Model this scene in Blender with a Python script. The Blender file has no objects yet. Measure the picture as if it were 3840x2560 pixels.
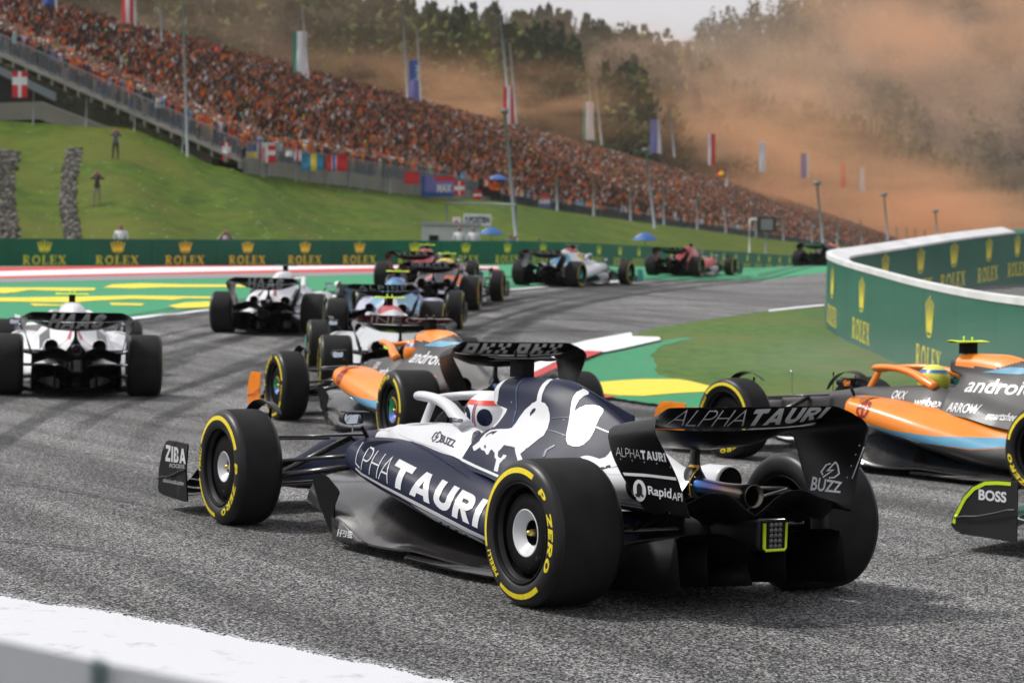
import bpy, bmesh, math, random
import numpy as np
from mathutils import Vector, Matrix, Euler
from mathutils.bvhtree import BVHTree
random.seed(7); np.random.seed(7)
R = math.radians
SC = bpy.context.scene
COL = SC.collection

# ------------------------------------------------------------------ camera
CAM = np.array([-9.06332, 6.61707, 1.62535]); YAW, PIT, ROL, FPX = -0.54986, -0.0317510, 0.0263091, 8293.84
def cam_axes():
    f = np.array([math.cos(PIT)*math.cos(YAW), math.cos(PIT)*math.sin(YAW), math.sin(PIT)])
    r = np.array([math.sin(YAW), -math.cos(YAW), 0.0]); u = np.cross(r, f)
    c, s = math.cos(ROL), math.sin(ROL)
    return c*r+s*u, -s*r+c*u, f
CR, CU, CF = cam_axes()
FW = np.array([math.cos(YAW), math.sin(YAW)]); RT = np.array([math.sin(YAW), -math.cos(YAW)])
cd = bpy.data.cameras.new('camera'); cam = bpy.data.objects.new('camera', cd); COL.objects.link(cam)
m = Matrix.Identity(4)
for i in range(3):
    m[i][0] = CR[i]; m[i][1] = CU[i]; m[i][2] = -CF[i]; m[i][3] = CAM[i]
cam.matrix_world = m
cd.sensor_width = 36; cd.lens = FPX*36/3840; cd.clip_start = 0.1; cd.clip_end = 8000
cd.dof.use_dof = True; cd.dof.focus_distance = 11.2; cd.dof.aperture_fstop = 3.9; cd.dof.aperture_blades = 9
SC.camera = cam

# ------------------------------------------------------------------ light
SUN_EL, SUN_AZ = R(52), YAW + R(75)          # the sun stands to the left of the view, a little ahead
world = bpy.data.worlds.new('World'); SC.world = world; world.use_nodes = True
nt = world.node_tree; nt.nodes.clear()
wo = nt.nodes.new('ShaderNodeOutputWorld'); bg = nt.nodes.new('ShaderNodeBackground')
sky = nt.nodes.new('ShaderNodeTexSky'); sky.sky_type = 'NISHITA'; sky.sun_disc = False
sky.sun_elevation = SUN_EL; sky.sun_rotation = math.pi/2 - SUN_AZ
sky.air_density = 1.0; sky.dust_density = 3.0; sky.ozone_density = 1.0
hs = nt.nodes.new('ShaderNodeHueSaturation'); hs.inputs['Saturation'].default_value = 0.30; hs.inputs['Value'].default_value = 1.0
tcw = nt.nodes.new('ShaderNodeTexCoord'); nz = nt.nodes.new('ShaderNodeTexNoise'); nz.inputs['Scale'].default_value = 3.2
nz.inputs['Detail'].default_value = 7; nz.inputs['Distortion'].default_value = .3
mp = nt.nodes.new('ShaderNodeMapping'); mp.inputs['Scale'].default_value = (1, 1, 2.6)
cr = nt.nodes.new('ShaderNodeValToRGB'); cr.color_ramp.elements[0].position = .38; cr.color_ramp.elements[1].position = .66
mx = nt.nodes.new('ShaderNodeMix'); mx.data_type = 'RGBA'; mx.inputs['B'].default_value = (5.3, 5.25, 5.55, 1)   # thin bright cloud over the blue
nt.links.new(tcw.outputs['Generated'], mp.inputs[0]); nt.links.new(mp.outputs[0], nz.inputs['Vector'])
nt.links.new(nz.outputs[0], cr.inputs[0])
mth = nt.nodes.new('ShaderNodeMath'); mth.operation = 'MULTIPLY_ADD'; mth.inputs[1].default_value = .45; mth.inputs[2].default_value = .5
nt.links.new(cr.outputs[0], mth.inputs[0]); nt.links.new(mth.outputs[0], mx.inputs['Factor'])
nt.links.new(sky.outputs[0], hs.inputs['Color']); nt.links.new(hs.outputs[0], mx.inputs['A'])
nt.links.new(mx.outputs['Result'], bg.inputs['Color']); bg.inputs['Strength'].default_value = 0.10
nt.links.new(bg.outputs[0], wo.inputs[0])
sl = bpy.data.lights.new('sun', 'SUN'); sl.energy = 2.1; sl.angle = R(9); sl.color = (1, .965, .91)
sun = bpy.data.objects.new('sun', sl); COL.objects.link(sun)
sd = Vector((math.cos(SUN_EL)*math.cos(SUN_AZ), math.cos(SUN_EL)*math.sin(SUN_AZ), math.sin(SUN_EL)))
sun.rotation_euler = sd.to_track_quat('Z', 'Y').to_euler()
SC.view_settings.view_transform = 'Standard'; SC.view_settings.look = 'None'
SC.view_settings.exposure = 0.56; SC.view_settings.gamma = 1; SC.view_settings.use_curve_mapping = False
SC.render.engine = 'CYCLES'
cy = SC.cycles
cy.use_denoising = True; cy.denoiser = 'OPENIMAGEDENOISE'
cy.max_bounces = 6; cy.diffuse_bounces = 3; cy.glossy_bounces = 3; cy.transmission_bounces = 3
cy.volume_bounces = 3; cy.transparent_max_bounces = 12; cy.volume_step_rate = 2.0; cy.volume_max_steps = 48
cy.caustics_reflective = False; cy.caustics_refractive = False; cy.use_adaptive_sampling = True; cy.adaptive_threshold = .02

# ------------------------------------------------------------------ where pixels of the photograph lie in the place
def ray(px, py):
    d = CF*FPX + CR*(px-1920) + CU*(1280-py); return d/np.linalg.norm(d)
def at(px, py, D):
    d = ray(px, py); h = d[0]*FW[0]+d[1]*FW[1]
    return CAM + d*(D/h)
def W(S, D, z=0.0):
    p = CAM[:2] + FW*D + RT*S; return np.array([p[0], p[1], z])
def SD(p):
    q = np.array([p[0], p[1]]) - CAM[:2]; return q@RT, q@FW
GT = np.array([(-60, 0), (0, 0), (20, 0), (26, .035), (30, .13), (35, .29), (40, .50), (50, .92), (61, 1.24), (77, 1.60), (93, 1.87), (105, 2.0), (143, 2.06), (500, 2.1)], float)
def pchip(x, y, xi):
    x = np.asarray(x, float); y = np.asarray(y, float); xi = np.asarray(xi, float)
    sh = y.shape[1:]; y = y.reshape(len(x), -1)
    h = np.diff(x)[:, None]; d = np.diff(y, axis=0)/h; n = len(x)
    mm = np.zeros_like(y)
    if n > 2:
        w1 = 2*h[1:]+h[:-1]; w2 = h[1:]+2*h[:-1]
        ok = d[:-1]*d[1:] > 0
        with np.errstate(all='ignore'):
            v = (w1+w2)/(w1/d[:-1]+w2/d[1:])
        mm[1:-1] = np.where(ok, v, 0)
    mm[0] = d[0]; mm[-1] = d[-1]
    k = np.clip(np.searchsorted(x, xi)-1, 0, n-2)
    hh = h[k]; t = ((xi-x[k])[:, None])/hh
    o = (2*t**3-3*t**2+1)*y[k]+(t**3-2*t**2+t)*hh*mm[k]+(-2*t**3+3*t**2)*y[k+1]+(t**3-t**2)*hh*mm[k+1]
    return o.reshape((len(xi),)+sh)
GXI = np.linspace(-60, 500, 2241); GYI = pchip(GT[:, 0], GT[:, 1], GXI)
def sst(a, b, x):
    t = np.clip((np.asarray(x, float)-a)/(b-a), 0, 1); return t*t*(3-2*t)
def G(S, D):                                        # height of the track surface
    S = np.asarray(S, float); D = np.asarray(D, float)
    z = np.interp(D, GXI, GYI)
    z = z*(1+.012*np.clip(S, -40, 0))
    return z + .42*sst(7.5, 12, S)*sst(46, 54, D)*(1-sst(80, 110, D))
def gnd(px, py):                                    # the pixel's ray meets the ground
    d = ray(px, py); h = d[0]*FW[0]+d[1]*FW[1]; s = d[0]*RT[0]+d[1]*RT[1]
    t = np.arange(2, 260, .25)/h
    z = CAM[2]+d[2]*t - G(s*t, h*t)
    k = np.where(z < 0)[0]
    if len(k) == 0:
        k = [np.argmin(z)]
    i = max(k[0], 1); a, b = z[i-1], z[i]
    tt = t[i-1] + (t[i]-t[i-1])*(a/(a-b) if a != b else 0)
    return s*tt, h*tt                                # (S, D)

# ------------------------------------------------------------------ materials
MATS = {}
def mat(name, col, rough=.5, metal=0, coat=0, spec=.5, noise=None, bump=None, emit=None, sub=None):
    if name in MATS: return MATS[name]
    m = bpy.data.materials.new(name); m.use_nodes = True; n = m.node_tree; b = n.nodes['Principled BSDF']
    b.inputs['Base Color'].default_value = (*col, 1); b.inputs['Roughness'].default_value = rough
    b.inputs['Metallic'].default_value = metal; b.inputs['Coat Weight'].default_value = coat
    b.inputs['Coat Roughness'].default_value = .12; b.inputs['Specular IOR Level'].default_value = spec
    if emit: b.inputs['Emission Color'].default_value = (*emit[:3], 1); b.inputs['Emission Strength'].default_value = emit[3]
    if noise:                                          # (scale, amount) value variation
        tc = n.nodes.new('ShaderNodeTexCoord'); t = n.nodes.new('ShaderNodeTexNoise'); t.inputs['Scale'].default_value = noise[0]; t.inputs['Detail'].default_value = 6
        mr = n.nodes.new('ShaderNodeMapRange'); mr.inputs['From Min'].default_value = .3; mr.inputs['From Max'].default_value = .7
        mr.inputs['To Min'].default_value = 1-noise[1]; mr.inputs['To Max'].default_value = 1+noise[1]
        h = n.nodes.new('ShaderNodeHueSaturation'); h.inputs['Color'].default_value = (*col, 1)
        n.links.new(tc.outputs['Object'], t.inputs['Vector']); n.links.new(t.outputs[0], mr.inputs[0]); n.links.new(mr.outputs[0], h.inputs['Value']); n.links.new(h.outputs[0], b.inputs['Base Color'])
        mr2 = n.nodes.new('ShaderNodeMapRange'); mr2.inputs['To Min'].default_value = max(.02, rough-.15*noise[1]*3); mr2.inputs['To Max'].default_value = min(1, rough+.15*noise[1]*3)
        n.links.new(t.outputs[0], mr2.inputs[0]); n.links.new(mr2.outputs[0], b.inputs['Roughness'])
    if bump:                                           # (scale, strength)
        tc = n.nodes.new('ShaderNodeTexCoord'); t = n.nodes.new('ShaderNodeTexNoise'); t.inputs['Scale'].default_value = bump[0]; t.inputs['Detail'].default_value = 4
        bp = n.nodes.new('ShaderNodeBump'); bp.inputs['Strength'].default_value = bump[1]; bp.inputs['Distance'].default_value = .01
        n.links.new(tc.outputs['Object'], t.inputs['Vector']); n.links.new(t.outputs[0], bp.inputs['Height']); n.links.new(bp.outputs[0], b.inputs['Normal'])
    MATS[name] = m; return m

# ------------------------------------------------------------------ objects
def mk(name, verts, faces, smooth=True):
    me = bpy.data.meshes.new(name)
    me.from_pydata([tuple(map(float, v)) for v in verts], [], [tuple(int(i) for i in f) for f in faces]); me.update()
    if smooth: me.polygons.foreach_set('use_smooth', [True]*len(me.polygons))
    return me
def ob(name, me, mats=None, parent=None, loc=None, rot=None, objmat=False):
    o = bpy.data.objects.new(name, me); COL.objects.link(o)
    if mats is not None and me is not None:
        if not isinstance(mats, (list, tuple)): mats = [mats]
        if len(me.materials) == 0:
            for q in mats: me.materials.append(q)
        if objmat or any(me.materials[i] is not mats[i] for i in range(min(len(mats), len(me.materials)))):
            for i, q in enumerate(mats):
                if i < len(o.material_slots): o.material_slots[i].link = 'OBJECT'; o.material_slots[i].material = q
    if parent: o.parent = parent
    if loc is not None: o.location = loc
    if rot is not None: o.rotation_euler = rot
    return o
def tag(o, label=None, cat=None, group=None, kind=None):
    if label: o['label'] = label
    if cat: o['category'] = cat
    if group: o['group'] = group
    if kind: o['kind'] = kind
    return o
def empty(name, loc=(0, 0, 0), rz=0):
    o = bpy.data.objects.new(name, None); COL.objects.link(o); o.location = loc; o.rotation_euler = (0, 0, rz); o.empty_display_size = .2; return o
def join(parts):                                      # [(verts, faces)] -> one
    V = []; Fc = []; n = 0
    for v, f in parts:
        V.append(np.asarray(v, float).reshape(-1, 3)); Fc += [tuple(i+n for i in q) for q in f]; n += len(V[-1])
    return np.concatenate(V), Fc
def grid(P, closed_u=False, closed_v=False, flip=False):       # P: (nu, nv, 3)
    nu, nv = P.shape[:2]; F_ = []
    for i in range(nu if closed_u else nu-1):
        for j in range(nv if closed_v else nv-1):
            q = (i*nv+j, ((i+1) % nu)*nv+j, ((i+1) % nu)*nv+(j+1) % nv, i*nv+(j+1) % nv)
            F_.append(q[::-1] if flip else q)
    return P.reshape(-1, 3), F_
def box(c, s, rz=0):
    c = np.array(c, float); h = np.array(s, float)/2
    v = np.array([(x, y, z) for x in (-1, 1) for y in (-1, 1) for z in (-1, 1)])*h
    if rz:
        a, b = math.cos(rz), math.sin(rz); v = np.stack([v[:, 0]*a-v[:, 1]*b, v[:, 0]*b+v[:, 1]*a, v[:, 2]], 1)
    return v+c, [(0, 1, 3, 2), (4, 6, 7, 5), (0, 4, 5, 1), (2, 3, 7, 6), (0, 2, 6, 4), (1, 5, 7, 3)]
def tube(path, r, n=8, flat=1.0, caps=True, up=(0, 0, 1)):
    path = np.array(path, float); m_ = len(path); r = np.broadcast_to(np.array(r, float), (m_,))
    T = np.gradient(path, axis=0); T /= np.linalg.norm(T, axis=1)[:, None]+1e-12
    P = []; up = np.array(up, float)
    for i in range(m_):
        a = np.cross(T[i], up)
        if np.linalg.norm(a) < 1e-3: a = np.cross(T[i], (1, 0, 0))
        a /= np.linalg.norm(a); b = np.cross(a, T[i])
        th = np.linspace(0, 2*math.pi, n, endpoint=False)
        P.append(path[i]+r[i]*(np.cos(th)[:, None]*a+flat*np.sin(th)[:, None]*b))
    v, f = grid(np.array(P), closed_v=True)
    if caps: f = f+[tuple(range(n))[::-1], tuple((m_-1)*n+k for k in range(n))]
    return v, f
def bez(pts, n=24):                                   # smooth curve through points
    pts = np.array(pts, float); d = np.r_[0, np.cumsum(np.linalg.norm(np.diff(pts, axis=0), axis=1))]
    # catmull-rom
    t = np.linspace(0, d[-1], n); k = np.clip(np.searchsorted(d, t)-1, 0, len(d)-2)
    mm = np.zeros_like(pts); mm[1:-1] = (pts[2:]-pts[:-2])/(d[2:]-d[:-2])[:, None]
    mm[0] = (pts[1]-pts[0])/(d[1]-d[0]); mm[-1] = (pts[-1]-pts[-2])/(d[-1]-d[-2])
    h = (d[k+1]-d[k])[:, None]; s = ((t-d[k])[:, None])/h
    return (2*s**3-3*s**2+1)*pts[k]+(s**3-2*s**2+s)*h*mm[k]+(-2*s**3+3*s**2)*pts[k+1]+(s**3-s**2)*h*mm[k+1]
def lathe(prof, n=48, axis='y'):                      # prof: [(r, y)]
    th = np.linspace(0, 2*math.pi, n, endpoint=False); P = []
    for r, y in prof:
        P.append(np.stack([r*np.cos(th), np.full(n, y), r*np.sin(th)], 1) if axis == 'y' else np.stack([r*np.cos(th), r*np.sin(th), np.full(n, y)], 1))
    return grid(np.array(P), closed_v=True)
def plate(outline, th, frame=None):                   # outline [(u,v)], extruded +-th/2 ; frame(u,v,w)->xyz
    bm = bmesh.new(); vs = [bm.verts.new((u, v, -th/2)) for u, v in outline]; f = bm.faces.new(vs)
    bmesh.ops.triangulate(bm, faces=[f])
    r = bmesh.ops.extrude_face_region(bm, geom=list(bm.faces)); 
    for e in r['geom']:
        if isinstance(e, bmesh.types.BMVert): e.co.z = th/2
    bmesh.ops.recalc_face_normals(bm, faces=bm.faces)
    bm.verts.index_update()
    v = np.array([tuple(q.co) for q in bm.verts]); fc = [tuple(q.index for q in p.verts) for p in bm.faces]; bm.free()
    if frame: v = np.array([frame(*q) for q in v])
    return v, fc
def recalc(me):
    bm = bmesh.new(); bm.from_mesh(me); bmesh.ops.remove_doubles(bm, verts=bm.verts, dist=1e-5); bmesh.ops.recalc_face_normals(bm, faces=bm.faces); bm.to_mesh(me); bm.free(); me.update(); return me
def mirror_y(v, f):
    v = np.array(v, float).copy(); v[:, 1] *= -1; return v, [tuple(q)[::-1] for q in f]

# ------------------------------------------------------------------ lettering: flat 2-D outlines
TXT = {}
def text2d(s, bold=0.0, shear=0.0, space=1.0):
    key = (s, bold, shear, space)
    if key in TXT: return TXT[key]
    c = bpy.data.curves.new('t', 'FONT'); c.body = s; c.size = 1; c.offset = bold; c.shear = shear; c.space_character = space; c.resolution_u = 4
    o = bpy.data.objects.new('t', c); COL.objects.link(o); bpy.context.view_layer.update()
    me = o.to_mesh(); v = np.array([tuple(q.co)[:2] for q in me.vertices]); f = [tuple(p.vertices) for p in me.polygons]
    o.to_mesh_clear(); bpy.data.objects.remove(o); bpy.data.curves.remove(c)
    v = v-v.min(0); asp = v[:, 0].max()/v[:, 1].max(); v = v/v.max(0)
    TXT[key] = (v, f, asp); return TXT[key]
def stroke2d(paths, w, cap=0.0):                                # polylines -> ribbons with mitred joints, [(pts, closed)]
    V = []; F_ = []
    for pts, closed in paths:
        P = np.array(pts, float); n = len(P); ww = w
        if not closed:
            e0 = P[0]-P[1]; e1 = P[-1]-P[-2]; P[0] = P[0]+e0/(np.linalg.norm(e0)+1e-9)*w*cap; P[-1] = P[-1]+e1/(np.linalg.norm(e1)+1e-9)*w*cap
        prev = np.roll(P, 1, 0) if closed else np.vstack([P[0]*2-P[1], P[:-1]]); nxt = np.roll(P, -1, 0) if closed else np.vstack([P[1:], P[-1]*2-P[-2]])
        d1 = P-prev; d1 /= np.linalg.norm(d1, axis=1)[:, None]+1e-9; d2 = nxt-P; d2 /= np.linalg.norm(d2, axis=1)[:, None]+1e-9
        n1 = np.stack([-d1[:, 1], d1[:, 0]], 1); n2 = np.stack([-d2[:, 1], d2[:, 0]], 1); b = n1+n2; b /= np.linalg.norm(b, axis=1)[:, None]+1e-9
        k = 1/np.clip((b*n1).sum(1), .45, 1)
        A = P+b*(k*ww/2)[:, None]; B = P-b*(k*ww/2)[:, None]; base = sum(len(q) for q in V)
        V.append(np.concatenate([A, B]))
        for i in range(n if closed else n-1):
            j = (i+1) % n; F_.append((base+i, base+n+i, base+n+j, base+j))
    return np.concatenate(V), F_
def arc(cx, cy, rx, ry, a0, a1, n=12):
    t = np.radians(np.linspace(a0, a1, n)); return list(zip(cx+rx*np.cos(t), cy+ry*np.sin(t)))
GL = {  # geometric capitals on a unit-high box: (paths, width)
 'A': ([([(0, 0), (.42, 1), (.84, 0)], 0), ([(.15, .33), (.69, .33)], 0)], .84),
 'L': ([([(0, 1), (0, 0), (.5, 0)], 0)], .5),
 'P': ([([(0, 0), (0, 1), (.3, 1)]+arc(.3, .72, .28, .28, 90, -90)+[(0, .44)], 0)], .58),
 'H': ([([(0, 0), (0, 1)], 0), ([(.7, 0), (.7, 1)], 0), ([(0, .5), (.7, .5)], 0)], .7),
 'T': ([([(0, 1), (.7, 1)], 0), ([(.35, 1), (.35, 0)], 0)], .7),
 'U': ([([(0, 1), (0, .32)]+arc(.33, .33, .33, .33, 180, 360)+[(.66, 1)], 0)], .66),
 'R': ([([(0, 0), (0, 1), (.3, 1)]+arc(.3, .72, .28, .28, 90, -90)+[(0, .44)], 0), ([(.25, .44), (.6, 0)], 0)], .62),
 'I': ([([(0, 0), (0, 1)], 0)], .0),
 'Z': ([([(0, 1), (.62, 1), (0, 0), (.62, 0)], 0)], .62),
 'E': ([([(.5, 1), (0, 1), (0, 0), (.5, 0)], 0), ([(0, .5), (.45, .5)], 0)], .5),
 'O': ([(arc(.42, .5, .42, .5, 0, 345, 22), 1)], .84),
 'N': ([([(0, 0), (0, 1), (.66, 0), (.66, 1)], 0)], .66),
 'S': ([([(.55, .86)]+arc(.29, .75, .27, .25, 30, 270, 12)+arc(.29, .25, .27, .25, 90, -150, 12), 0)], .58),
 'B': ([([(0, 0), (0, 1), (.3, 1)]+arc(.3, .76, .24, .24, 90, -90)+[(0, .52)], 0), ([(.3, .52)]+arc(.3, .26, .26, .26, 90, -90)+[(0, 0)], 0)], .56),
 'X': ([([(0, 1), (.66, 0)], 0), ([(0, 0), (.66, 1)], 0)], .66),
 'C': ([(arc(.45, .5, .45, .5, 45, 315, 18), 0)], .7),
 'K': ([([(0, 0), (0, 1)], 0), ([(.6, 1), (.06, .45), (.62, 0)], 0)], .62),
 'V': ([([(0, 1), (.42, 0), (.84, 1)], 0)], .84),
 ' ': ([], .35)}
def _ring(cx, cy, ro, ri, a0, a1, n=10):
    t = np.radians(np.linspace(a0, a1, n)); o = [(cx+ro[0]*math.cos(a), cy+ro[1]*math.sin(a)) for a in t]; i = [(cx+ri[0]*math.cos(a), cy+ri[1]*math.sin(a)) for a in t]
    return [[o[k], o[k+1], i[k+1], i[k]] for k in range(n-1)]
def _r(a, b, c, d): return [(a, b), (c, b), (c, d), (a, d)]
GLB = {  # bold capitals as pieces that only share edges
 'T': ([_r(0, .73, .86, 1), _r(.295, 0, .565, .73)], .86), 'I': ([_r(0, 0, .27, 1)], .27), 'H': ([_r(0, 0, .27, 1), _r(.27, .37, .6, .63), _r(.6, 0, .87, 1)], .87),
 'A': ([[(0, 0), (.28, 0), (.335, .17), (.405, .39), (.5, .68), (.5, 1), (.36, 1)], [(1, 0), (.64, 1), (.5, 1), (.5, .68), (.595, .39), (.665, .17), (.72, 0)], [(.335, .17), (.665, .17), (.595, .39), (.405, .39)]], 1.0),
 'U': ([_r(0, .36, .27, 1), _r(.59, .36, .86, 1)]+_ring(.43, .36, (.43, .36), (.16, .10), 180, 360), .86),
 'R': ([_r(0, 0, .27, 1), _r(.27, .76, .46, 1), _r(.27, .37, .46, .61), [(.34, .37), (.55, 0), (.86, 0), (.58, .37)]]+_ring(.46, .685, (.36, .315), (.10, .075), 90, -90), .86),
 'P': ([_r(0, 0, .27, 1), _r(.27, .76, .46, 1), _r(.27, .34, .46, .58)]+_ring(.46, .67, (.36, .33), (.10, .09), 90, -90), .82),
 'Z': ([_r(0, .77, .78, 1), _r(0, 0, .78, .23), [(0, .23), (.32, .23), (.78, .77), (.46, .77)]], .78), 'L': ([_r(0, 0, .27, 1), _r(.27, 0, .68, .24)], .68),
 'E': ([_r(0, 0, .27, 1), _r(.27, .77, .70, 1), _r(.27, .385, .64, .615), _r(.27, 0, .70, .23)], .70), 'O': (_ring(.47, .5, (.47, .5), (.2, .26), 0, 360, 22), .94),
 'B': ([_r(0, 0, .27, 1), _r(.27, .78, .42, 1), _r(.27, .42, .42, .60), _r(.27, 0, .42, .22)]+_ring(.42, .75, (.34, .25), (.10, .06), 90, -60, 8)+_ring(.42, .27, (.40, .27), (.12, .08), 66, -90, 8), .82)}
def geo2d(spec, gap=.2, shear=0.0):                    # spec: [(char, stroke)]
    V = []; F_ = []; x = 0
    for ch, w in spec:
        paths, wd = GL[ch]
        if w >= .2 and ch in GLB:
            for pc in GLB[ch][0]: b0 = sum(len(k) for k in V); V.append(np.array([(a+x, b) for a, b in pc])); F_.append(tuple(range(b0, b0+len(pc))))
            x += GLB[ch][1]+gap; continue
        if paths:
            q = [([(a*1.0, b*(1-w)+w/2) for a, b in pts], cl) for pts, cl in paths]
            v, f = stroke2d(q, w, .48); v[:, 0] += x+w/2; b0 = sum(len(k) for k in V); V.append(v); F_ += [tuple(i+b0 for i in g) for g in f]
        x += wd+w+gap
    v = np.concatenate(V); v[:, 0] += v[:, 1]*shear; v = v-v.min(0); asp = v[:, 0].max()/v[:, 1].max(); return v/v.max(0), F_, asp
def alphatauri(shear=.0): return geo2d([(c, .055) for c in 'ALPHA']+[(c, .25) for c in 'TAURI'], .13, shear)
def serif_rolex():
    st = .19; V = []; F_ = []; x = 0
    def rect(a, b, c, d):
        n = sum(len(k) for k in V); V.append(np.array([(a, b), (c, b), (c, d), (a, d)])); F_.append((n, n+1, n+2, n+3))
    def poly(v, f):
        n = sum(len(k) for k in V); V.append(np.array(v, float)); F_.extend([tuple(i+n for i in g) for g in f])
    for ch in 'ROLEX':
        if ch == 'R':
            rect(x+.1, 0, x+.1+st, 1); rect(x, 0, x+.42, .07); rect(x, .93, x+.3, 1)
            v, f = stroke2d([([(.25, .96), (.38, .96)]+arc(.38, .735, .24, .225, 90, -90)+[(.25, .51)], 0)], .1); v[:, 0] += x; poly(v, f)
            v, f = stroke2d([([(.36, .5), (.66, .03)], 0)], .17); v[:, 0] += x; poly(v, f); rect(x+.55, 0, x+.84, .07); x += .98
        if ch == 'O':
            v, f = stroke2d([(arc(.42, .5, .33, .44, 0, 345, 24), 1)], .15); v[:, 0] += x; poly(v, f); x += .98
        if ch == 'L':
            rect(x+.1, 0, x+.1+st, 1); rect(x, .93, x+.4, 1); rect(x, 0, x+.66, .08); rect(x+.58, 0, x+.66, .3); x += .8
        if ch == 'E':
            rect(x+.1, 0, x+.1+st, 1); rect(x, .92, x+.66, 1); rect(x, 0, x+.7, .08); rect(x+.25, .46, x+.5, .54); rect(x+.46, .36, x+.52, .64); rect(x+.6, .72, x+.66, 1); rect(x+.63, 0, x+.7, .3); x += .86
        if ch == 'X':
            v, f = stroke2d([([(.12, .97), (.66, .03)], 0)], .2); v[:, 0] += x; poly(v, f)
            v, f = stroke2d([([(.1, .03), (.64, .97)], 0)], .09); v[:, 0] += x; poly(v, f)
            rect(x, 0, x+.3, .07); rect(x+.5, 0, x+.82, .07); rect(x, .93, x+.3, 1); rect(x+.5, .93, x+.78, 1)
    v = np.concatenate(V); v = v-v.min(0); asp = v[:, 0].max()/v[:, 1].max(); return v/v.max(0), F_, asp
def crown2d():
    V = []; F_ = []
    def add(v, f):
        n = sum(len(k) for k in V); V.append(np.array(v, float)); F_.extend([tuple(i+n for i in g) for g in f])
    for k, a in enumerate((-.42, -.22, 0, .22, .42)):       # five prongs topped by balls
        top = (a*1.12, 1.0-abs(a)*.42); w = .035
        add([(a*.62-.105, .12), (a*.62+.105, .12), (top[0]+w, top[1]), (top[0]-w, top[1])], [(0, 1, 2, 3)])
        add([(top[0], top[1])]+arc(top[0], top[1]+.02, .062, .062, 0, 330, 12), [(0, i, i+1) for i in range(1, 12)]+[(0, 12, 1)])
    v, f = stroke2d([(arc(0, .09, .27, .075, 0, 345, 20), 1)], .05); add(v, f)
    v = np.concatenate(V); v = v-v.min(0); asp = v[:, 0].max()/v[:, 1].max(); return v/v.max(0), F_, asp
def refine(v, f, maxlen):                                # split long edges so that the outline can follow a curved surface
    bm = bmesh.new(); vs = [bm.verts.new((a, b, 0)) for a, b in v[:, :2]]
    for q in f:
        try: bm.faces.new([vs[i] for i in q])
        except ValueError: pass
    bmesh.ops.triangulate(bm, faces=bm.faces)
    for _ in range(7):
        E_ = [e for e in bm.edges if e.calc_length() > maxlen]
        if not E_: break
        bmesh.ops.subdivide_edges(bm, edges=E_, cuts=1); bmesh.ops.triangulate(bm, faces=[q for q in bm.faces if len(q.verts) > 3])
    bm.verts.index_update(); v2 = np.array([tuple(q.co)[:2] for q in bm.verts]); f2 = [tuple(q.index for q in p.verts) for p in bm.faces]; bm.free(); return v2, f2
def quadmap(q):                                          # unit square -> quad [TL, TR, BR, BL]
    q = [np.array(k, float) for k in q]
    def fn(u, v): return (1-v)*((1-u)*q[3]+u*q[2])+v*((1-u)*q[0]+u*q[1])
    return fn
# ================================================================== racing car, in its own frame: x forward from the rear axle, y left, z up
CARBON = mat('carbon', (.005, .005, .006), .34, spec=.28, noise=(6, .35), bump=(300, .12))
CARBON_M = mat('matt_carbon', (.004, .004, .005), .6, spec=.12, noise=(9, .3))
GLOSSY = mat('floor_carbon', (.032, .030, .030), .2, coat=.7, noise=(3, .5))
DARK = mat('dark_void', (.004, .004, .004), .9)
RUB = mat('tyre_side_rubber', (.008, .008, .009), .40, spec=.4, noise=(14, .2))
YEL = mat('tyre_yellow', (.78, .62, .01), .55, noise=(40, .12))
LIME = mat('lime', (.62, .85, .02), .45)
BRASS = mat('brass', (.55, .42, .12), .35, metal=1)
STEEL = mat('steel', (.45, .45, .46), .3, metal=1)
SILV = mat('silver_print', (.82, .84, .86), .45)
WHT = mat('white_paint', (.76, .77, .79), .28, coat=.4, noise=(3, .04))
GLASS = mat('mirror_glass', (.5, .55, .6), .03, metal=1)

def tread_mat():
    m = mat('tyre_tread_rubber', (.021, .0205, .021), .82); n = m.node_tree; b = n.nodes['Principled BSDF']; b.inputs['Specular IOR Level'].default_value = .3
    tc = n.nodes.new('ShaderNodeTexCoord'); a = n.nodes.new('ShaderNodeTexNoise'); a.inputs['Scale'].default_value = 160; a.inputs['Detail'].default_value = 3
    c = n.nodes.new('ShaderNodeTexNoise'); c.inputs['Scale'].default_value = 7; c.inputs['Detail'].default_value = 5
    mm = n.nodes.new('ShaderNodeMath'); mm.operation = 'MULTIPLY'; r = n.nodes.new('ShaderNodeValToRGB')
    r.color_ramp.elements[0].position = .12; r.color_ramp.elements[0].color = (.007, .007, .008, 1); r.color_ramp.elements[1].position = .45; r.color_ramp.elements[1].color = (.021, .020, .0205, 1)
    n.links.new(tc.outputs['Object'], a.inputs['Vector']); n.links.new(tc.outputs['Object'], c.inputs['Vector']); n.links.new(a.outputs[0], mm.inputs[0]); n.links.new(c.outputs[0], mm.inputs[1]); n.links.new(mm.outputs[0], r.inputs[0]); n.links.new(r.outputs[0], b.inputs['Base Color'])
    bp = n.nodes.new('ShaderNodeBump'); bp.inputs['Strength'].default_value = .35; bp.inputs['Distance'].default_value = .003; n.links.new(a.outputs[0], bp.inputs['Height']); n.links.new(bp.outputs[0], b.inputs['Normal'])
    return m
TREAD = tread_mat()
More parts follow.
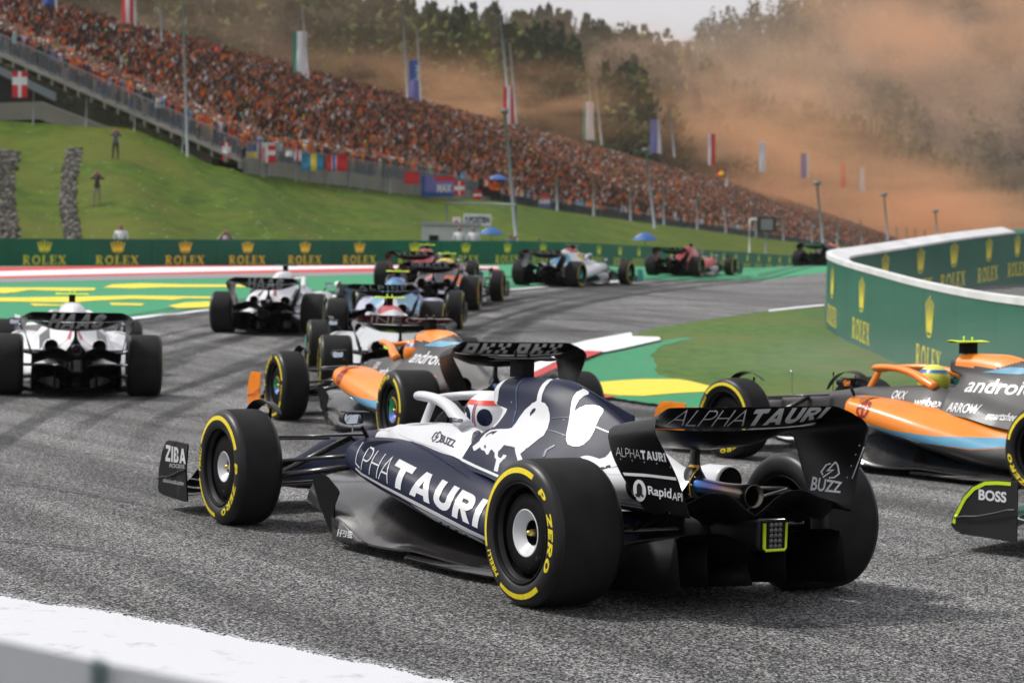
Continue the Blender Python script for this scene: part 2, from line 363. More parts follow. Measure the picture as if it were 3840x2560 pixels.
def exhaust_mat():
    m = mat('heat_blued_titanium', (.35, .33, .3), .28, metal=1); n = m.node_tree; b = n.nodes['Principled BSDF']
    tc = n.nodes.new('ShaderNodeTexCoord'); sx = n.nodes.new('ShaderNodeSeparateXYZ'); no = n.nodes.new('ShaderNodeTexNoise'); no.inputs['Scale'].default_value = 12
    ad = n.nodes.new('ShaderNodeMath'); ad.operation = 'MULTIPLY_ADD'; ad.inputs[1].default_value = .06; r = n.nodes.new('ShaderNodeValToRGB')
    mr = n.nodes.new('ShaderNodeMapRange'); mr.inputs['From Min'].default_value = -.10; mr.inputs['From Max'].default_value = -.58
    e = r.color_ramp.elements; e[0].position = 0; e[0].color = (.05, .16, .42, 1); e[1].position = 1; e[1].color = (.13, .115, .10, 1)
    for p_, c_ in ((.22, (.09, .10, .28, 1)), (.36, (.20, .13, .19, 1)), (.52, (.26, .19, .15, 1)), (.8, (.20, .17, .14, 1))):
        q = e.new(p_); q.color = c_
    n.links.new(tc.outputs['Object'], sx.inputs[0]); n.links.new(tc.outputs['Object'], no.inputs['Vector']); n.links.new(no.outputs[0], ad.inputs[0]); n.links.new(sx.outputs[0], ad.inputs[2]); n.links.new(ad.outputs[0], mr.inputs[0]); n.links.new(mr.outputs[0], r.inputs[0]); n.links.new(r.outputs[0], b.inputs['Base Color'])
    return m
EXH = exhaust_mat()
CACHE = {}
def cached(name, fn):
    if name not in CACHE: CACHE[name] = fn()
    return CACHE[name]
def setslots(me, fn):
    for p_ in me.polygons: p_.material_index = fn(p_.center)
    return me
def skinned(stations, nx=60, nv=6, close=False, sym=True, lin=False):
    """stations: [(x, [(y, z), ...])] -> smooth surface; sym mirrors it across the centre plane"""
    xs = np.array([s[0] for s in stations], float); o = np.argsort(xs); xs = xs[o]; P = np.array([stations[i][1] for i in o], float)
    xi = np.unique(np.r_[np.linspace(xs[0], xs[-1], nx), xs]); Q = pchip(xs, P, xi)
    K = P.shape[1]; out = []
    for x, q in zip(xi, Q):
        if close:
            qq = np.vstack([q[-2:], q, q[:3]]); c = bez_fix(qq, nv)[2*nv:-(2*nv)]
            c = c[:-1] if len(c) > K*nv else c
        else: c = bez_fix(q, nv)
        out.append(np.column_stack([np.full(len(c), x), c]))
    return np.array(out)
def bez_fix(q, nv):                                     # uniform catmull-rom, nv points a span
    q = np.asarray(q, float); mm = np.zeros_like(q); mm[1:-1] = (q[2:]-q[:-2])/2; mm[0] = q[1]-q[0]; mm[-1] = q[-1]-q[-2]
    mm[1:-1] *= .85; out = []
    for i in range(len(q)-1):
        for k in range(nv):
            s = k/nv; out.append((2*s**3-3*s**2+1)*q[i]+(s**3-2*s**2+s)*mm[i]+(-2*s**3+3*s**2)*q[i+1]+(s**3-s**2)*mm[i+1])
    out.append(q[-1]); return np.array(out)
def half_to_full(P, flip=False):
    v, f = grid(P, flip=flip); v2, f2 = mirror_y(v, f); return join([(v, f), (v2, f2)])
def endcap(P, i):                                       # fan across one end of a symmetric shell
    a = P[i]; b = a.copy()[::-1]; b[:, 1] *= -1; ringv = np.vstack([a, b[1:]]); return ringv, [tuple(range(len(ringv)))]

def me_chassis():
    st = [(4.80, [(0, .13), (.03, .13), (.06, .15), (.065, .17), (.055, .195), (.035, .205), (.015, .208), (0, .209)]),
          (4.60, [(0, .12), (.06, .12), (.10, .15), (.115, .20), (.095, .245), (.06, .258), (.03, .262), (0, .263)]),
          (4.20, [(0, .14), (.07, .14), (.115, .18), (.135, .28), (.125, .36), (.08, .39), (.04, .398), (0, .40)]),
          (3.75, [(0, .17), (.09, .17), (.15, .22), (.165, .36), (.155, .49), (.11, .53), (.05, .54), (0, .542)]),
          (3.20, [(0, .16), (.12, .17), (.20, .24), (.215, .40), (.205, .55), (.15, .595), (.07, .61), (0, .613)]),
          (2.85, [(0, .14), (.16, .15), (.27, .24), (.28, .42), (.26, .60), (.20, .645), (.10, .66), (0, .665)]),
          (2.66, [(0, .12), (.2, .13), (.31, .25), (.32, .45), (.30, .62), (.23, .672), (.12, .688), (0, .692)]),
          (2.58, [(0, .11), (.2, .12), (.33, .25), (.34, .45), (.32, .64), (.255, .69), (.215, .64), (0, .50)]),
          (2.30, [(0, .10), (.22, .11), (.38, .25), (.41, .47), (.395, .605), (.30, .705), (.235, .60), (0, .42)]),
          (1.95, [(0, .10), (.22, .11), (.40, .25), (.45, .49), (.435, .61), (.31, .742), (.23, .64), (0, .45)]),
          (1.75, [(0, .10), (.22, .11), (.40, .25), (.46, .49), (.45, .60), (.315, .748), (.22, .72), (0, .66)]),
          (1.45, [(0, .10), (.22, .11), (.40, .25), (.44, .45), (.42, .55), (.28, .68), (.18, .68), (0, .64)])]
    P = skinned(st, 110, 6); v, f = half_to_full(P, flip=True)
    c = endcap(P, -1); v, f = join([(v, f), c])
    me = recalc(mk('monocoque', v, f))
    return setslots(me, lambda c: 2 if (c.z < .655 and abs(c.y) < .27 and 1.75 < c.x < 2.6 and c.z > .4) else (0 if c.x > 2.9 else 1))
def me_cover():
    st = [(1.685, [(.33, .60), (.29, .69), (.19, .76), (.142, .87), (.135, .955), (.085, 1.0), (0, 1.012)]),
          (1.62, [(.44, .57), (.36, .68), (.21, .78), (.158, .88), (.143, .965), (.09, 1.015), (0, 1.028)]),
          (1.48, [(.48, .54), (.40, .65), (.25, .77), (.172, .87), (.145, .965), (.09, 1.02), (0, 1.034)]),
          (1.20, [(.49, .52), (.42, .62), (.30, .72), (.20, .84), (.145, .955), (.075, 1.02), (0, 1.038)]),
          (.96, [(.49, .48), (.42, .565), (.31, .66), (.205, .78), (.12, .90), (.05, .98), (0, .998)]),
          (.72, [(.46, .45), (.40, .525), (.30, .61), (.20, .71), (.105, .82), (.035, .90), (0, .915)]),
          (.48, [(.41, .43), (.37, .50), (.29, .57), (.19, .65), (.095, .73), (.03, .80), (0, .815)]),
          (.22, [(.36, .43), (.33, .49), (.27, .545), (.175, .60), (.085, .66), (.03, .705), (0, .715)]),
          (.02, [(.26, .44), (.23, .49), (.185, .53), (.13, .57), (.07, .61), (.028, .645), (0, .655)]),
          (-.10, [(.13, .46), (.125, .50), (.11, .53), (.09, .56), (.055, .60), (.022, .635), (0, .645)])]
    P = skinned(st, 90, 6); v, f = half_to_full(P, flip=False)
    caps = [endcap(P, -1)]
    v, f = join([(v, f)]+caps); k = (v[:, 0] > 1.45) & (v[:, 2] < .88); v[k, 0] -= (v[k, 0]-1.45)*.55*sst(.88, .84, v[k, 2]); me = recalc(mk('engine_cover', v, f))
    return setslots(me, lambda c: 3 if c.x > 1.615 or (c.x > 1.47 and c.z < .86 and c.z > .70 and abs(c.y) < .26) else 1 if (c.z > .925 and c.x > 1.0+(.99-c.z)*2.5) else (2 if c.x < .35+.0*c.z else 0))
def me_fin():
    v, f = plate([(1.12, 1.02), (.98, 1.005), (.49, .885), (.478, .82), (.49, .79), (.72, .88), (.96, .97)], .012, lambda u, v, w: (u, w, v)); return mk('fin', v, f, False)
def pod_P():
    st = [(2.30, [(.34, .60), (.52, .638), (.66, .632), (.745, .585), (.76, .50), (.70, .455), (.36, .40)]),
          (2.05, [(.36, .59), (.50, .622), (.655, .605), (.75, .545), (.768, .45), (.70, .39), (.36, .32)]),
          (1.60, [(.38, .55), (.50, .575), (.62, .535), (.725, .465), (.752, .37), (.69, .30), (.36, .22)]),
          (1.20, [(.40, .49), (.48, .505), (.565, .455), (.665, .385), (.70, .29), (.64, .215), (.34, .14)]),
          (.80, [(.38, .43), (.45, .43), (.505, .375), (.58, .305), (.615, .225), (.56, .15), (.30, .10)]),
          (.45, [(.33, .40), (.37, .385), (.41, .34), (.475, .28), (.495, .21), (.45, .13), (.25, .09)]),
          (.10, [(.2, .38), (.235, .36), (.27, .33), (.31, .28), (.325, .21), (.30, .12), (.18, .09)])]
    return skinned(st, 70, 6, close=True)
def me_pod(s):
    P = pod_P(); 
    v, f = grid(P, closed_v=True); n = P.shape[1]; v = list(v)
    f = f+[tuple(range(n))[::-1]]
    # the inlet: the mouth steps inward
    base = len(v); ri = P[-1].copy(); c = ri.mean(0); inn = c+(ri-c)*.9; inn[:, 0] -= .002; deep = inn.copy(); deep[:, 0] -= .18
    v = np.vstack([v, inn, deep]); k0 = (P.shape[0]-1)*n
    for j in range(n):
        f.append((k0+j, k0+(j+1) % n, base+(j+1) % n, base+j)); f.append((base+j, base+(j+1) % n, base+n+(j+1) % n, base+n+j))
    f.append(tuple(base+n+j for j in range(n)))
    if s < 0: v, f = mirror_y(v, f)
    me = recalc(mk('sidepod', v, f))
    return setslots(me, lambda c: 2 if (c.x > 2.1 and c.x < 2.2 and abs(c.y) < .6 and .46 < c.z < .6) else (1 if c.z < .115+.15*max(c.x-.3, 0)+.035 else 0))
def me_floor():
    parts = []
    for s in (1, -1):
        st = [(2.95, [(.22, .40), (.40, .385), (.55, .36), (.62, .33), (.66, .28), (.68, .22)]),
              (2.60, [(.22, .38), (.42, .375), (.56, .35), (.66, .31), (.745, .25), (.775, .20)]),
              (2.36, [(.22, .36), (.42, .35), (.56, .325), (.68, .27), (.785, .20), (.80, .178)]),
              (2.10, [(.22, .34), (.42, .31), (.56, .27), (.69, .20), (.78, .13), (.80, .105)]),
              (1.90, [(.22, .32), (.42, .26), (.57, .21), (.69, .14), (.78, .095), (.80, .075)]),
              (1.65, [(.22, .28), (.42, .20), (.57, .15), (.69, .105), (.77, .085), (.79, .08)]),
              (1.42, [(.22, .20), (.42, .155), (.57, .125), (.69, .10), (.765, .095), (.785, .097)]),
              (.90, [(.22, .12), (.42, .11), (.57, .10), (.67, .085), (.715, .08), (.735, .078)]),
              (.55, [(.22, .10), (.38, .09), (.47, .08), (.54, .075), (.57, .07), (.585, .07)]),
              (.30, [(.22, .09), (.32, .085), (.40, .08), (.45, .075), (.49, .07), (.50, .07)])]
        P = skinned(st, 60, 4)
        Q = P.copy(); Q[..., 2] -= .012
        v, f = join([grid(P, flip=True), grid(Q)])
        e = np.stack([P[:, -1], Q[:, -1]], 1); v, f = join([(v, f), grid(e, flip=True)])
        # outboard side panel of the floor front, and the low edge wing behind it
        pl = plate([(2.37, .178), (2.22, .16), (2.12, .115), (2.02, .085), (1.92, .072), (2.10, .05), (2.35, .055)], .008, lambda u, w, t: (u, .803+t, w))
        xs = np.linspace(1.50, .55, 14); E_ = []
        for x in xs:
            yo = .80-.03*(1.5-x)-.12*max(0, .95-x)**1.2*2; E_.append([(x, yo-.10, .088), (x, yo-.045, .074), (x, yo, .048)])
        E_ = np.array(E_); E2 = E_.copy(); E2[..., 2] -= .008
        v, f = join([(v, f), pl, grid(E_), grid(E2, flip=True)])
        if s < 0: v, f = mirror_y(v, f)
        parts.append((v, f))
    v, f = join(parts+[box((1.7, 0, .045), (2.6, .50, .03))]); return mk('floor', v, f)
def me_fence(s):
    o = [(2.62, .385), (2.56, .405), (2.50, .42), (2.42, .40), (2.30, .345), (2.28, .325), (2.335, .25), (2.345, .15), (2.36, .075), (2.40, .10), (2.52, .22), (2.6, .33)]
    v, f = plate(o, .008, lambda u, w, t: (u, (.80+t)+.02*(w-.1), w)); v, f = (v, f) if s > 0 else mirror_y(v, f); return mk('floor_fence', v, f, False)
def me_diffuser():
    st = [(.75, [(0, .07), (.15, .075), (.3, .08), (.42, .08), (.5, .07)]), (.35, [(0, .08), (.12, .09), (.3, .14), (.42, .15), (.5, .11)]),
          (0, [(0, .12), (.12, .17), (.25, .25), (.42, .27), (.5, .24)]), (-.35, [(0, .20), (.10, .28), (.22, .335), (.42, .345), (.5, .33)]), (-.60, [(0, .25), (.10, .33), (.22, .38), (.42, .385), (.5, .37)])]
    P = skinned(st, 26, 4); Q = P.copy(); Q[..., 2] += .012; a = half_to_full(P); b = half_to_full(Q, flip=True)
    v, f = join([a, b]+[plate([(.7, .05), (.7, .08), (0, .26), (-.6, .385), (-.62, .36), (-.66, .14), (-.55, .12), (0, .06)], .008, lambda u, w, t, s=s: (u, s*.505+t, w)) for s in (1, -1)]
                +[plate([(.5, .05), (.1, .2), (-.5, .34), (-.52, .13), (0, .06)], .006, lambda u, w, t, s=s: (u, s*.24+t, w)) for s in (1, -1)]
                +[plate([(.5, .05), (.1, .1), (-.45, .22), (-.5, .12), (0, .05)], .10, lambda u, w, t: (u, t, w))])
    return mk('diffuser', v, f)
def me_gearbox():
    st = [(.9, [(0, .12), (.2, .14), (.24, .3), (.18, .5), (0, .54)]), (.2, [(0, .10), (.15, .13), (.2, .28), (.15, .44), (0, .50)]), (-.1, [(0, .16), (.11, .18), (.14, .30), (.11, .42), (0, .45)]), (-.3, [(0, .24), (.08, .25), (.10, .34), (.08, .43), (0, .445)])]
    P = skinned(st, 20, 3); v, f = half_to_full(P); c = endcap(P, 0); v, f = join([(v, f), c]); return recalc(mk('gearbox', v, f))
def me_crash():
    st = [(-.25, [(0, .27), (.08, .28), (.085, .36), (.07, .43), (0, .445)]), (-.5, [(0, .30), (.072, .305), (.078, .37), (.068, .435), (0, .45)]), (-.70, [(0, .318), (.06, .32), (.066, .38), (.062, .455), (0, .468)])]
    P = skinned(st, 10, 3); v, f = half_to_full(P); v, f = join([(v, f), endcap(P, 0)]); return recalc(mk('crash_structure', v, f))
def ribbon(st, thick, belly=0, nseg=14, nsp=7):
    """st: [(LE, TE, thickness, belly)] -> closed aerofoil section swept across the span"""
    L = np.array([s[0] for s in st], float); T = np.array([s[1] for s in st], float); th = np.array([s[2] for s in st]); be = np.array([s[3] for s in st])
    d = np.r_[0, np.cumsum(np.linalg.norm(np.diff((L+T)/2, axis=0), axis=1))]; di = np.unique(np.concatenate([np.linspace(d[i], d[i+1], nsp) for i in range(len(d)-1)]))
    A = pchip(d, np.column_stack([L, T, th, be]), di); L, T, th, be = A[:, :3], A[:, 3:6], A[:, 6], A[:, 7]
    sp = np.gradient((L+T)/2, axis=0); sp /= np.linalg.norm(sp, axis=1)[:, None]
    u = (1-np.cos(np.linspace(0, math.pi, nseg)))/2; rows = []
    for i in range(len(di)):
        c = T[i]-L[i]; nrm = np.cross(c, sp[i]); nrm /= np.linalg.norm(nrm)+1e-9
        prof = 2.6*np.sqrt(u)*(1-u)**.8*th[i]+.0012
        cam_ = be[i]*4*u*(1-u)*(1-.35*u)
        up = L[i]+c*u[:, None]+nrm*(prof*.5+cam_)[:, None]; lo = L[i]+c*u[:, None]+nrm*(-prof*.5+cam_)[:, None]
        rows.append(np.vstack([up, lo[::-1][1:-1]]))
    return np.array(rows)
def me_wing_main():
    st = [((-.005, 0, .812), (-.34, 0, .868), .050, .062), ((-.02, .22, .822), (-.34, .22, .872), .046, .054), ((-.06, .41, .858), (-.35, .41, .880), .030, .026),
          ((-.09, .50, .880), (-.37, .51, .888), .02, .004), ((-.10, .545, .868), (-.575, .605, .952), .014, -.004), ((-.12, .572, .828), (-.625, .648, .895), .012, -.004),
          ((-.15, .575, .77), (-.648, .618, .82), .009, -.002), ((-.22, .56, .66), (-.675, .55, .68), .008, 0), ((-.31, .535, .56), (-.695, .51, .56), .008, 0), ((-.36, .51, .49), (-.70, .485, .49), .008, 0)]
    P = ribbon(st, 1); v, f = grid(P, closed_v=True); f.append(tuple(range((P.shape[0]-1)*P.shape[1], P.shape[0]*P.shape[1])))
    v, f = join([(v, f), mirror_y(v, f)]); return recalc(mk('rear_wing', v, f))
def me_wing_flap():
    st = [((-.325, 0, .876), (-.53, 0, .998), .016, .012), ((-.325, .25, .879), (-.53, .25, .998), .016, .012), ((-.33, .42, .886), (-.533, .42, .999), .014, .010),
          ((-.335, .49, .895), (-.535, .50, .998), .012, .006), ((-.36, .535, .905), (-.55, .55, .982), .010, .003), ((-.44, .572, .925), (-.570, .588, .964), .008, 0), ((-.53, .595, .932), (-.595, .612, .94), .007, 0)]
    P = ribbon(st, 1, nsp=6); v, f = grid(P, closed_v=True); v, f = join([(v, f), mirror_y(v, f)]); return recalc(mk('rear_wing_flap', v, f))
def me_beam():
    parts = []
    def zt(y): return .565+.03*math.exp(-((y-.25)/.1)**2)-.35*max(0, y-.30)**1.3*1.0-.09*math.exp(-(y/.09)**2)
    for k, (dx, dz, ch) in enumerate(((0, 0, .15), (.16, -.035, .16))):
        st = [((-.42+dx, y, zt(y)-.10+dz), (-.42+dx-ch, y, zt(y)+dz), .014, .012) for y in (0, .06, .12, .2, .28, .38, .48, .51)]
        P = ribbon(st, 1, nsp=4, nseg=8); v, f = grid(P, closed_v=True); parts += [(v, f), mirror_y(v, f)]
    v, f = join(parts); return recalc(mk('beam_wing', v, f))
def me_front_wing():
    parts = []
    for k, (x0, ch, z0, z1) in enumerate(((4.70, .22, .085, .10), (4.50, .15, .115, .155), (4.37, .13, .165, .215), (4.25, .12, .22, .285))):
        st = [((x0+.10, .02, z0+.05), (x0+.10-ch, .02, z1+.05), .014, .010), ((x0+.08, .25, z0+.045), (x0+.08-ch, .25, z1+.045), .014, .010), ((x0+.0, .55, z0+.02), (x0-ch, .55, z1+.02), .012, .010), ((x0-.08, .80, z0), (x0-.08-ch, .80, z1), .010, .008), ((x0-.12, .93, z0+.02), (x0-.12-ch*.9, .935, z1+.02), .008, .004)]
        P = ribbon(st, 1, nsp=4, nseg=8); v, f = grid(P, closed_v=True); parts += [[(v, f), mirror_y(v, f)]]
    out = []
    for p_ in parts: v, f = join(p_); out.append(recalc(mk('front_wing_flap', v, f)))
    return out
def me_fw_plate(s, alt=False):
    o = [(4.125, .10), (4.16, .095), (4.47, .105), (4.565, .117), (4.60, .15), (4.585, .20), (4.51, .334), (4.45, .40), (4.366, .443), (4.26, .457), (4.125, .46)] if alt else [(4.60, .125), (4.585, .105), (4.53, .093), (4.30, .085), (4.16, .082), (4.135, .09), (4.125, .30), (4.12, .455), (4.14, .462), (4.30, .463), (4.42, .462), (4.47, .447), (4.515, .38), (4.56, .26)]
    fr = lambda u, w, t: (u, .952+t+.02*math.sin((w-.09)*7)-.012*(4.6-u), w)
    v, f = plate(o, .010, fr)
    a = [(4.60-.03, .20+0*1), (4.50, .215), (4.40, .225), (4.28, .255), (4.18, .285), (4.13, .29)]       # a thin raised rib along the plate
    rb = tube([fr(u, w, .009) for u, w in a], .006, 6)
    v, f = join([(v, f), rb]); v, f = (v, f) if s > 0 else mirror_y(v, f); return mk('front_wing_endplate', v, f, False)
def me_halo():
    pts = [(2.63, 0, .838), (2.60, .09, .852), (2.50, .175, .866), (2.33, .228, .875), (2.13, .25, .866), (1.96, .272, .835), (1.82, .30, .790), (1.68, .315, .740)]
    full = [(x, -y, z) for x, y, z in pts[::-1]]+pts[1:]
    p_ = bez(full, 60); r = np.interp(np.abs(p_[:, 1]), [0, .12, .25, .3], [.029, .031, .036, .046]); a = tube(p_, r, 14, .82)
    b = tube(bez([(2.63, 0, .83), (2.68, 0, .76), (2.75, 0, .66)], 8), .034, 10, .5, up=(0, 1, 0)); v, f = join([a, b]); return recalc(mk('halo', v, f))
def me_tcam():
    v, f = join([box((1.615, 0, 1.075), (.14, .075, .10)), ]); me = mk('camera_mount', v, f, False)
    return me
def me_tcam_pod():
    P = ribbon([((1.70, 0, 1.122), (1.52, 0, 1.130), .020, 0), ((1.70, .12, 1.126), (1.53, .12, 1.130), .018, 0), ((1.69, .18, 1.128), (1.535, .18, 1.128), .024, 0), ((1.67, .205, 1.128), (1.56, .205, 1.128), .012, 0)], 1, nsp=5, nseg=10)
    v, f = grid(P, closed_v=True); v, f = join([(v, f), mirror_y(v, f), tube([(1.64, .03, 1.13), (1.64, .03, 1.175)], .008, 8), tube([(1.60, -.03, 1.13), (1.60, -.03, 1.17)], .009, 8)]); return recalc(mk('camera_pod', v, f))
def me_mirror(s):
    o = bez([(2.33, .635, .718), (2.335, .638, .775), (2.34, .69, .781), (2.34, .752, .775), (2.335, .755, .718), (2.33, .69, .712), (2.33, .635, .718)], 26)[:-1]
    c = o.mean(0); A = o; B = c+(o-c)*1.0+np.array([.09, 0, 0]); B = B+(c+np.array([.09, 0, 0])-B)*.25; C_ = c+(o-c)*.88; D = C_+np.array([.012, 0, 0])
    n = len(o); v = np.vstack([D, C_, A, B]); f = []
    for k in (0, 1, 2):
        for j in range(n): f.append((k*n+j, k*n+(j+1) % n, (k+1)*n+(j+1) % n, (k+1)*n+j))
    f.append(tuple(3*n+j for j in range(n)))
    lip = box((2.31, .695, .787), (.10, .145, .007)); st = tube([(2.36, .63, .70), (2.36, .60, .655), (2.37, .57, .615)], .013, 8)
    v, f = join([(v, f), lip, st]); v, f = (v, f) if s > 0 else mirror_y(v, f); return recalc(mk('mirror', v, f, False))
def me_mirror_glass(s):
    o = bez([(2.335, .635, .718), (2.34, .638, .775), (2.345, .69, .781), (2.345, .752, .775), (2.34, .755, .718), (2.335, .69, .712), (2.335, .635, .718)], 26)[:-1]; c = o.mean(0); g = c+(o-c)*.88+np.array([.008, 0, 0])
    v, f = g, [tuple(range(len(g)))]; v, f = (v, f) if s > 0 else mirror_y(v, f); return mk('mirror_glass', v, f, False)
ARMS = {'f': [((3.60, .69, .54), (2.98, .27, .60)), ((3.60, .69, .53), (3.70, .17, .52)), ((3.60, .69, .24), (2.92, .26, .34)), ((3.60, .69, .23), (3.78, .16, .22)), ((3.44, .70, .40), (3.02, .25, .47)), ((3.56, .69, .26), (3.30, .20, .56)), ((3.50, .70, .30), (2.90, .27, .42))],
        'r': [((0, .66, .53), (.55, .26, .47)), ((0, .66, .52), (-.10, .12, .43)), ((0, .66, .22), (.60, .25, .24)), ((0, .66, .21), (-.12, .12, .26)), ((-.12, .66, .36), (-.12, .14, .36)), ((0, .64, .36), (.15, .14, .34))]}
def me_arm(k, i, s):
    a, b = ARMS[k][i]; v, f = tube([a, tuple((np.array(a)+b)/2), b], [.021, .025, .029] if i != 4 else [.016, .016, .018], 10, .38 if k == 'f' and i < 4 else .8); v, f = (v, f) if s > 0 else mirror_y(v, f); return mk('suspension_arm', v, f)
def me_exhaust():
    pr = [(.050, -.02), (.050, -.12), (.046, -.20), (.044, -.32), (.048, -.42), (.055, -.50), (.0575, -.555), (.0545, -.557), (.052, -.50), (.045, -.40), (.040, -.30)]
    th = np.linspace(0, 2*math.pi, 32, endpoint=False); P = np.array([np.stack([np.full(32, x), r*np.cos(th), .565+r*np.sin(th)], 1) for r, x in pr]); v, f = grid(P, closed_v=True); f.append(tuple(range((len(pr)-1)*32, len(pr)*32))); return recalc(mk('exhaust_pipe', v, f))
def me_pylon():
    P = []
    for z, x0, x1, w in ((.50, .02, -.15, .075), (.56, .04, -.14, .075), (.62, .03, -.12, .05), (.66, .00, -.10, .028), (.70, -.02, -.095, .018), (.79, -.03, -.10, .016), (.86, -.05, -.12, .016)):
        t = np.linspace(0, 2*math.pi, 20, endpoint=False); P.append(np.stack([(x0+x1)/2+(x0-x1)/2*np.cos(t), w*np.sin(t)*(1-.25*np.cos(t)), np.full(20, z)], 1))
    P = np.array(P); v, f = grid(pchip(np.arange(len(P)), P, np.linspace(0, len(P)-1, 22)), closed_v=True); return recalc(mk('wing_pylon', v, f))
def me_outlet(s):
    pr = [(.60, .30, .50, .055), (.40, .30, .53, .075), (.2, .29, .565, .085), (.03, .275, .575, .082), (.0, .275, .575, .074), (.15, .28, .57, .066)]
    t = np.linspace(0, 2*math.pi, 24, endpoint=False); P = np.array([np.stack([np.full(24, x), y+r*np.cos(t), z+r*np.sin(t)*1.0], 1) for x, y, z, r in pr]); v, f = grid(P, closed_v=True); f.append(tuple(range((len(pr)-1)*24, len(pr)*24)))
    v, f = (v, f) if s > 0 else mirror_y(v, f); me = recalc(mk('cooling_outlet', v, f)); return setslots(me, lambda c: 1 if c.x > .01 and (c-Vector((c.x, s*.28, .572))).length < .0775 and c.x < .18 else 0)
def me_antenna(): return mk('antenna', *join([tube([(3.20, .0, .60), (3.20, .0, .755), (3.20, 0, .758), (3.20, 0, .79)], [.0035, .0035, .007, .007], 6)]))
def me_pitot(): return mk('pitot_tube', *tube([(3.78, -.05, .54), (3.78, -.05, .755), (3.80, -.05, .768), (3.84, -.05, .768)], .005, 6))
def me_light():
    out = [(-.066, .325), (-.060, .315), (.060, .315), (.066, .325), (.070, .455), (.064, .463), (-.064, .463), (-.070, .455)]
    v, f = plate(out, .03, lambda u, w, t: (-.715+t, u, w)); return mk('rear_light', v, f, False)
def me_light_band():
    p_ = [(-.726, -.0655, .455), (-.726, -.064, .335), (-.726, -.056, .324), (-.726, .056, .324), (-.726, .064, .335), (-.726, .0655, .455)]
    v, f = tube(p_, .0085, 8); return mk('light_surround', v, f)
def me_led(): v, f = lathe([(.0001, .004), (.006, .0035), (.0095, 0), (.0115, 0), (.0115, -.004)], 14, 'z'); v = v[:, [2, 0, 1]]*np.array([-1, 1, 1]); return mk('led', v, f)
# ---- wheel pieces, around the y axis, outward is +y
def tyre_prof(w):
    h = w/2; return [(.222, h-.05), (.236, h-.022), (.248, h-.014), (.262, h-.004), (.290, h+.001), (.318, h-.004), (.338, h-.014), (.351, h-.030), (.3575, h-.052), (.3595, h-.085), (.36, 0), (.3595, -h+.085), (.3575, -h+.052), (.351, -h+.030), (.338, -h+.014), (.318, -h+.004), (.29, -h-.001), (.262, -h+.004), (.248, -h+.014), (.236, -h+.022), (.222, -h+.05)]
def side_y(w, r):
    p_ = tyre_prof(w)[:9]; return np.interp(r, [a for a, b in p_], [b for a, b in p_])
def me_tyre(w):
    pr = np.array(tyre_prof(w)); k = np.arange(len(pr)); q = pchip(k, pr, np.linspace(0, len(pr)-1, 61)); v, f = lathe(q, 72); me = recalc(mk('tyre', v, f)); h = w/2
    return setslots(me, lambda c: 1 if abs(c.y) < h-.045 and (c.x**2+c.z**2)**.5 > .34 else 0)
def me_rim(w):
    h = w/2; v, f = lathe([(.25, h-.016), (.246, h-.006), (.238, h-.008), (.232, h-.03), (.228, h-.10), (.225, -h+.04), (.238, -h+.01), (.24, -h+.02)], 64); return recalc(mk('rim', v, f))
def me_cover_disc(w):
    h = w/2; fs = .82 if w < .35 else 1.0; v, f = lathe([(.228, h-.12), (.205, h-.115), (.196, h-.060), (.190, h-.050), (.160, h-.045), (.125, h-.040), (.117*fs, h-.044)], 64); parts = [(v, f)]
    v2, f2 = lathe([(.062*fs, h-.085), (.06*fs, h-.16), (.0005, h-.16)], 40); parts.append((v2, f2)); v, f = join(parts); return recalc(mk('wheel_cover', v, f))
def me_ring(w, a0=0, a1=360):
    h = w/2; fs = .82 if w < .35 else 1.0; n = max(6, int((a1-a0)/6)); th = np.radians(np.linspace(a0, a1, n+1)); P = []
    for r, y in ((.117, h-.043), (.113, h-.040), (.108, h-.045), (.085, h-.060), (.062, h-.085)): P.append(np.stack([r*fs*np.cos(th), np.full(n+1, y), r*fs*np.sin(th)], 1))
    v, f = grid(np.array(P)); return recalc(mk('hub_ring', v, f))
def me_holes(w):
    h = w/2; parts = []
    for k in range(9): a = k*2*math.pi/9+.3; v, f = lathe([(.0001, 0), (.0055, 0)], 10); parts.append((v+np.array([.172*math.cos(a), h-.0465, .172*math.sin(a)]), f))
    a = -2.35; v, f = lathe([(.0001, 0), (.0135, 0)], 16); parts.append((v+np.array([.150*math.cos(a), h-.0435, .150*math.sin(a)]), f)); v, f = join(parts); return mk('bolt_hole', v, f, False)
def me_nut(w):
    h = w/2; v, f = lathe([(.0001, h-.050), (.010, h-.052), (.013, h-.065), (.017, h-.075), (.019, h-.10), (.024, h-.12), (.024, h-.16)], 20); return recalc(mk('wheel_nut', v, f))
def polar(w, v2, f2, a0, a1, r0, r1, name):              # flat shape -> wrapped on the sidewall ; u along the angle, v outward
    v2, f2 = refine(np.column_stack([v2[:, 0]*abs(math.radians(a1-a0))*.29, v2[:, 1]*(r1-r0)]), f2, .012)
    u = v2[:, 0]/(abs(math.radians(a1-a0))*.29); r = r0+v2[:, 1]; th = np.radians(a0+(a1-a0)*u)
    v = np.stack([r*np.cos(th), side_y(w, r)+.0016, r*np.sin(th)], 1); return mk(name, v, f2, False)
SQ = (np.array([(0, 0), (1, 0), (1, 1), (0, 1)], float), [(0, 1, 2, 3)])
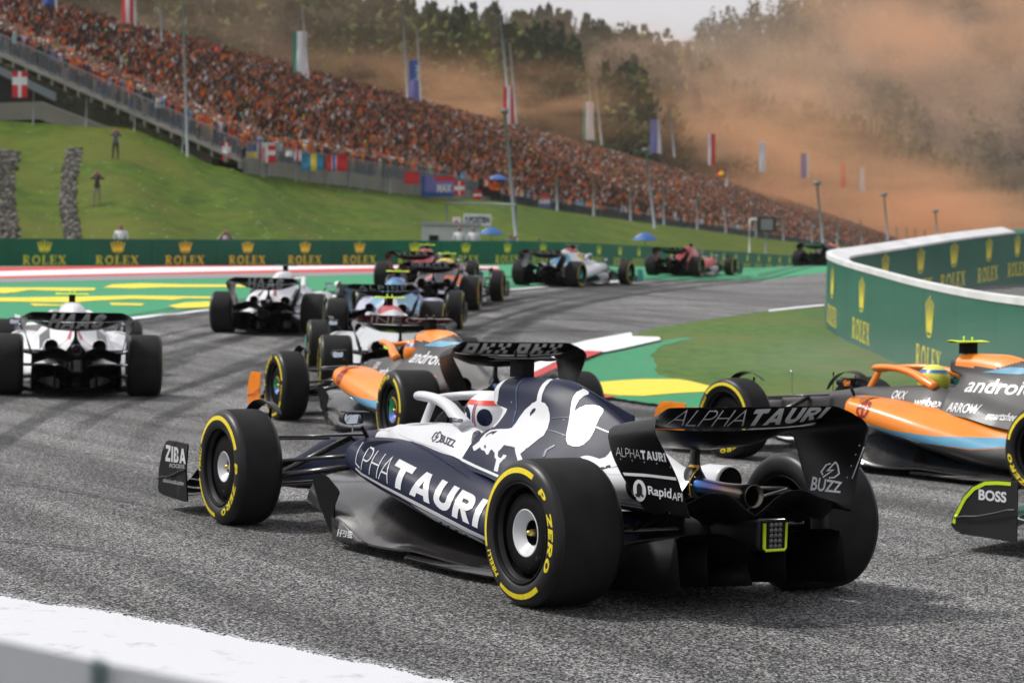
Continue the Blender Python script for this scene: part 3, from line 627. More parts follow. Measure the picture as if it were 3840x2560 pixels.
def build_wheel(root, x, s, front, liv, rot, steer=0, words=True):
    w = .305 if front else .405; y = (.981-w/2) if front else (1.0-w/2); k = 'f' if front else 'r'
    wh = ob('wheel', cached('rim'+k, lambda: me_rim(w)), liv.get('rim', CARBON_M), root, (x, s*y, .36), (0, 0, (0 if s > 0 else math.pi)+steer))
    wh.rotation_euler = Euler((0, 0, (0 if s > 0 else math.pi)+steer), 'XYZ')
    # spin about the axle happens in the pieces themselves, so that the wheel stands on the ground in any turn
    sp = (0, rot, 0)
    t = ob('tyre', cached('tyre'+k, lambda: me_tyre(w)), [RUB, TREAD], wh, rot=sp)
    ob('wheel_cover', cached('cov'+k, lambda: me_cover_disc(w)), [liv.get('cover', CARBON_M)], wh, rot=sp, objmat=True)
    if liv.get('bolts'):
        for q in range(9):
            a_ = q*2*math.pi/9+.3-rot; ob('bolt_hole', cached('bolt1', lambda: mk('bolt_hole', *lathe([(.0001, .001), (.0055, 0)], 10), False)), DARK, wh, (.172*math.cos(a_), w/2-.0462, .172*math.sin(a_)))
        a_ = -2.35-rot; ob('bolt_hole', cached('bolt2', lambda: mk('bolt_hole', *lathe([(.0001, .001), (.0135, 0)], 16), False)), DARK, wh, (.150*math.cos(a_), w/2-.0432, .150*math.sin(a_)))
    ob('wheel_nut', cached('nut'+k, lambda: me_nut(w)), BRASS, wh, rot=sp)
    rc = liv.get('ring', WHT)
    if isinstance(rc, list):
        for i, c in enumerate(rc): ob('hub_ring', cached('ringq%s%d' % (k, i), lambda: me_ring(w, i*90+20, i*90+108)), [c], wh, rot=sp, objmat=True)
    else: ob('hub_ring', cached('ring'+k, lambda: me_ring(w)), [rc], wh, rot=sp, objmat=True)
    pz = cached('pz', lambda: geo2d([(c, .27) for c in 'P ZERO'], .14, .15)); pi = cached('pi', lambda: geo2d([(c, .27) for c in 'PIRELLI'], .14, .15))
    for i, (a0, a1) in enumerate(((-18, 113), (233, 300))):
        ob('sidewall_band', cached('band%s%d' % (k, i), lambda: polar(w, *SQ, a0, a1, .293, .319, 'sidewall_band')), YEL, wh, rot=sp)
    ob('sidewall_lettering', cached('pzm'+k, lambda: polar(w, pz[0], pz[1], 128, 212, .272, .312, 'sidewall_lettering')), YEL, wh, rot=sp)
    ob('sidewall_lettering', cached('pim'+k, lambda: polar(w, pi[0], pi[1], 308, 338, .276, .306, 'sidewall_lettering')), YEL, wh, rot=sp)
    return wh
def me_winglet(s):
    th = np.radians(np.linspace(35, 118, 16)); rows = []
    for i, a in enumerate(th):
        r = .385+.02*math.sin(i/15*math.pi); wd = .035+.05*math.sin(i/15*math.pi)**.7
        for k, dy in enumerate((-1, 1)): rows.append((3.6+r*math.cos(a), .655+dy*wd/2, .36+r*math.sin(a)+(.014 if dy > 0 else 0)))
    P = np.array(rows).reshape(16, 2, 3); Q = P.copy(); Q[..., 2] -= .006; v, f = join([grid(P), grid(Q, flip=True), tube([(3.55, .65, .73), (3.6, .64, .5)], .01, 6)]); v, f = (v, f) if s > 0 else mirror_y(v, f); return mk('wheel_winglet', v, f)

# ---- flat shapes laid onto a built surface
def bvh_of(objs):
    V = []; F_ = []; n = 0
    for o in objs:
        me = o.data; V += [tuple(v.co) for v in me.vertices]; F_ += [tuple(i+n for i in p_.vertices) for p_ in me.polygons]; n = len(V)
    return BVHTree.FromPolygons(V, F_)
def lay(name, parent, bvh, v2, f2, m3, direction, material, maxlen=.05, off=.002, maxd=30, shape=None):
    """v2 in the unit square; m3(u, v) -> start point, direction -> constant or function of the point"""
    asp = shape or 1.0
    v, f = refine(np.column_stack([v2[:, 0]*asp, v2[:, 1]]), f2, maxlen)
    out = []; ok = []
    for a, b in v:
        o = m3(a/asp, b); d = direction(o) if callable(direction) else direction
        if isinstance(o, tuple) and len(o) == 2: o, d = o
        h = bvh.ray_cast(Vector(o), Vector(d), maxd)
        if h[0] is None: ok.append(False); out.append((0, 0, 0)); continue
        n = h[1]; 
        if n.dot(Vector(d)) > 0: n = -n
        ok.append(True); out.append(tuple(h[0]+n*off))
    F_ = [q for q in f if all(ok[i] for i in q)]
    # drop faces that would bridge a gap between two surfaces
    O = np.array(out); F2 = []
    for q in F_:
        e = max(np.linalg.norm(O[q[i]]-O[q[i-1]]) for i in range(len(q)))
        e2 = max(np.linalg.norm(v[q[i]]-v[q[i-1]]) for i in range(len(q)))
        F2.append((q, e, e2))
    if F2:
        med = np.median([b/(c+1e-9) for a, b, c in F2]); F2 = [a for a, b, c in F2 if b < 6*med*c+.01]
    if not F2: return None
    used = sorted({i for q in F2 for i in q}); ix = {a: i for i, a in enumerate(used)}
    me = mk(name, O[used], [tuple(ix[i] for i in q) for q in F2], False)
    bm = bmesh.new(); bm.from_mesh(me); bm.normal_update(); bm.to_mesh(me); bm.free()
    return ob(name, me, material, parent)
def from_side(x0, x1, z0, z1, s=1):                     # a rectangle seen from the car's side
    return (lambda u, v: (x0+(x1-x0)*u, s*3.0, z0+(z1-z0)*v)), (0, -s, 0)
def from_behind(y0, y1, z0, z1):
    return (lambda u, v: (-3.0, y0+(y1-y0)*u, z0+(z1-z0)*v)), (1, 0, 0)
def pxmap(q):                                            # quad of photograph points -> rays of the camera (main car stands at the origin)
    m_ = quadmap(q)
    def fn(u, v):
        p_ = m_(u, v); return (tuple(CAM), tuple(ray(p_[0], p_[1])))
    return fn
def polypx(pts):                                         # closed outline in photograph points -> unit square + map
    P = np.array(pts, float); lo, hi = P.min(0), P.max(0); u = (P-lo)/(hi-lo); v2 = np.column_stack([u[:, 0], 1-u[:, 1]])
    bm = bmesh.new(); vs = [bm.verts.new((a, b, 0)) for a, b in v2]; bm.faces.new(vs); bmesh.ops.triangulate(bm, faces=bm.faces[:]); bm.verts.index_update(); f = [tuple(q.index for q in p_.verts) for p_ in bm.faces]; bm.free()
    return v2, f, pxmap([(lo[0], lo[1]), (hi[0], lo[1]), (hi[0], hi[1]), (lo[0], hi[1])])

def build_car(loc, rz, liv, label, group, rot=(0., .5, 1.1, 2.0), steer=0, pitch=0, roll=0, detail=True):
    root = empty('racing_car', loc); root.rotation_euler = Euler((roll, pitch, rz), 'XYZ'); tag(root, label, 'racing car', group)
    P = {}
    def add(name, key, fn, mats, parent=root): 
        o = ob(name, cached(key, fn), mats, parent, objmat=True); P.setdefault(key, o); return o
    L = liv
    add('monocoque', 'chassis', me_chassis, [L['nose'], L['cockpit'], DARK])
    add('engine_cover', 'cover', me_cover, [L['engine'], L.get('airbox', L['engine']), L.get('tail', L['engine']), L.get('rim_', L['engine'])])
    add('shark_fin', 'fin', me_fin, [L.get('fin', L['engine'])])
    for s in (1, -1): add('sidepod', 'pod%d' % s, lambda: me_pod(s), [L['pod'], L.get('podlow', L['pod']), DARK])
    add('floor', 'floor', me_floor, [GLOSSY])
    for s in (1, -1): add('floor_fence', 'fence%d' % s, lambda: me_fence(s), [CARBON_M])
    add('diffuser', 'diff', me_diffuser, [CARBON_M]); add('gearbox', 'gear', me_gearbox, [CARBON_M]); add('crash_structure', 'crash', me_crash, [CARBON])
    add('rear_wing', 'rwm', me_wing_main, [L.get('wing', CARBON)]); add('rear_wing_flap', 'rwf', me_wing_flap, [L.get('flap', CARBON)]); add('beam_wing', 'beam', me_beam, [CARBON])
    fl = cached('fwf', me_front_wing)
    for i, me in enumerate(fl): P['fw%d' % i] = ob('front_wing_flap', me, [L.get('fw', CARBON)], root, objmat=True)
    for s in (1, -1): ax_ = L.get('alt'); o_ = add('front_wing_endplate', 'fwp%d%s' % (s, 'b' if ax_ else ''), lambda: me_fw_plate(s, ax_), [L.get('fwp', CARBON)]); P['fwp%d' % s] = o_
    add('halo', 'halo', me_halo, [L['halo']])
    add('camera_mount', 'tcam', me_tcam, [CARBON_M]); add('camera_pod', 'tcamp', me_tcam_pod, [L['tcam']])
    for s in (1, -1):
        mi = add('mirror', 'mir%d' % s, lambda: me_mirror(s), [L.get('mirror', CARBON)])
        add('mirror_glass', 'mirg%d' % s, lambda: me_mirror_glass(s), [GLASS], mi)
        for k in 'fr':
            for i in range(len(ARMS[k])): add('suspension_arm', 'arm%s%d%d' % (k, i, s), lambda: me_arm(k, i, s), [mat('gloss_carbon', (.010, .010, .011), .22, coat=.5)])
        add('cooling_outlet', 'out%d' % s, lambda: me_outlet(s), [L.get('tail', L['engine']), DARK])
        add('wheel_winglet', 'wl%d' % s, lambda: me_winglet(s), [L.get('winglet', CARBON)])
    add('exhaust_pipe', 'exh', me_exhaust, [EXH]); add('wing_pylon', 'pyl', me_pylon, [CARBON]); add('antenna', 'ant', me_antenna, [CARBON_M]); add('pitot_tube', 'pit', me_pitot, [STEEL])
    lt = add('rear_light', 'light', me_light, [CARBON_M]); add('light_surround', 'lband', me_light_band, [L.get('light', CARBON)], lt)
    if detail:
        for i in range(5):
            for j in range(3):
                o = ob('led', cached('led', me_led), mat('led_lens', (.10, .09, .09), .15), lt, (-.732, -.026+.026*j, .343+.0255*i))
    for i, (x, s, fr) in enumerate(((0, 1, False), (0, -1, False), (3.6, 1, True), (3.6, -1, True))):
        build_wheel(root, x, s, fr, L, rot[i], steer if fr else 0)
    return root, P
def add_lettering(P, key, spec, m3d, material, name='lettering', maxlen=.08, shape=None):
    v, f = spec[0], spec[1]; m3, d = m3d; return lay(name, P[key], bvh_of([P[key]]), v, f, m3, d, material, maxlen, shape=shape)
# ================================================================== the cars
NAVY = mat('navy_paint', (.0055, .0095, .034), .44, spec=.22, noise=(5, .10))
def Z1(n, pts):
    o, p_, s = {1: (560, 1200, .7014), 2: (1700, 1250, .7228), 7: (1800, 1400, .5741), 11: (1700, 1380, .2551), 12: (2000, 1380, .2551), 13: (1300, 1400, .2551), 14: (1200, 1750, .29762), 15: (2250, 1450, .31892), 16: (2600, 1450, .51028)}[n]
    return [(o+s*x, p_+s*y) for x, y in pts]
def carpose(S, D, deg):
    """rear axle at (S, D) on the track, heading deg to the right of the view"""
    a = R(deg); f = (math.sin(a), math.cos(a)); z0 = float(G(S, D)); z1 = float(G(S+3.6*f[0], D+3.6*f[1]))
    l = (-math.cos(a), math.sin(a)); zl = float(G(S+l[0]+1.8*f[0], D+l[1]+1.8*f[1])); zr = float(G(S-l[0]+1.8*f[0], D-l[1]+1.8*f[1]))
    p_ = W(S, D, z0); return tuple(p_), YAW-a, -math.atan2(z1-z0, 3.6), math.atan2(zl-zr, 2)
base = dict(halo=CARBON, tcam=LIME, nose=NAVY, cockpit=NAVY, engine=NAVY, pod=NAVY)
WF = mat('white_satin', (.62, .63, .65), .33, coat=.2, noise=(3, .04))
AT = dict(nose=NAVY, cockpit=WF, engine=NAVY, pod=NAVY, podlow=NAVY, tail=WF, halo=WF, tcam=CARBON_M, ring=WF, light=LIME, mirror=CARBON, bolts=True, rim_=WF)
main, MP = build_car((0, 0, 0), 0, AT, 'nearest car, navy and white with black rear wing, in the middle of the track', 'racing cars on the track', rot=(0, .6, R(-42), R(-20)), steer=-.0265)
def px_lay(name, keys, pts, material, maxlen=.02, off=.002):
    v, f, m3 = polypx(pts); b = bvh_of([MP[k] for k in keys]); sz = max(1e-3, 1.0)
    P_ = np.array(pts); asp = (np.ptp(P_[:, 0]))/(np.ptp(P_[:, 1])+1e-6); ml = max(.02, 14/np.ptp(P_[:, 1]))
    return lay(name, MP[keys[0]], b, v, f, m3, (1, 0, 0), material, ml, off, shape=asp)
def px_text(name, keys, spec, quad, material, off=.003, ml=.12):
    b = bvh_of([MP[k] for k in keys]); return lay(name, MP[keys[0]], b, spec[0], spec[1], pxmap(quad), (1, 0, 0), material, ml, off, shape=spec[2])
ALLB = ['cover', 'chassis', 'pod1', 'out1']
# white shapes of the engine cover
px_lay('white_emblem', ['cover', 'chassis', 'pod1'], Z1(11, [(1568, 142), (1480, 146), (1380, 175), (1310, 240), (1268, 310), (1240, 400), (1228, 482), (1160, 525), (1060, 610), (980, 715), (920, 810), (860, 880), (800, 893), (640, 898), (545, 915), (470, 965), (400, 1040), (385, 1075), (285, 1155), (300, 1165), (335, 1150), (390, 1090), (395, 1110), (300, 1208), (318, 1216), (395, 1165), (415, 1200), (465, 1220), (490, 1270), (515, 1270), (545, 1210), (568, 1195), (574, 1100), (572, 1040), (590, 1010), (640, 1045), (675, 1050), (700, 1000), (760, 955), (860, 942), (1000, 938), (1060, 915), (1070, 925), (1010, 948), (880, 950), (770, 972), (725, 1010), (712, 1070), (690, 1120), (640, 1180), (612, 1250), (610, 1310), (635, 1345), (597, 1508), (655, 1525), (680, 1405), (735, 1340), (760, 1330), (785, 1285), (740, 1270), (710, 1320), (680, 1325), (655, 1290), (660, 1230), (700, 1190), (750, 1130), (790, 1095), (785, 1140), (850, 1150), (905, 1165), (912, 1230), (955, 1385), (1025, 1358), (985, 1260), (970, 1160), (985, 1090), (1030, 1045), (1090, 1030), (1270, 1030), (1330, 990), (1390, 880), (1420, 770), (1420, 680), (1395, 580), (1350, 515), (1295, 498), (1310, 380), (1360, 270), (1430, 190), (1500, 165), (1568, 162)]), WF)
px_lay('navy_panel', ['chassis', 'cover', 'pod1'], Z1(11, [(420, 872), (350, 895), (285, 960), (262, 1040), (262, 1160), (280, 1270), (340, 1418), (600, 1530), (740, 1560), (900, 1400), (960, 1385), (912, 1230), (905, 1100), (760, 940), (860, 905), (800, 885), (560, 878)]), NAVY, off=.0008)
px_lay('navy_eye', ['chassis', 'cover'], Z1(11, [(457, 1160), (462, 1135), (472, 1126), (482, 1150), (478, 1175), (465, 1183)]), NAVY, off=.004)
px_lay('navy_crease', ['cover'], Z1(11, [(1132, 708), (1135, 660), (1170, 605), (1205, 586), (1216, 600), (1200, 640), (1160, 675)]), NAVY, off=.004)
px_lay('navy_crease', ['cover', 'chassis'], Z1(11, [(465, 1028), (500, 975), (570, 935), (655, 925), (620, 950), (570, 985), (585, 955), (520, 975)]), NAVY, off=.004)
px_lay('white_emblem', ['cover'], Z1(12, [(722, 275), (815, 325), (812, 388), (740, 410), (670, 470), (620, 570), (610, 635), (680, 585), (770, 548), (880, 540), (970, 560), (1030, 600), (1030, 640), (970, 735), (925, 830), (890, 930), (830, 1040), (750, 1115), (680, 1150), (580, 1150), (510, 1120), (482, 1050), (490, 950), (520, 800), (545, 640), (565, 500), (590, 420), (640, 350), (722, 312)]), WF)
px_lay('white_tail_panel', ['cover', 'pod1', 'out1'], Z1(12, [(690, 1305), (780, 1285), (860, 1298), (975, 1335), (1060, 1310), (1110, 1260), (1145, 1210), (1400, 1250), (1400, 1568), (1100, 1560), (1000, 1500)]), WF)
# the white lines along the joint of cover and sidepod
px_lay('white_line', ['chassis', 'cover', 'pod1'], Z1(13, [(748, 765), (760, 880), (900, 960), (1300, 1095), (1880, 1380), (2240, 1538), (2265, 1505), (1900, 1345), (1320, 1060), (950, 935), (850, 880), (810, 830), (790, 760)]), WF, off=.004)
px_lay('white_line', ['pod1'], Z1(14, [(455, 5), (540, 80), (800, 225), (1280, 470), (1900, 790), (2100, 885), (2110, 935), (1870, 825), (1250, 500), (780, 245), (520, 95), (455, 30)]), SILV if 0 else WF, off=.003)
px_lay('silver_panel', ['pod1'], Z1(14, [(1150, 465), (1500, 640), (1900, 850), (2120, 965), (2140, 1085), (2020, 1065), (1900, 975), (1650, 810), (1400, 640), (1250, 540)]), mat('pale_grey_paint', (.42, .44, .46), .35), off=.002)
# lettering of the sidepod: seen letters only, each leaning with the body
def pod_word():
    A_ = [(c, .055) for c in 'LPHA']+[(c, .27) for c in 'TAURI']; return geo2d(A_, .14, .0)
pw = pod_word()
topL = bez(Z1(13, [(215, 975), (330, 1045), (455, 1115), (600, 1180), (735, 1240), (1020, 1385), (1163, 1440)])+Z1(14, [(1330, 60), (1500, 140), (1680, 230), (1925, 350), (2140, 430), (2240, 470)]), 60)
botL = bez(Z1(13, [(110, 1290), (225, 1425), (355, 1495), (490, 1562)])+Z1(14, [(800, 185), (1035, 298), (1310, 430), (1480, 510), (1690, 630), (1850, 705), (1985, 772), (2090, 830)]), 60)
mid_ = lambda u, v: None
def podmap(u, v):
    t = .0+u*1.0; i = t*59; k = int(min(58, i)); fr = i-k; a = topL[k]*(1-fr)+topL[k+1]*fr; b = botL[k]*(1-fr)+botL[k+1]*fr
    q = b*(1-v)+a*v; n = (a-b); bow = np.array([n[1], -n[0]])*(.10*4*v*(1-v)); q = q+bow*np.array([1, .4]); return (tuple(CAM), tuple(ray(q[0], q[1])))
w1 = geo2d([(c, .06) for c in 'LPHA'], .16); w2 = geo2d([(c, .28) for c in 'TAURI'], .13)
lay('lettering', MP['pod1'], bvh_of([MP['pod1']]), w1[0], w1[1], lambda u, v: podmap(.02+.255*u, v), (1, 0, 0), WF, .10, .004, shape=w1[2])
lay('lettering', MP['pod1'], bvh_of([MP['pod1']]), w2[0], w2[1], lambda u, v: podmap(min(1, .285+.655*u), v), (1, 0, 0), WF, .10, .004, shape=w2[2])
bz = text2d('BUZZ', .025)
px_text('lettering', ['chassis'], bz, Z1(13, [(1400, 895), (1610, 985), (1575, 1090), (1368, 1010)]), NAVY)
def buzz_mark(): return stroke2d([([(.1, .15), (.0, .35), (.25, .8), (.5, .9)], 0), ([(.45, 0), (.75, .05), (1, .3), (.9, .75), (.75, 1)], 0), ([(.75, 1), (.35, .45), (.65, .5), (.1, .0)], 0)], .09)
bm_v, bm_f = buzz_mark(); bm_v = (bm_v-bm_v.min(0))/np.ptp(bm_v, axis=0); BZM = (bm_v, bm_f, .75)
px_text('emblem', ['chassis'], BZM, Z1(13, [(1270, 840), (1420, 850), (1390, 1020), (1240, 1010)]), NAVY)
px_text('lettering', ['halo'], text2d('fantom', .0), Z1(13, [(1500, 203), (1765, 203), (1765, 238), (1500, 246)]), NAVY)
nb = stroke2d([([(0, .5), (1, .5)], 0)], .8)
px_text('name_plate', ['halo'], (np.array([(.04, 0), (.96, 0), (1, .3), (1, .7), (.96, 1), (.04, 1), (0, .7), (0, .3)]), [tuple(range(8))], 4), Z1(13, [(1500, 640), (1715, 678), (1700, 725), (1495, 695)]), NAVY)
px_text('lettering', ['halo'], text2d('GASLY', .01), Z1(13, [(1570, 664), (1655, 680), (1650, 705), (1565, 690)]), WF, off=.005)
# rear wing
aw = alphatauri(.30)
px_text('lettering', ['rwf', 'rwm'], aw, [(2463, 1523), (3132, 1508), (3098, 1589), (2493, 1600)], SILV) if 0 else None
def wingword():
    top = bez([(2540, 1530)]+[(2640, 1534), (2780, 1532), (2900, 1527), (3000, 1524), (3118, 1522)], 40); bot = bez([(2498, 1590), (2600, 1596), (2700, 1597), (2830, 1594), (2930, 1589), (3010, 1579), (3085, 1563)], 40)
    def fn(u, v):
        i = u*39; k = int(min(38, i)); fr = i-k; q = (bot[k]*(1-fr)+bot[k+1]*fr)*(1-v)+(top[k]*(1-fr)+top[k+1]*fr)*v; return (tuple(CAM), tuple(ray(q[0], q[1])))
    return fn
a2 = alphatauri(.0); a3 = geo2d([(c, .075) for c in 'ALPHA']+[(c, .27) for c in 'TAURI'], .12, .12)
lay('lettering', MP['rwf'], bvh_of([MP['rwf'], MP['rwm']]), a3[0], a3[1], wingword(), (1, 0, 0), SILV, .12, .003, shape=a3[2])
px_text('lettering', ['rwm'], a2, Z1(15, [(188, 700), (765, 772), (785, 880), (195, 808)]), SILV)
px_lay('grey_line', ['rwm'], Z1(15, [(272, 1005), (520, 1018), (890, 1060), (905, 1098), (600, 1058), (290, 1040)]), SILV)
px_text('lettering', ['rwm'], text2d('Rapid', .02), Z1(15, [(565, 1160), (845, 1190), (845, 1345), (580, 1290)]), SILV)
px_text('lettering', ['rwm'], text2d('API', .005), Z1(15, [(858, 1235), (970, 1245), (975, 1345), (855, 1325)]), SILV)
oct_ = (np.vstack([np.array(arc(.5, .5, .5, .5, 0, 345, 24)), np.array(arc(.5, .62, .2, .2, 0, 180, 8)), np.array([(.3, .3), (.2, .25), (.3, .12), (.42, .25), (.5, .1), (.58, .25), (.7, .12), (.8, .25), (.7, .3)])]), None, 1)
px_text('emblem', ['rwm'], (np.array(arc(.5, .5, .5, .5, 0, 345, 24)), [tuple(range(24))], 1), Z1(15, [(390, 1075), (545, 1100), (550, 1355), (400, 1330)]), SILV)
px_text('emblem_octopus', ['rwm'], (np.array(arc(.5, .62, .2, .22, 0, 180, 8)+[(.3, .35), (.15, .30), (.25, .2), (.4, .32), (.5, .2), (.6, .32), (.75, .2), (.85, .30), (.7, .35)]), [tuple(range(17))], 1), Z1(15, [(390, 1075), (545, 1100), (550, 1355), (400, 1330)]), DARK, off=.005)
px_text('emblem', ['rwm'], BZM, Z1(16, [(940, 548), (1088, 548), (1078, 680), (935, 668)]), SILV)
px_text('lettering', ['rwm'], bz, Z1(16, [(880, 658), (1100, 700), (1085, 782), (862, 760)]), SILV)
# front wing plate and floor
px_text('lettering', ['fwp1'], geo2d([(c, .2) for c in 'ZIBA'], .14), Z1(1, [(92, 665), (196, 690), (196, 768), (88, 752)]), WF)
px_text('lettering', ['fwp1'], text2d('FOODS', .0), Z1(1, [(112, 765), (190, 772), (188, 792), (110, 786)]), WF)
px_text('lettering', ['fwp1'], text2d('zibafoods.com', .0), Z1(1, [(76, 840), (187, 858), (185, 884), (74, 862)]), WF)
hv = stroke2d([([(0, 0), (.12, 1)], 0), ([(.06, .5), (.4, .5)], 0), ([(.30, 0), (.42, 1)], 0), ([(.42, .92), (.75, .92), (.7, .5), (.42, .5)], 0), ([(.85, 1), (.95, .9), (.9, .15), (.6, .1)], 0)], .12); hv = ((hv[0]-hv[0].min(0))/np.ptp(hv[0], axis=0), hv[1], 1.3)
px_text('lettering', ['floor'], hv, Z1(14, [(222, 770), (345, 800), (340, 892), (218, 870)]), WF)
for i in range(4): px_text('lettering', ['floor'], (SQ[0], SQ[1], 8), Z1(14, [(352, 808+i*22), (410+5*(i % 2), 818+i*22), (408, 830+i*22), (350, 820+i*22)]), SILV)
# nose lines
px_lay('white_line', ['chassis'], Z1(13, [(0, 855), (150, 805), (330, 790), (640, 808), (680, 830), (690, 880), (660, 875), (640, 845), (380, 825), (200, 840), (60, 870), (0, 905)]), WF)

TAPE = mat('blue_tape', (.05, .09, .16), .25)
for pts in ([(1040, 158), (1052, 162), (985, 215), (945, 290), (932, 350), (920, 348), (932, 285), (972, 208)], [(922, 350), (932, 350), (938, 600), (926, 602)], [(915, 625), (935, 628), (905, 720), (890, 800), (878, 796), (895, 715)]): px_lay('tape_seam', ['cover'], Z1(11, pts), TAPE, off=.003)
for pts in ([(250, 738), (400, 722), (530, 722), (530, 732), (400, 732), (250, 748)], [(200, 900), (330, 930), (480, 985), (478, 998), (330, 945), (200, 912)], [(905, 850), (1110, 935), (1108, 950), (900, 866)], [(300, 1130), (330, 1140), (210, 1210), (170, 1300), (135, 1305), (175, 1200)]): px_lay('panel_seam', ['cover', 'pod1'], Z1(12, pts), TAPE, off=.003)
px_lay('panel_seam', ['pod1'], Z1(13, [(900, 965), (1220, 1135), (1800, 1520), (1830, 1568), (1790, 1530), (1210, 1145), (895, 975)]), MATS['navy_paint'], off=.004)

GOLD = mat('gold_line', (.50, .30, .04), .4, metal=.4)
px_lay('gold_line', ['pyl'], Z1(15, [(1030, 908), (1165, 922), (1158, 965), (1100, 1040), (1062, 1110), (1062, 1200), (1078, 1308), (1066, 1308), (1050, 1200), (1050, 1100), (1090, 1030), (1140, 955), (1032, 938)]), GOLD, off=.004)
rvm = cached('rivet', lambda: mk('rivet', *lathe([(.0001, .0022), (.0035, .0016), (.005, 0)], 8, 'z')))
def rivets(keys, pts):
    b = bvh_of([MP[k] for k in keys])
    for q in pts:
        h = b.ray_cast(Vector(CAM), Vector(ray(*q)), 40)
        if h[0] is None: continue
        n_ = h[1] if h[1].dot(Vector(ray(*q))) < 0 else -h[1]
        o = ob('rivet', rvm, STEEL, MP[keys[0]], tuple(h[0])); o.rotation_euler = n_.to_track_quat('Z', 'Y').to_euler()
ln = lambda a, b_, n: [(a[0]+(b_[0]-a[0])*i/(n-1), a[1]+(b_[1]-a[1])*i/(n-1)) for i in range(n)]
rivets(['cover', 'chassis'], Z1(11, [(1273, 773), (1160, 520), (853, 500), (245, 872), (107, 888)])+Z1(12, [(447, 757), (843, 860), (745, 1127), (428, 990), (97, 773)]))
rivets(['rwm'], Z1(15, [(243, 850), (380, 868), (523, 887), (668, 903), (830, 945), (815, 1480), (690, 1552), (757, 1556)]+ln((846, 812), (992, 1205), 26))+Z1(16, [(1220, 430), (1193, 497), (1160, 580), (1130, 665)]+ln((1252, 445), (1168, 668), 22)))
rivets(['pyl'], Z1(15, [(1060, 1085), (1120, 1060), (1075, 1152), (1050, 1262)]))
# ================================================================== ground and track
def asphalt_mat():
    m = mat('asphalt', (.12, .12, .12), .9); n = m.node_tree; b = n.nodes['Principled BSDF']; b.inputs['Specular IOR Level'].default_value = .25
    L = n.links.new; tc = n.nodes.new('ShaderNodeTexCoord')
    def noise(sc, det=4, rough=.5, dist=0, map_=None):
        t = n.nodes.new('ShaderNodeTexNoise'); t.inputs['Scale'].default_value = sc; t.inputs['Detail'].default_value = det; t.inputs['Roughness'].default_value = rough; t.inputs['Distortion'].default_value = dist
        if map_:
            q = n.nodes.new('ShaderNodeMapping'); q.inputs['Rotation'].default_value = (0, 0, map_[0]); q.inputs['Scale'].default_value = map_[1]; L(tc.outputs['Object'], q.inputs[0]); L(q.outputs[0], t.inputs['Vector'])
        else: L(tc.outputs['Object'], t.inputs['Vector'])
        return t
    vo = n.nodes.new('ShaderNodeTexVoronoi'); vo.inputs['Scale'].default_value = 98; vo.inputs['Randomness'].default_value = 1; L(tc.outputs['Object'], vo.inputs['Vector'])
    sp = n.nodes.new('ShaderNodeSeparateColor'); L(vo.outputs['Color'], sp.inputs[0])
    r = n.nodes.new('ShaderNodeValToRGB'); e = r.color_ramp.elements; e[0].position = 0; e[0].color = (.018, .018, .02, 1); e[1].position = 1; e[1].color = (.50, .495, .485, 1)
    for p_, c_ in ((.38, (.042, .042, .045, 1)), (.6, (.14, .14, .14, 1)), (.8, (.31, .307, .30, 1))): q = e.new(p_); q.color = c_
    L(sp.outputs[0], r.inputs[0])
    fine = noise(30, 5, .7); big = noise(.35, 5, .6); track = noise(1.0, 4, .55, .4, (-.75, (.12, 1.6, 1))); track2 = noise(1.0, 5, .6, .8, (-.62, (.05, .7, 1)))
    def mul(a, b_, c=None):
        q = n.nodes.new('ShaderNodeMix'); q.data_type = 'RGBA'; q.blend_type = 'MULTIPLY'; q.inputs['Factor'].default_value = 1; L(a, q.inputs['A']); L(b_, q.inputs['B']); return q.outputs['Result']
    def rng(src, a, b_, lo, hi):
        q = n.nodes.new('ShaderNodeMapRange'); q.inputs['From Min'].default_value = a; q.inputs['From Max'].default_value = b_; q.inputs['To Min'].default_value = lo; q.inputs['To Max'].default_value = hi; L(src, q.inputs[0]); return q.outputs[0]
    c = mul(r.outputs[0], rng(fine.outputs[0], .3, .7, .65, 1.35)); c = mul(c, rng(big.outputs[0], .3, .7, .82, 1.18)); c = mul(c, rng(track.outputs[0], .35, .62, .62, 1.15)); c = mul(c, rng(track2.outputs[0], .38, .55, .72, 1.1))
    # far away the aggregate cannot be resolved: fade to its mean
    L(c, b.inputs['Base Color'])
    bp = n.nodes.new('ShaderNodeBump'); bp.inputs['Strength'].default_value = .5; bp.inputs['Distance'].default_value = .006; L(vo.outputs['Distance'], bp.inputs['Height']); L(bp.outputs[0], b.inputs['Normal'])
    return m
ASPH = asphalt_mat()
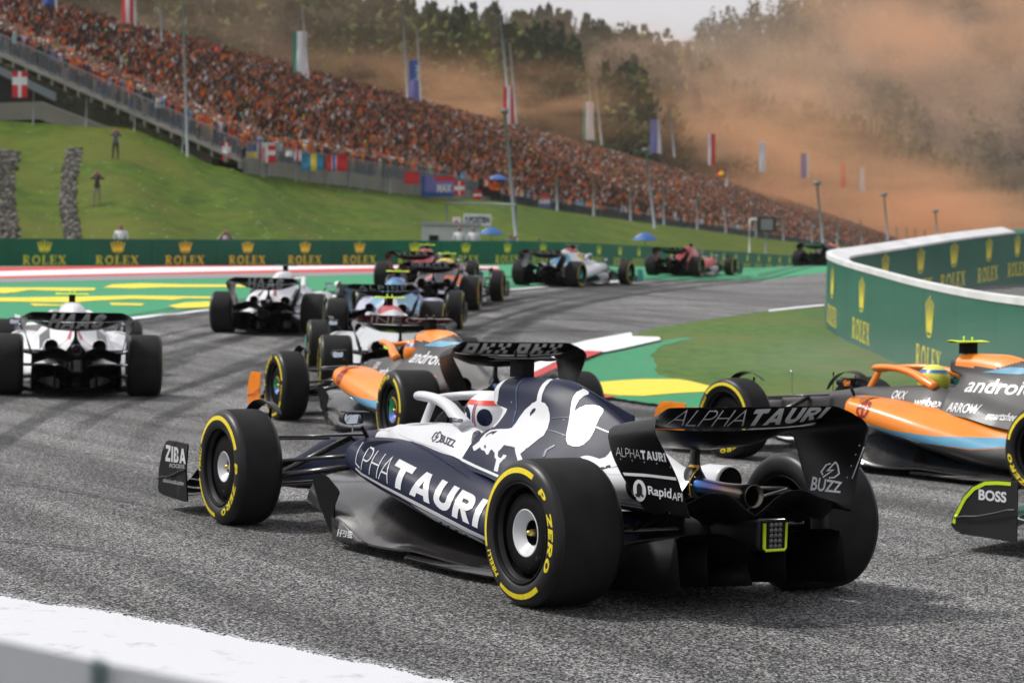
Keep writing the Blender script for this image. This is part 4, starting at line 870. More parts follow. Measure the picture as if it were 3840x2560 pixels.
def worn(name, col, amt=.25, rough=.7, scale=3, under=(.10, .10, .10), lines=None):
    m = mat(name, col, rough); n = m.node_tree; b = n.nodes['Principled BSDF']; L = n.links.new; tc = n.nodes.new('ShaderNodeTexCoord')
    t = n.nodes.new('ShaderNodeTexNoise'); t.inputs['Scale'].default_value = scale; t.inputs['Detail'].default_value = 9; t.inputs['Roughness'].default_value = .7; L(tc.outputs['Object'], t.inputs['Vector'])
    r = n.nodes.new('ShaderNodeValToRGB'); r.color_ramp.elements[0].position = .5+amt*.3; r.color_ramp.elements[1].position = .56+amt*.5; L(t.outputs[0], r.inputs[0])
    q = n.nodes.new('ShaderNodeMix'); q.data_type = 'RGBA'; q.inputs['A'].default_value = (*col, 1); q.inputs['B'].default_value = (*[u*.5+c*.5 for u, c in zip(under, col)], 1); L(r.outputs[0], q.inputs['Factor']); L(q.outputs['Result'], b.inputs['Base Color'])
    bp = n.nodes.new('ShaderNodeBump'); bp.inputs['Strength'].default_value = .3; bp.inputs['Distance'].default_value = .004; t2 = n.nodes.new('ShaderNodeTexNoise'); t2.inputs['Scale'].default_value = 90; L(tc.outputs['Object'], t2.inputs['Vector']); L(t2.outputs[0], bp.inputs['Height']); L(bp.outputs[0], b.inputs['Normal'])
    return m
def grass_mat(name, c1, c2, c3, sc=1.2):
    m = mat(name, c1, .9); n = m.node_tree; b = n.nodes['Principled BSDF']; b.inputs['Specular IOR Level'].default_value = .15; L = n.links.new; tc = n.nodes.new('ShaderNodeTexCoord')
    t = n.nodes.new('ShaderNodeTexNoise'); t.inputs['Scale'].default_value = sc; t.inputs['Detail'].default_value = 8; t.inputs['Roughness'].default_value = .72; L(tc.outputs['Object'], t.inputs['Vector'])
    t2 = n.nodes.new('ShaderNodeTexNoise'); t2.inputs['Scale'].default_value = sc*.12; t2.inputs['Detail'].default_value = 4; L(tc.outputs['Object'], t2.inputs['Vector'])
    r = n.nodes.new('ShaderNodeValToRGB'); e = r.color_ramp.elements; e[0].position = .33; e[0].color = (*c1, 1); e[1].position = .68; e[1].color = (*c2, 1)
    L(t.outputs[0], r.inputs[0]); q = n.nodes.new('ShaderNodeMix'); q.data_type = 'RGBA'; r2 = n.nodes.new('ShaderNodeMapRange'); r2.inputs['From Min'].default_value = .45; r2.inputs['From Max'].default_value = .62; r2.inputs['To Max'].default_value = .75
    L(t2.outputs[0], r2.inputs[0]); L(r2.outputs[0], q.inputs['Factor']); L(r.outputs[0], q.inputs['A']); q.inputs['B'].default_value = (*c3, 1); L(q.outputs['Result'], b.inputs['Base Color'])
    bp = n.nodes.new('ShaderNodeBump'); bp.inputs['Strength'].default_value = .6; bp.inputs['Distance'].default_value = .08; t3 = n.nodes.new('ShaderNodeTexNoise'); t3.inputs['Scale'].default_value = sc*8; t3.inputs['Detail'].default_value = 5; L(tc.outputs['Object'], t3.inputs['Vector']); L(t3.outputs[0], bp.inputs['Height']); L(bp.outputs[0], b.inputs['Normal'])
    return m
GRASS = grass_mat('bank_grass', (.018, .044, .003), (.095, .155, .007), (.105, .115, .014), .9)
GRASS2 = grass_mat('verge_grass', (.035, .090, .010), (.110, .21, .028), (.12, .15, .03), 3.2)
FGROUND = grass_mat('forest_floor', (.02, .03, .012), (.05, .06, .02), (.06, .05, .03), .1)
GRN = worn('green_paint', (.010, .26, .105), .35, .65, .6, (.05, .3, .1)); YELP = worn('yellow_paint', (.82, .66, .02), .5, .6, 1.5); WHP = worn('white_track_paint', (.78, .79, .82), .42, .6, 2.2, (.25, .25, .26)); REDP = worn('red_track_paint', (.55, .025, .025), .5, .6, 1.5)
GREYP = worn('pale_asphalt', (.24, .24, .245), .4, .85, 2)
def sheet(name, S, D, off, m, kind='structure', nd=None):
    P = np.array([[W(s, d, float(G(s, d))+off) for s in S] for d in D]); v, f = grid(P, flip=True); return tag(ob(name, mk(name, v, f), m), kind=kind)
ds = np.r_[np.arange(-14, 60, .5), np.arange(60, 180, 1.0)]
sheet('track', np.r_[np.linspace(-60, -10, 26), np.linspace(-9, 14, 47), np.linspace(15, 40, 14), np.linspace(44, 90, 12)], ds, 0, ASPH)
# one wide sheet to the horizon, under everything
v, f = grid(np.array([[W(s, d, -.6 if d < 500 else -2) for s in (-3000, -300, -60, 60, 300, 3000)] for d in (-2000, -200, 0, 500, 3000)]), flip=True); tag(ob('ground', mk('ground', v, f), FGROUND), kind='structure')
def gpoly(name, pts, off, m, step=.6, sd=False, maxn=60000, zf=None):
    """closed outline -> sheet that follows the ground; outline in photograph points or (S, D)"""
    P = np.array([gnd(*p_) for p_ in pts]) if not sd else np.array(pts, float)
    bm = bmesh.new(); vs = [bm.verts.new((a, b, 0)) for a, b in P]; bm.faces.new(vs); bmesh.ops.triangulate(bm, faces=bm.faces[:])
    lo, hi = P[:, 1].min(), P[:, 1].max()
    for d in np.arange(math.floor(lo), hi, step if hi-lo < 40 else step*2): bmesh.ops.bisect_plane(bm, geom=bm.verts[:]+bm.edges[:]+bm.faces[:], plane_co=(0, d, 0), plane_no=(0, 1, 0))
    if P[:, 0].max()-P[:, 0].min() > 8 or P[:, 0].max() > 7:
        for s in np.arange(math.floor(P[:, 0].min()), P[:, 0].max(), 2.0 if P[:, 0].max() < 8 else 1.0): bmesh.ops.bisect_plane(bm, geom=bm.verts[:]+bm.edges[:]+bm.faces[:], plane_co=(s, 0, 0), plane_no=(1, 0, 0))
    bm.verts.index_update(); F_ = [tuple(q.index for q in p_.verts) for p_ in bm.faces]; V = []
    for q in bm.verts: V.append(W(q.co.x, q.co.y, float(G(q.co.x, q.co.y))+off+(zf(q.co.x, q.co.y) if zf else 0)))
    bm.free(); me = mk(name, V, F_, False); 
    bm = bmesh.new(); bm.from_mesh(me); bmesh.ops.recalc_face_normals(bm, faces=bm.faces)
    for fc in bm.faces:
        if fc.normal.z < 0: fc.normal_flip()
    bm.to_mesh(me); bm.free(); return tag(ob(name, me, m), kind='structure')
def offline(pts, w0, w1=None):                            # band between two polylines given in photograph points
    return list(pts)+list(w0)[::-1]
# far left: painted run-off
edgeL = [(-300, 1240), (0, 1218), (481, 1193), (774, 1162), (1100, 1122), (1400, 1098), (1650, 1090), (1905, 1086), (2378, 1051), (2771, 1031), (2963, 1022), (3110, 1019)]
barfoot_px = [(-300, 1004), (0, 1000), (600, 996), (1100, 995), (1700, 997), (2200, 1001), (2600, 1009), (2963, 1019), (3110, 1018)]
BP = [(-420, 80), (0, 83), (450, 85), (900, 88), (1300, 91.5), (1700, 95), (2000, 99.5), (2200, 104), (2450, 113), (2700, 126), (2963, 143), (3150, 160), (3400, 190)]
def bar_sd(px, D): return ((px-1920)/FPX*D, D)
BSD = bez([(*bar_sd(px, D), 0) for px, D in BP], 260)[:, :2]
def band_sd(a0, a1): return None
inner = np.array([gnd(*p_) for p_ in edgeL])
gpts = [tuple(q) for q in inner]+[(s, d-.25) for s, d in BSD[::-12]]
gpoly('green_runoff', gpts, .006, GRN, .6, sd=True)
cols = [(-300, 1005, 1020, 1040, 1048, 1063), (0, 1002, 1018, 1037, 1045, 1060), (600, 997, 1003, 1023, 1030, 1048), (1100, 995, 998, 1012, 1023, 1038), (1400, 994, 996, 1006, 1019, 1030), (1700, 996, 998, 1005, 1014, 1020), (1870, 998, 1000, 1006, 1012, 1014)]
for nm, i, j, m_, o in (('red_kerb_stripe', 1, 2, REDP, .014), ('white_kerb_stripe', 2, 3, WHP, .012), ('red_kerb_stripe', 3, 4, REDP, .014), ('grey_runoff_strip', 4, 5, GREYP, .012)):
    gpoly(nm, [(c[0], c[i]) for c in cols]+[(c[0], c[j]+.6) for c in cols[::-1]], o, m_)
gpoly('white_edge_line', [(x, y-1) for x, y in edgeL[:9]]+[(x, y+max(3, 9-x*.003)) for x, y in edgeL[:9][::-1]], .012, WHP)
Z3 = lambda L_: [(.5527*x, 900+.5527*y) for x, y in L_]
def thin(L_, k=.66): m_ = sum(y for x, y in L_)/len(L_); return [(x, m_+(y-m_)*k+2.2*math.sin(x*.031+y)) for x, y in L_]
for L_ in ([(-200, 318), (120, 322), (400, 316), (650, 322), (640, 350), (420, 352), (200, 345), (100, 368), (-200, 370)], [(760, 300), (960, 290), (1250, 300), (1560, 300), (1900, 305), (1900, 325), (1500, 328), (1100, 330), (900, 342), (700, 335)],
           [(-200, 392), (200, 385), (700, 378), (900, 372), (1150, 378), (1560, 380), (1560, 400), (1250, 398), (1180, 412), (900, 405), (640, 425), (500, 440), (150, 430), (-200, 432)], [(200, 432), (450, 440), (440, 455), (230, 452)], [(740, 428), (980, 430), (960, 450), (760, 452)], [(1140, 455), (1250, 425), (1430, 412), (1560, 415), (1560, 440), (1400, 468), (1200, 478)], [(-200, 350), (60, 345), (60, 365), (-200, 375)]):
    gpoly('yellow_runoff_lettering', Z3(thin(L_)), .016, YELP)
# inside of the corner: grass, green paint, kerbs
ZH = lambda L_: [(2200+.4252*x, 1100+.4252*y) for x, y in L_]
gpoly('verge', ZH([(400, 380), (640, 312), (1100, 240), (1640, 160), (2090, 136)])+[(3090, 1160), (3100, 1235), (3150, 1277), (3340, 1351), (3560, 1430), (3900, 1560), (3900, 1660), (3400, 1600), (2900, 1560), (2600, 1545), (2500, 1530)]+ZH([(620, 1000), (560, 570), (500, 450), (400, 410)]), .032, GRASS2)
def rag(pts, amp=5, step=9):
    r_ = random.Random(4); out = []
    for i in range(len(pts)):
        a = np.array(pts[i]); b = np.array(pts[(i+1) % len(pts)]); n = max(1, int(np.linalg.norm(b-a)/step))
        for k in range(n): q = a+(b-a)*k/n; out.append((q[0]+r_.uniform(-amp, amp)*1.6, q[1]+r_.uniform(-amp, amp)*.35))
    return out
gpoly('green_kerb_paint', rag([(2070, 1445), (2120, 1395)]+ZH([(0, 610), (140, 550), (300, 520), (650, 440), (860, 405), (950, 420), (780, 450), (640, 490), (560, 570), (600, 650), (620, 740), (740, 775), (1180, 868), (1170, 1000)])+[(2900, 1590), (2960, 1632), (2600, 1546), (2400, 1518), (2270, 1499), (2150, 1480)]), .040, worn('green_turf', (.015, .25, .11), .05, .95, 5, (.10, .13, .03)))
gpoly('white_kerb', [(1930, 1420), (1990, 1385), (2060, 1345), (2120, 1312)]+ZH([(0, 450), (390, 378), (402, 412), (640, 420), (652, 445), (300, 527), (150, 557), (0, 548)])+[(2150, 1350), (2090, 1370), (2000, 1415), (1940, 1450)], .045, WHP, zf=lambda s, d: .03)
gpoly('red_kerb', ZH([(-120, 560), (0, 546), (145, 554), (0, 612), (-90, 650)])+[(2120, 1385), (2060, 1412), (2000, 1440), (1985, 1425), (2050, 1395), (2110, 1365)], .051, REDP, zf=lambda s, d: .03)
gpoly('red_kerb', [(2130, 1483), (2270, 1494), (2310, 1500), (2270, 1504), (2130, 1492)], .047, REDP)
gpoly('red_kerb', [(2600, 1540), (2800, 1580), (2930, 1618), (3060, 1665), (3060, 1685), (2930, 1640), (2780, 1596), (2600, 1551)], .047, REDP)
gpoly('white_kerb', [(2780, 1597), (2930, 1641), (3060, 1686), (3060, 1700), (2920, 1655), (2780, 1606)], .047, WHP)
yk = [gnd(*q) for q in ZH([(110, 812), (300, 796), (500, 785), (800, 785), (900, 800), (1000, 825), (1180, 868), (1100, 895), (800, 910), (500, 935), (300, 930), (150, 915)])]
yc = np.mean(yk, 0)
def yz(s, d): return 0.0
o = gpoly('sausage_kerb_top', yk, .05, YELP, sd=True)
v, f = grid(np.array([[W(s, d, float(G(s, d))+z) for z in (-.02, .05)] for s, d in yk+[yk[0]]])); ob('kerb_side', mk('kerb_side', v, f, False), YELP, o); o.name = 'sausage_kerb'; tag(o, 'raised yellow sausage kerb on the green paint inside the corner', 'kerb'); del o['kind']
gpoly('white_edge_line', [(2880, 1169), (2980, 1157), (3090, 1147), (3090, 1152), (2980, 1163), (2885, 1174)], .040, WHP)
# the pale painted strip under the camera, with its worn edge
wl = [gnd(*q) for q in [(-200, 2200), (0, 2240), (420, 2300), (850, 2385), (1250, 2465), (1700, 2560), (2100, 2650)]]
wl2 = [(s-.2-.25*i, d-3.2-.0*i) for i, (s, d) in enumerate(wl)]
def edge_mat():
    m = worn('white_pit_paint', (.62, .63, .66), .24, .6, 4, (.22, .22, .23)); return m
jag = []
for i in range(len(wl)-1):
    a = np.array(wl[i]); b = np.array(wl[i+1])
    for t in np.linspace(0, 1, 90, endpoint=False): q = a+(b-a)*t; jag.append((q[0], q[1]+random.uniform(-.03, .02)+.02*math.sin(t*9+i)))
jag.append(wl[-1])
gpoly('white_painted_strip', jag+wl2[::-1], .006, edge_mat(), sd=True)
# flecks of paint along the broken edge of the strip
fl = []
for _ in range(2600):
    i = random.randrange(len(jag)); s, d = jag[i]; q = random.random()**2; s += random.uniform(-.05, .05); d += .16*q; r = random.uniform(.003, .009)*(1.2-q)
    n_ = random.randint(4, 6); a0 = random.random()*6; fl.append(([W(s+r*1.4*math.cos(a0+k*6.283/n_), d+r*math.sin(a0+k*6.283/n_), float(G(s, d))+.004) for k in range(n_)], [tuple(range(n_))]))
v, f = join(fl); tag(ob('paint_flecks', mk('paint_flecks', v, f, False), MATS['white_pit_paint']), kind='stuff')
# rubber laid down by the wheels: thin dark bands that follow the cars' lines
def rubber_mat():
    m = mat('laid_rubber', (.02, .02, .021), .75); n = m.node_tree; b = n.nodes['Principled BSDF']; L = n.links.new; tc = n.nodes.new('ShaderNodeTexCoord')
    t = n.nodes.new('ShaderNodeTexNoise'); t.inputs['Scale'].default_value = 28; t.inputs['Detail'].default_value = 6; t.inputs['Roughness'].default_value = .8; L(tc.outputs['Object'], t.inputs['Vector'])
    t2 = n.nodes.new('ShaderNodeTexNoise'); t2.inputs['Scale'].default_value = .7; t2.inputs['Detail'].default_value = 3; L(tc.outputs['Object'], t2.inputs['Vector'])
    at_ = n.nodes.new('ShaderNodeAttribute'); at_.attribute_name = 'edge'
    a = n.nodes.new('ShaderNodeMath'); a.operation = 'MULTIPLY'; L(t.outputs[0], a.inputs[0]); L(t2.outputs[0], a.inputs[1]); c = n.nodes.new('ShaderNodeMath'); c.operation = 'MULTIPLY'; L(a.outputs[0], c.inputs[0]); L(at_.outputs['Fac'], c.inputs[1])
    r = n.nodes.new('ShaderNodeMapRange'); r.inputs['From Min'].default_value = .05; r.inputs['From Max'].default_value = .36; r.inputs['To Max'].default_value = .58; L(c.outputs[0], r.inputs[0]); L(r.outputs[0], b.inputs['Alpha']); return m
RUBM = rubber_mat()
def skid(pts, w, k):                                       # pts in (S, D)
    c = bez([(s, d, 0) for s, d in pts], 70)[:, :2]; t = np.gradient(c, axis=0); t /= np.linalg.norm(t, axis=1)[:, None]; n_ = np.stack([-t[:, 1], t[:, 0]], 1)
    P = []; E_ = []
    for i in range(len(c)):
        for u, e in ((-.5, 0), (-.25, 1), (.25, 1), (.5, 0)):
            q = c[i]+n_[i]*w*u; P.append(W(q[0], q[1], float(G(*q))+.008+.0012*(k % 14))); E_.append(e*min(1, i/8, (len(c)-1-i)/8))
    return np.array(P).reshape(len(c), 4, 3), E_
sk = []; ee = []; k = 0
line = [(-1.0, 1), (-2.6, 8), (-4.0, 16), (-4.6, 24), (-4.3, 34), (-2.6, 46), (1.0, 60), (7.0, 80), (13, 98)]
rs = random.Random(3)
for q in range(34):
    o_ = rs.uniform(-4.2, 4.5); a = rs.choice((2, 3, 3, 4, 4, 5)); b_ = rs.randint(min(a+3, len(line)), len(line)); 
    pts = [(s+o_+rs.uniform(-.5, .5)*(i*.4), d) for i, (s, d) in enumerate(line[a:b_])]
    P, E_ = skid(pts, rs.uniform(.22, .42), k); sk.append(grid(P)); ee += E_; k += 1
for q in range(14):                                        # arcs of wheelspin further round
    s0 = rs.uniform(-5, 4); d0 = rs.uniform(24, 60); P, E_ = skid([(s0-3, d0-2), (s0, d0), (s0+3.5, d0+1.0), (s0+7, d0+.2)], rs.uniform(.25, .5), k); sk.append(grid(P)); ee += E_; k += 1
for L_ in ([(-60, 2018), (300, 2062), (650, 2118), (900, 2165)], [(250, 1700), (520, 1730), (760, 1790)], [(2560, 1830+500), (3000, 2350), (3500, 2330), (3900, 2290)], [(-60, 1800), (300, 1850), (560, 1900)], [(3450, 2120), (3600, 2075), (3900, 2050)]):
    P, E_ = skid([gnd(*q) for q in L_], .07, k); sk.append(grid(P)); ee += E_; k += 1
v, f = join(sk); me = mk('tyre_marks', v, f, False); at_ = me.attributes.new('edge', 'FLOAT', 'POINT'); at_.data.foreach_set('value', ee); tag(ob('tyre_marks', me, RUBM), kind='structure')

# ------------------------------------------------------------------ barriers
BG = mat('barrier_green', (.002, .115, .068), .55, spec=.3, noise=(.7, .12)); BY = mat('barrier_yellow', (.80, .68, .03), .5, noise=(2, .1)); CAPW = mat('barrier_cap_white', (.70, .70, .71), .6, noise=(1.5, .12), bump=(20, .2))
RX = serif_rolex(); CRN = crown2d(); 
def wall_path(P3):                                       # (n,3) -> evenly spaced sampler
    P3 = np.array(P3, float); d = np.r_[0, np.cumsum(np.linalg.norm(np.diff(P3[:, :2], axis=0), axis=1))]
    def at_(s):
        s = np.clip(s, 0, d[-1]); q = np.array([np.interp(s, d, P3[:, i]) for i in range(3)]); a = np.array([np.interp(min(s+.15, d[-1]), d, P3[:, i]) for i in range(2)]); b = np.array([np.interp(max(s-.15, 0), d, P3[:, i]) for i in range(2)]); t = (a-b)/(np.linalg.norm(a-b)+1e-9); return q, t
    return at_, d[-1]
def wall_panel(name, at_, s0, s1, h, th, side, m, root, n=8, z0=0, drop=0):
    """closed slab following the path from s0 to s1; side=+1: front face to the left of travel"""
    rows = []
    for s in np.linspace(s0, s1, n):
        q, t = at_(s); nn = np.array([-t[1], t[0]])*side
        for off, z in ((0, z0), (0, h), (-th, h-drop), (-th, z0)): rows.append((q[0]+nn[0]*off, q[1]+nn[1]*off, q[2]+z))
    P = np.array(rows).reshape(n, 4, 3); v, f = grid(P, closed_v=True); f += [(0, 1, 2, 3), tuple((n-1)*4+k for k in (3, 2, 1, 0))]; me = recalc(mk(name, v, f, False)); return ob(name, me, m, root)
def wall_flat(name, at_, sc, width, zb, zt, spec, side, m, parent, off=.006, flipu=False):
    v2, f2 = refine(np.column_stack([spec[0][:, 0]*width, spec[0][:, 1]*(zt-zb)]), spec[1], .25); out = []
    for a, b in v2:
        u = a-width/2; u = -u if flipu else u
        q, t = at_(sc+u); nn = np.array([-t[1], t[0]])*side; out.append((q[0]+nn[0]*off, q[1]+nn[1]*off, q[2]+zb+b))
    return ob(name, mk(name, out, f2, False), m, parent)
H1 = 1.03
P3 = [W(s, d, float(G(s, d))) for s, d in BSD]
fa, fl_ = wall_path(P3)
wallL = empty('advertising_barrier', P3[0]); wallL.location = (0, 0, 0); tag(wallL, 'long straight green barrier with yellow crowns along the foot of the grass bank', 'barrier')
pl = 2.78; s0 = 0.0
# the crowns of the photograph start at x = 162 and repeat every panel
q0, _ = fa(0); best = min(np.arange(0, 12, .02), key=lambda s: abs((lambda q: (1920+FPX*(np.dot(q-CAM, CR))/(np.dot(q-CAM, CF))) )(fa(s)[0]+np.array([0, 0, .6]))-162))
s = best-pl*math.floor(best/pl)-pl/2; i = 0
while s < fl_-pl:
    a = max(s+.006, 0); pn = wall_panel('panel', fa, a, s+pl-.006, H1, .25, 1, BG, wallL, 5)
    if s+pl/2 > 0:
        wall_flat('crown', fa, s+pl/2, .56, .50, .97, CRN, -1, BY, pn, .256); wall_flat('lettering', fa, s+pl/2, 1.68, .05, .42, RX, -1, BY, pn, .256)
    s += pl; i += 1
# curved wall on the right
H2 = 1.36
RW = [(6.9, 14, 0), (6.35, 22, .0), (6.2, 28, .06), (6.15, 33, .2), (6.1, 38, .42), (6.12, 41.5, .58), (6.3, 44.5, .72), (6.8, 47.3, .84), (7.8, 49.8, .98), (9.4, 53, 1.22), (10.7, 55.3, 1.42), (12.05, 57.8, 1.6), (13.4, 60.5, 1.76), (17, 67, 1.95), (22, 75, 2.0), (34, 92, 2.0)]
rwp = bez([(s, d, z) for s, d, z in RW], 200); P3 = [W(s, d, z) for s, d, z in rwp]; ga, gl_ = wall_path(P3)
wallR = empty('curved_wall', (0, 0, 0)); tag(wallR, 'tall green wall curving back on itself at the right, white top edge and yellow crowns', 'barrier')
TH = .40
def proj(p_):
    q = np.array(p_)-CAM; z = q@CF; return 1920+FPX*(q@CR)/z, 1280-FPX*(q@CU)/z
ss_ = np.arange(0, gl_, .05); pxs = np.array([proj(ga(s)[0]+np.array([0, 0, .8]))[0] for s in ss_]); apex = int(np.argmin(pxs))
near = [ss_[np.argmin(np.abs(pxs[:apex]-x))] for x in (3485, 3232, 3122)]; far = [ss_[apex+np.argmin(np.abs(pxs[apex:]-x))] for x in (3255, 3390, 3518, 3650, 3760)]
s = 0.0
while s < gl_-.5:
    e = min(s+2.4, gl_); wall_panel('panel', ga, s+.004, e-.004, H2, TH, 1, BG, wallR, 10, z0=-.3, drop=.11); s = e
for sc in near: wall_flat('crown', ga, sc, .62, .62, 1.24, CRN, 1, BY, wallR, .008, flipu=True); wall_flat('lettering', ga, sc, 1.9, .10, .50, RX, 1, BY, wallR, .008, flipu=True)
for sc in far: wall_flat('crown', ga, sc, .62, .62, 1.24, CRN, -1, BY, wallR, TH+.008); wall_flat('lettering', ga, sc, 1.9, .10, .50, RX, -1, BY, wallR, TH+.008)
sp_ = near[0]+ (near[0]-near[1]); 
for sc in (near[0]-2.3*1.5,):
    if sc > 1: pass
send = ss_[apex+np.argmin(np.abs(pxs[apex:]-3745))]; rows = []
for s in np.linspace(0, send, 220):
    q, t = ga(s); nn = np.array([-t[1], t[0]])
    rows.append([(q[0]+nn[0]*a, q[1]+nn[1]*a, q[2]+z) for a, z in ((.02, H2-.03), (.02, H2+.06), (-.08, H2+.07), (-TH-.04, H2-.05), (-TH-.04, H2-.10))])
v, f = grid(np.array(rows), closed_v=True); f += [(0, 1, 2, 3, 4), tuple(219*5+k for k in (4, 3, 2, 1, 0))]; ob('top_cap', recalc(mk('top_cap', v, f, False)), CAPW, wallR)
# low panel in front of the photographer, far out of focus
PAN = mat('frosted_panel', (.42, .45, .47), .35); PAN.node_tree.nodes['Principled BSDF'].inputs['Alpha'].default_value = .62
gp = empty('guard_panel', (0, 0, 0)); tag(gp, 'blurred pale grey guard panel with a dark post at the bottom left corner', 'guard rail')
tp = [at(-500, 2320, 2.75), at(0, 2400, 2.7), at(370, 2480, 2.66), at(700, 2545, 2.6), at(1300, 2660, 2.5)]
def slab(name, pts, h, th, m, par):
    rows = []
    for i, p_ in enumerate(pts):
        a = pts[max(i-1, 0)]; b = pts[min(i+1, len(pts)-1)]; t = (b-a)[:2]; t /= np.linalg.norm(t); nn = np.array([-t[1], t[0]])*th/2
        for sg, z in ((1, -h), (1, 0), (-1, 0), (-1, -h)): rows.append((p_[0]+sg*nn[0], p_[1]+sg*nn[1], p_[2]+z))
    P = np.array(rows).reshape(len(pts), 4, 3); v, f = grid(P, closed_v=True); f += [(0, 1, 2, 3), tuple((len(pts)-1)*4+k for k in (3, 2, 1, 0))]; return ob(name, recalc(mk(name, v, f, False)), m, par)
slab('pane', tp[:3], 1.05, .006, PAN, gp); slab('pane', tp[2:], 1.05, .006, PAN, gp)
slab('post', [at(350, 2470, 2.64), at(395, 2486, 2.64)], 1.17, .03, mat('post_green_grey', (.12, .17, .16), .5), gp)
# ================================================================== the other cars
def P_(n, c, r=.35, co=.3): return mat(n, c, r, coat=co, noise=(4, .08))
WH2 = P_('white_gloss', (.72, .73, .75)); BLK = P_('black_gloss', (.012, .012, .013)); RED = P_('red_gloss', (.42, .012, .015)); ORG = P_('papaya_paint', (.92, .26, .015), .38); GRY = P_('graphite_paint', (.042, .040, .040), .5, .05)
SKY = P_('light_blue_paint', (.10, .34, .52)); BLU = P_('blue_paint', (.03, .12, .42)); PNK = P_('pink_paint', (.75, .18, .42)); RBN = P_('dark_navy_paint', (.008, .012, .035)); SLV = P_('silver_paint', (.50, .52, .54), .3); TEAL = P_('teal_paint', (.0, .33, .30)); MRN = P_('wine_paint', (.16, .008, .018)); YLO = P_('yellow_paint_gloss', (.85, .60, .02)); DGRN = P_('racing_green_paint', (.006, .06, .045)); BRNZ = P_('faded_red', (.30, .012, .014))
GP = 'racing cars on the track'
cars = {}
def car(key, S, D, deg, liv, label, **k):
    l, rz, pi_, ro = carpose(S, D, deg); r, P = build_car(l, rz, liv, label, GP, rot=tuple(random.uniform(0, 6) for _ in range(4)), pitch=pi_, roll=ro, detail=D < 30, **k); cars[key] = (r, P); return r, P
def wing_word(P, spec, m, y0=.40, y1=-.40, z0=.892, z1=.990): add_lettering(P, 'rwf', spec, from_behind(y0, y1, z0, z1), m, shape=spec[2], maxlen=.15)
def Gx(w, b=.12, g=.18, sh=0): return geo2d([(c, b) for c in w], g, sh)
def band(P, keys, x0, x1, z0, z1, m, sh=.0, s=1, name='livery_band'):      # slanted stripe on a flank
    b = bvh_of([P[k] for k in keys]); v = np.array([(0, 0), (1, 0), (1, 1), (0, 1)], float)
    lay(name, P[keys[0]], b, v, [(0, 1, 2, 3)], lambda u, w: (x0+(x1-x0)*u+sh*w, s*3.0, z0+(z1-z0)*w), (0, -s, 0), m, .05, .003, shape=abs((x1-x0)/(z1-z0)))
def rearband(P, keys, q, m, name='livery_band'):           # quad [(y, z)] seen from behind
    b = bvh_of([P[k] for k in keys]); mm = quadmap(q); lay(name, P[keys[0]], b, np.array([(0, 0), (1, 0), (1, 1), (0, 1)], float), [(0, 1, 2, 3)], lambda u, w: (-3.0, *mm(u, w)), (1, 0, 0), m, .08, .003)
# two white cars with black wings
HA = dict(nose=WH2, cockpit=WH2, engine=WH2, pod=WH2, halo=WH2, tcam=LIME, ring=BLK, winglet=WH2, mirror=BLK)
haas = geo2d([('H', .26), ('A', .26), ('A', .26), ('S', .26)], .10, .45)
for key, S, D, deg, lb, tc in (('haasA', -5.13, 26.0, -12.9, 'white car with black wing at the far left edge, seen squarely from behind', LIME), ('haasB', -4.27, 38.8, 4, 'white car left of the blue car, its airbox camera black', BLK)):
    liv = dict(HA); liv['tcam'] = tc; r, P = car(key, S, D, deg, liv, lb); b = bvh_of([P['rwf'], P['rwm']]); lay('lettering', P['rwf'], b, haas[0], haas[1], lambda u, v: (-3.0, .34-.68*u, .80+.185*v), (1, 0, 0), SILV, .12, .004, shape=haas[2])
    for s in (1, -1):
        rearband(P, ['cover'], [(s*.06, .66), (s*.03, .70), (s*.30, .46), (s*.36, .45)], RED); rearband(P, ['cover'], [(s*.02, .80), (s*.0, .82), (s*.06, .64), (s*.09, .66)], RED)
        b = bvh_of([P['cover']]); lay('cooling_louvre', P['cover'], b, np.array([(0, 0), (1, 0), (1, 1), (0, 1)], float), [(0, 1, 2, 3)], lambda u, w, s=s: (.62+.55*w, s*(.28+.12*u), 3.0), (0, 0, -1), BLK, .2, .004)
# silver car with a wine red wing ahead of the near orange car
ME = dict(nose=SLV, cockpit=SLV, engine=SLV, airbox=RED, pod=SLV, podlow=TEAL, halo=SLV, tcam=LIME, ring=TEAL, wing=BLK, flap=MRN, winglet=BLK, fwp=TEAL)
r, P = car('mercG', -1.40, 27.6, -8, ME, 'silver car with a wine red rear wing, left of and beyond the near orange car'); wing_word(P, Gx('INEOS'), SILV)
for i in range(5): rearband(P, ['cover'], [(.30-i*.02, .56+.01*i), (.285-i*.02, .565+.01*i), (.34-i*.02, .50), (.36-i*.02, .49)], BLK)
rearband(P, ['cover', 'pod1'], [(.22, .60), (.05, .62), (.05, .50), (.28, .48)], LIME); rearband(P, ['cover', 'pod-1'], [(-.10, .66), (-.16, .62), (-.14, .56), (-.06, .60)], LIME)
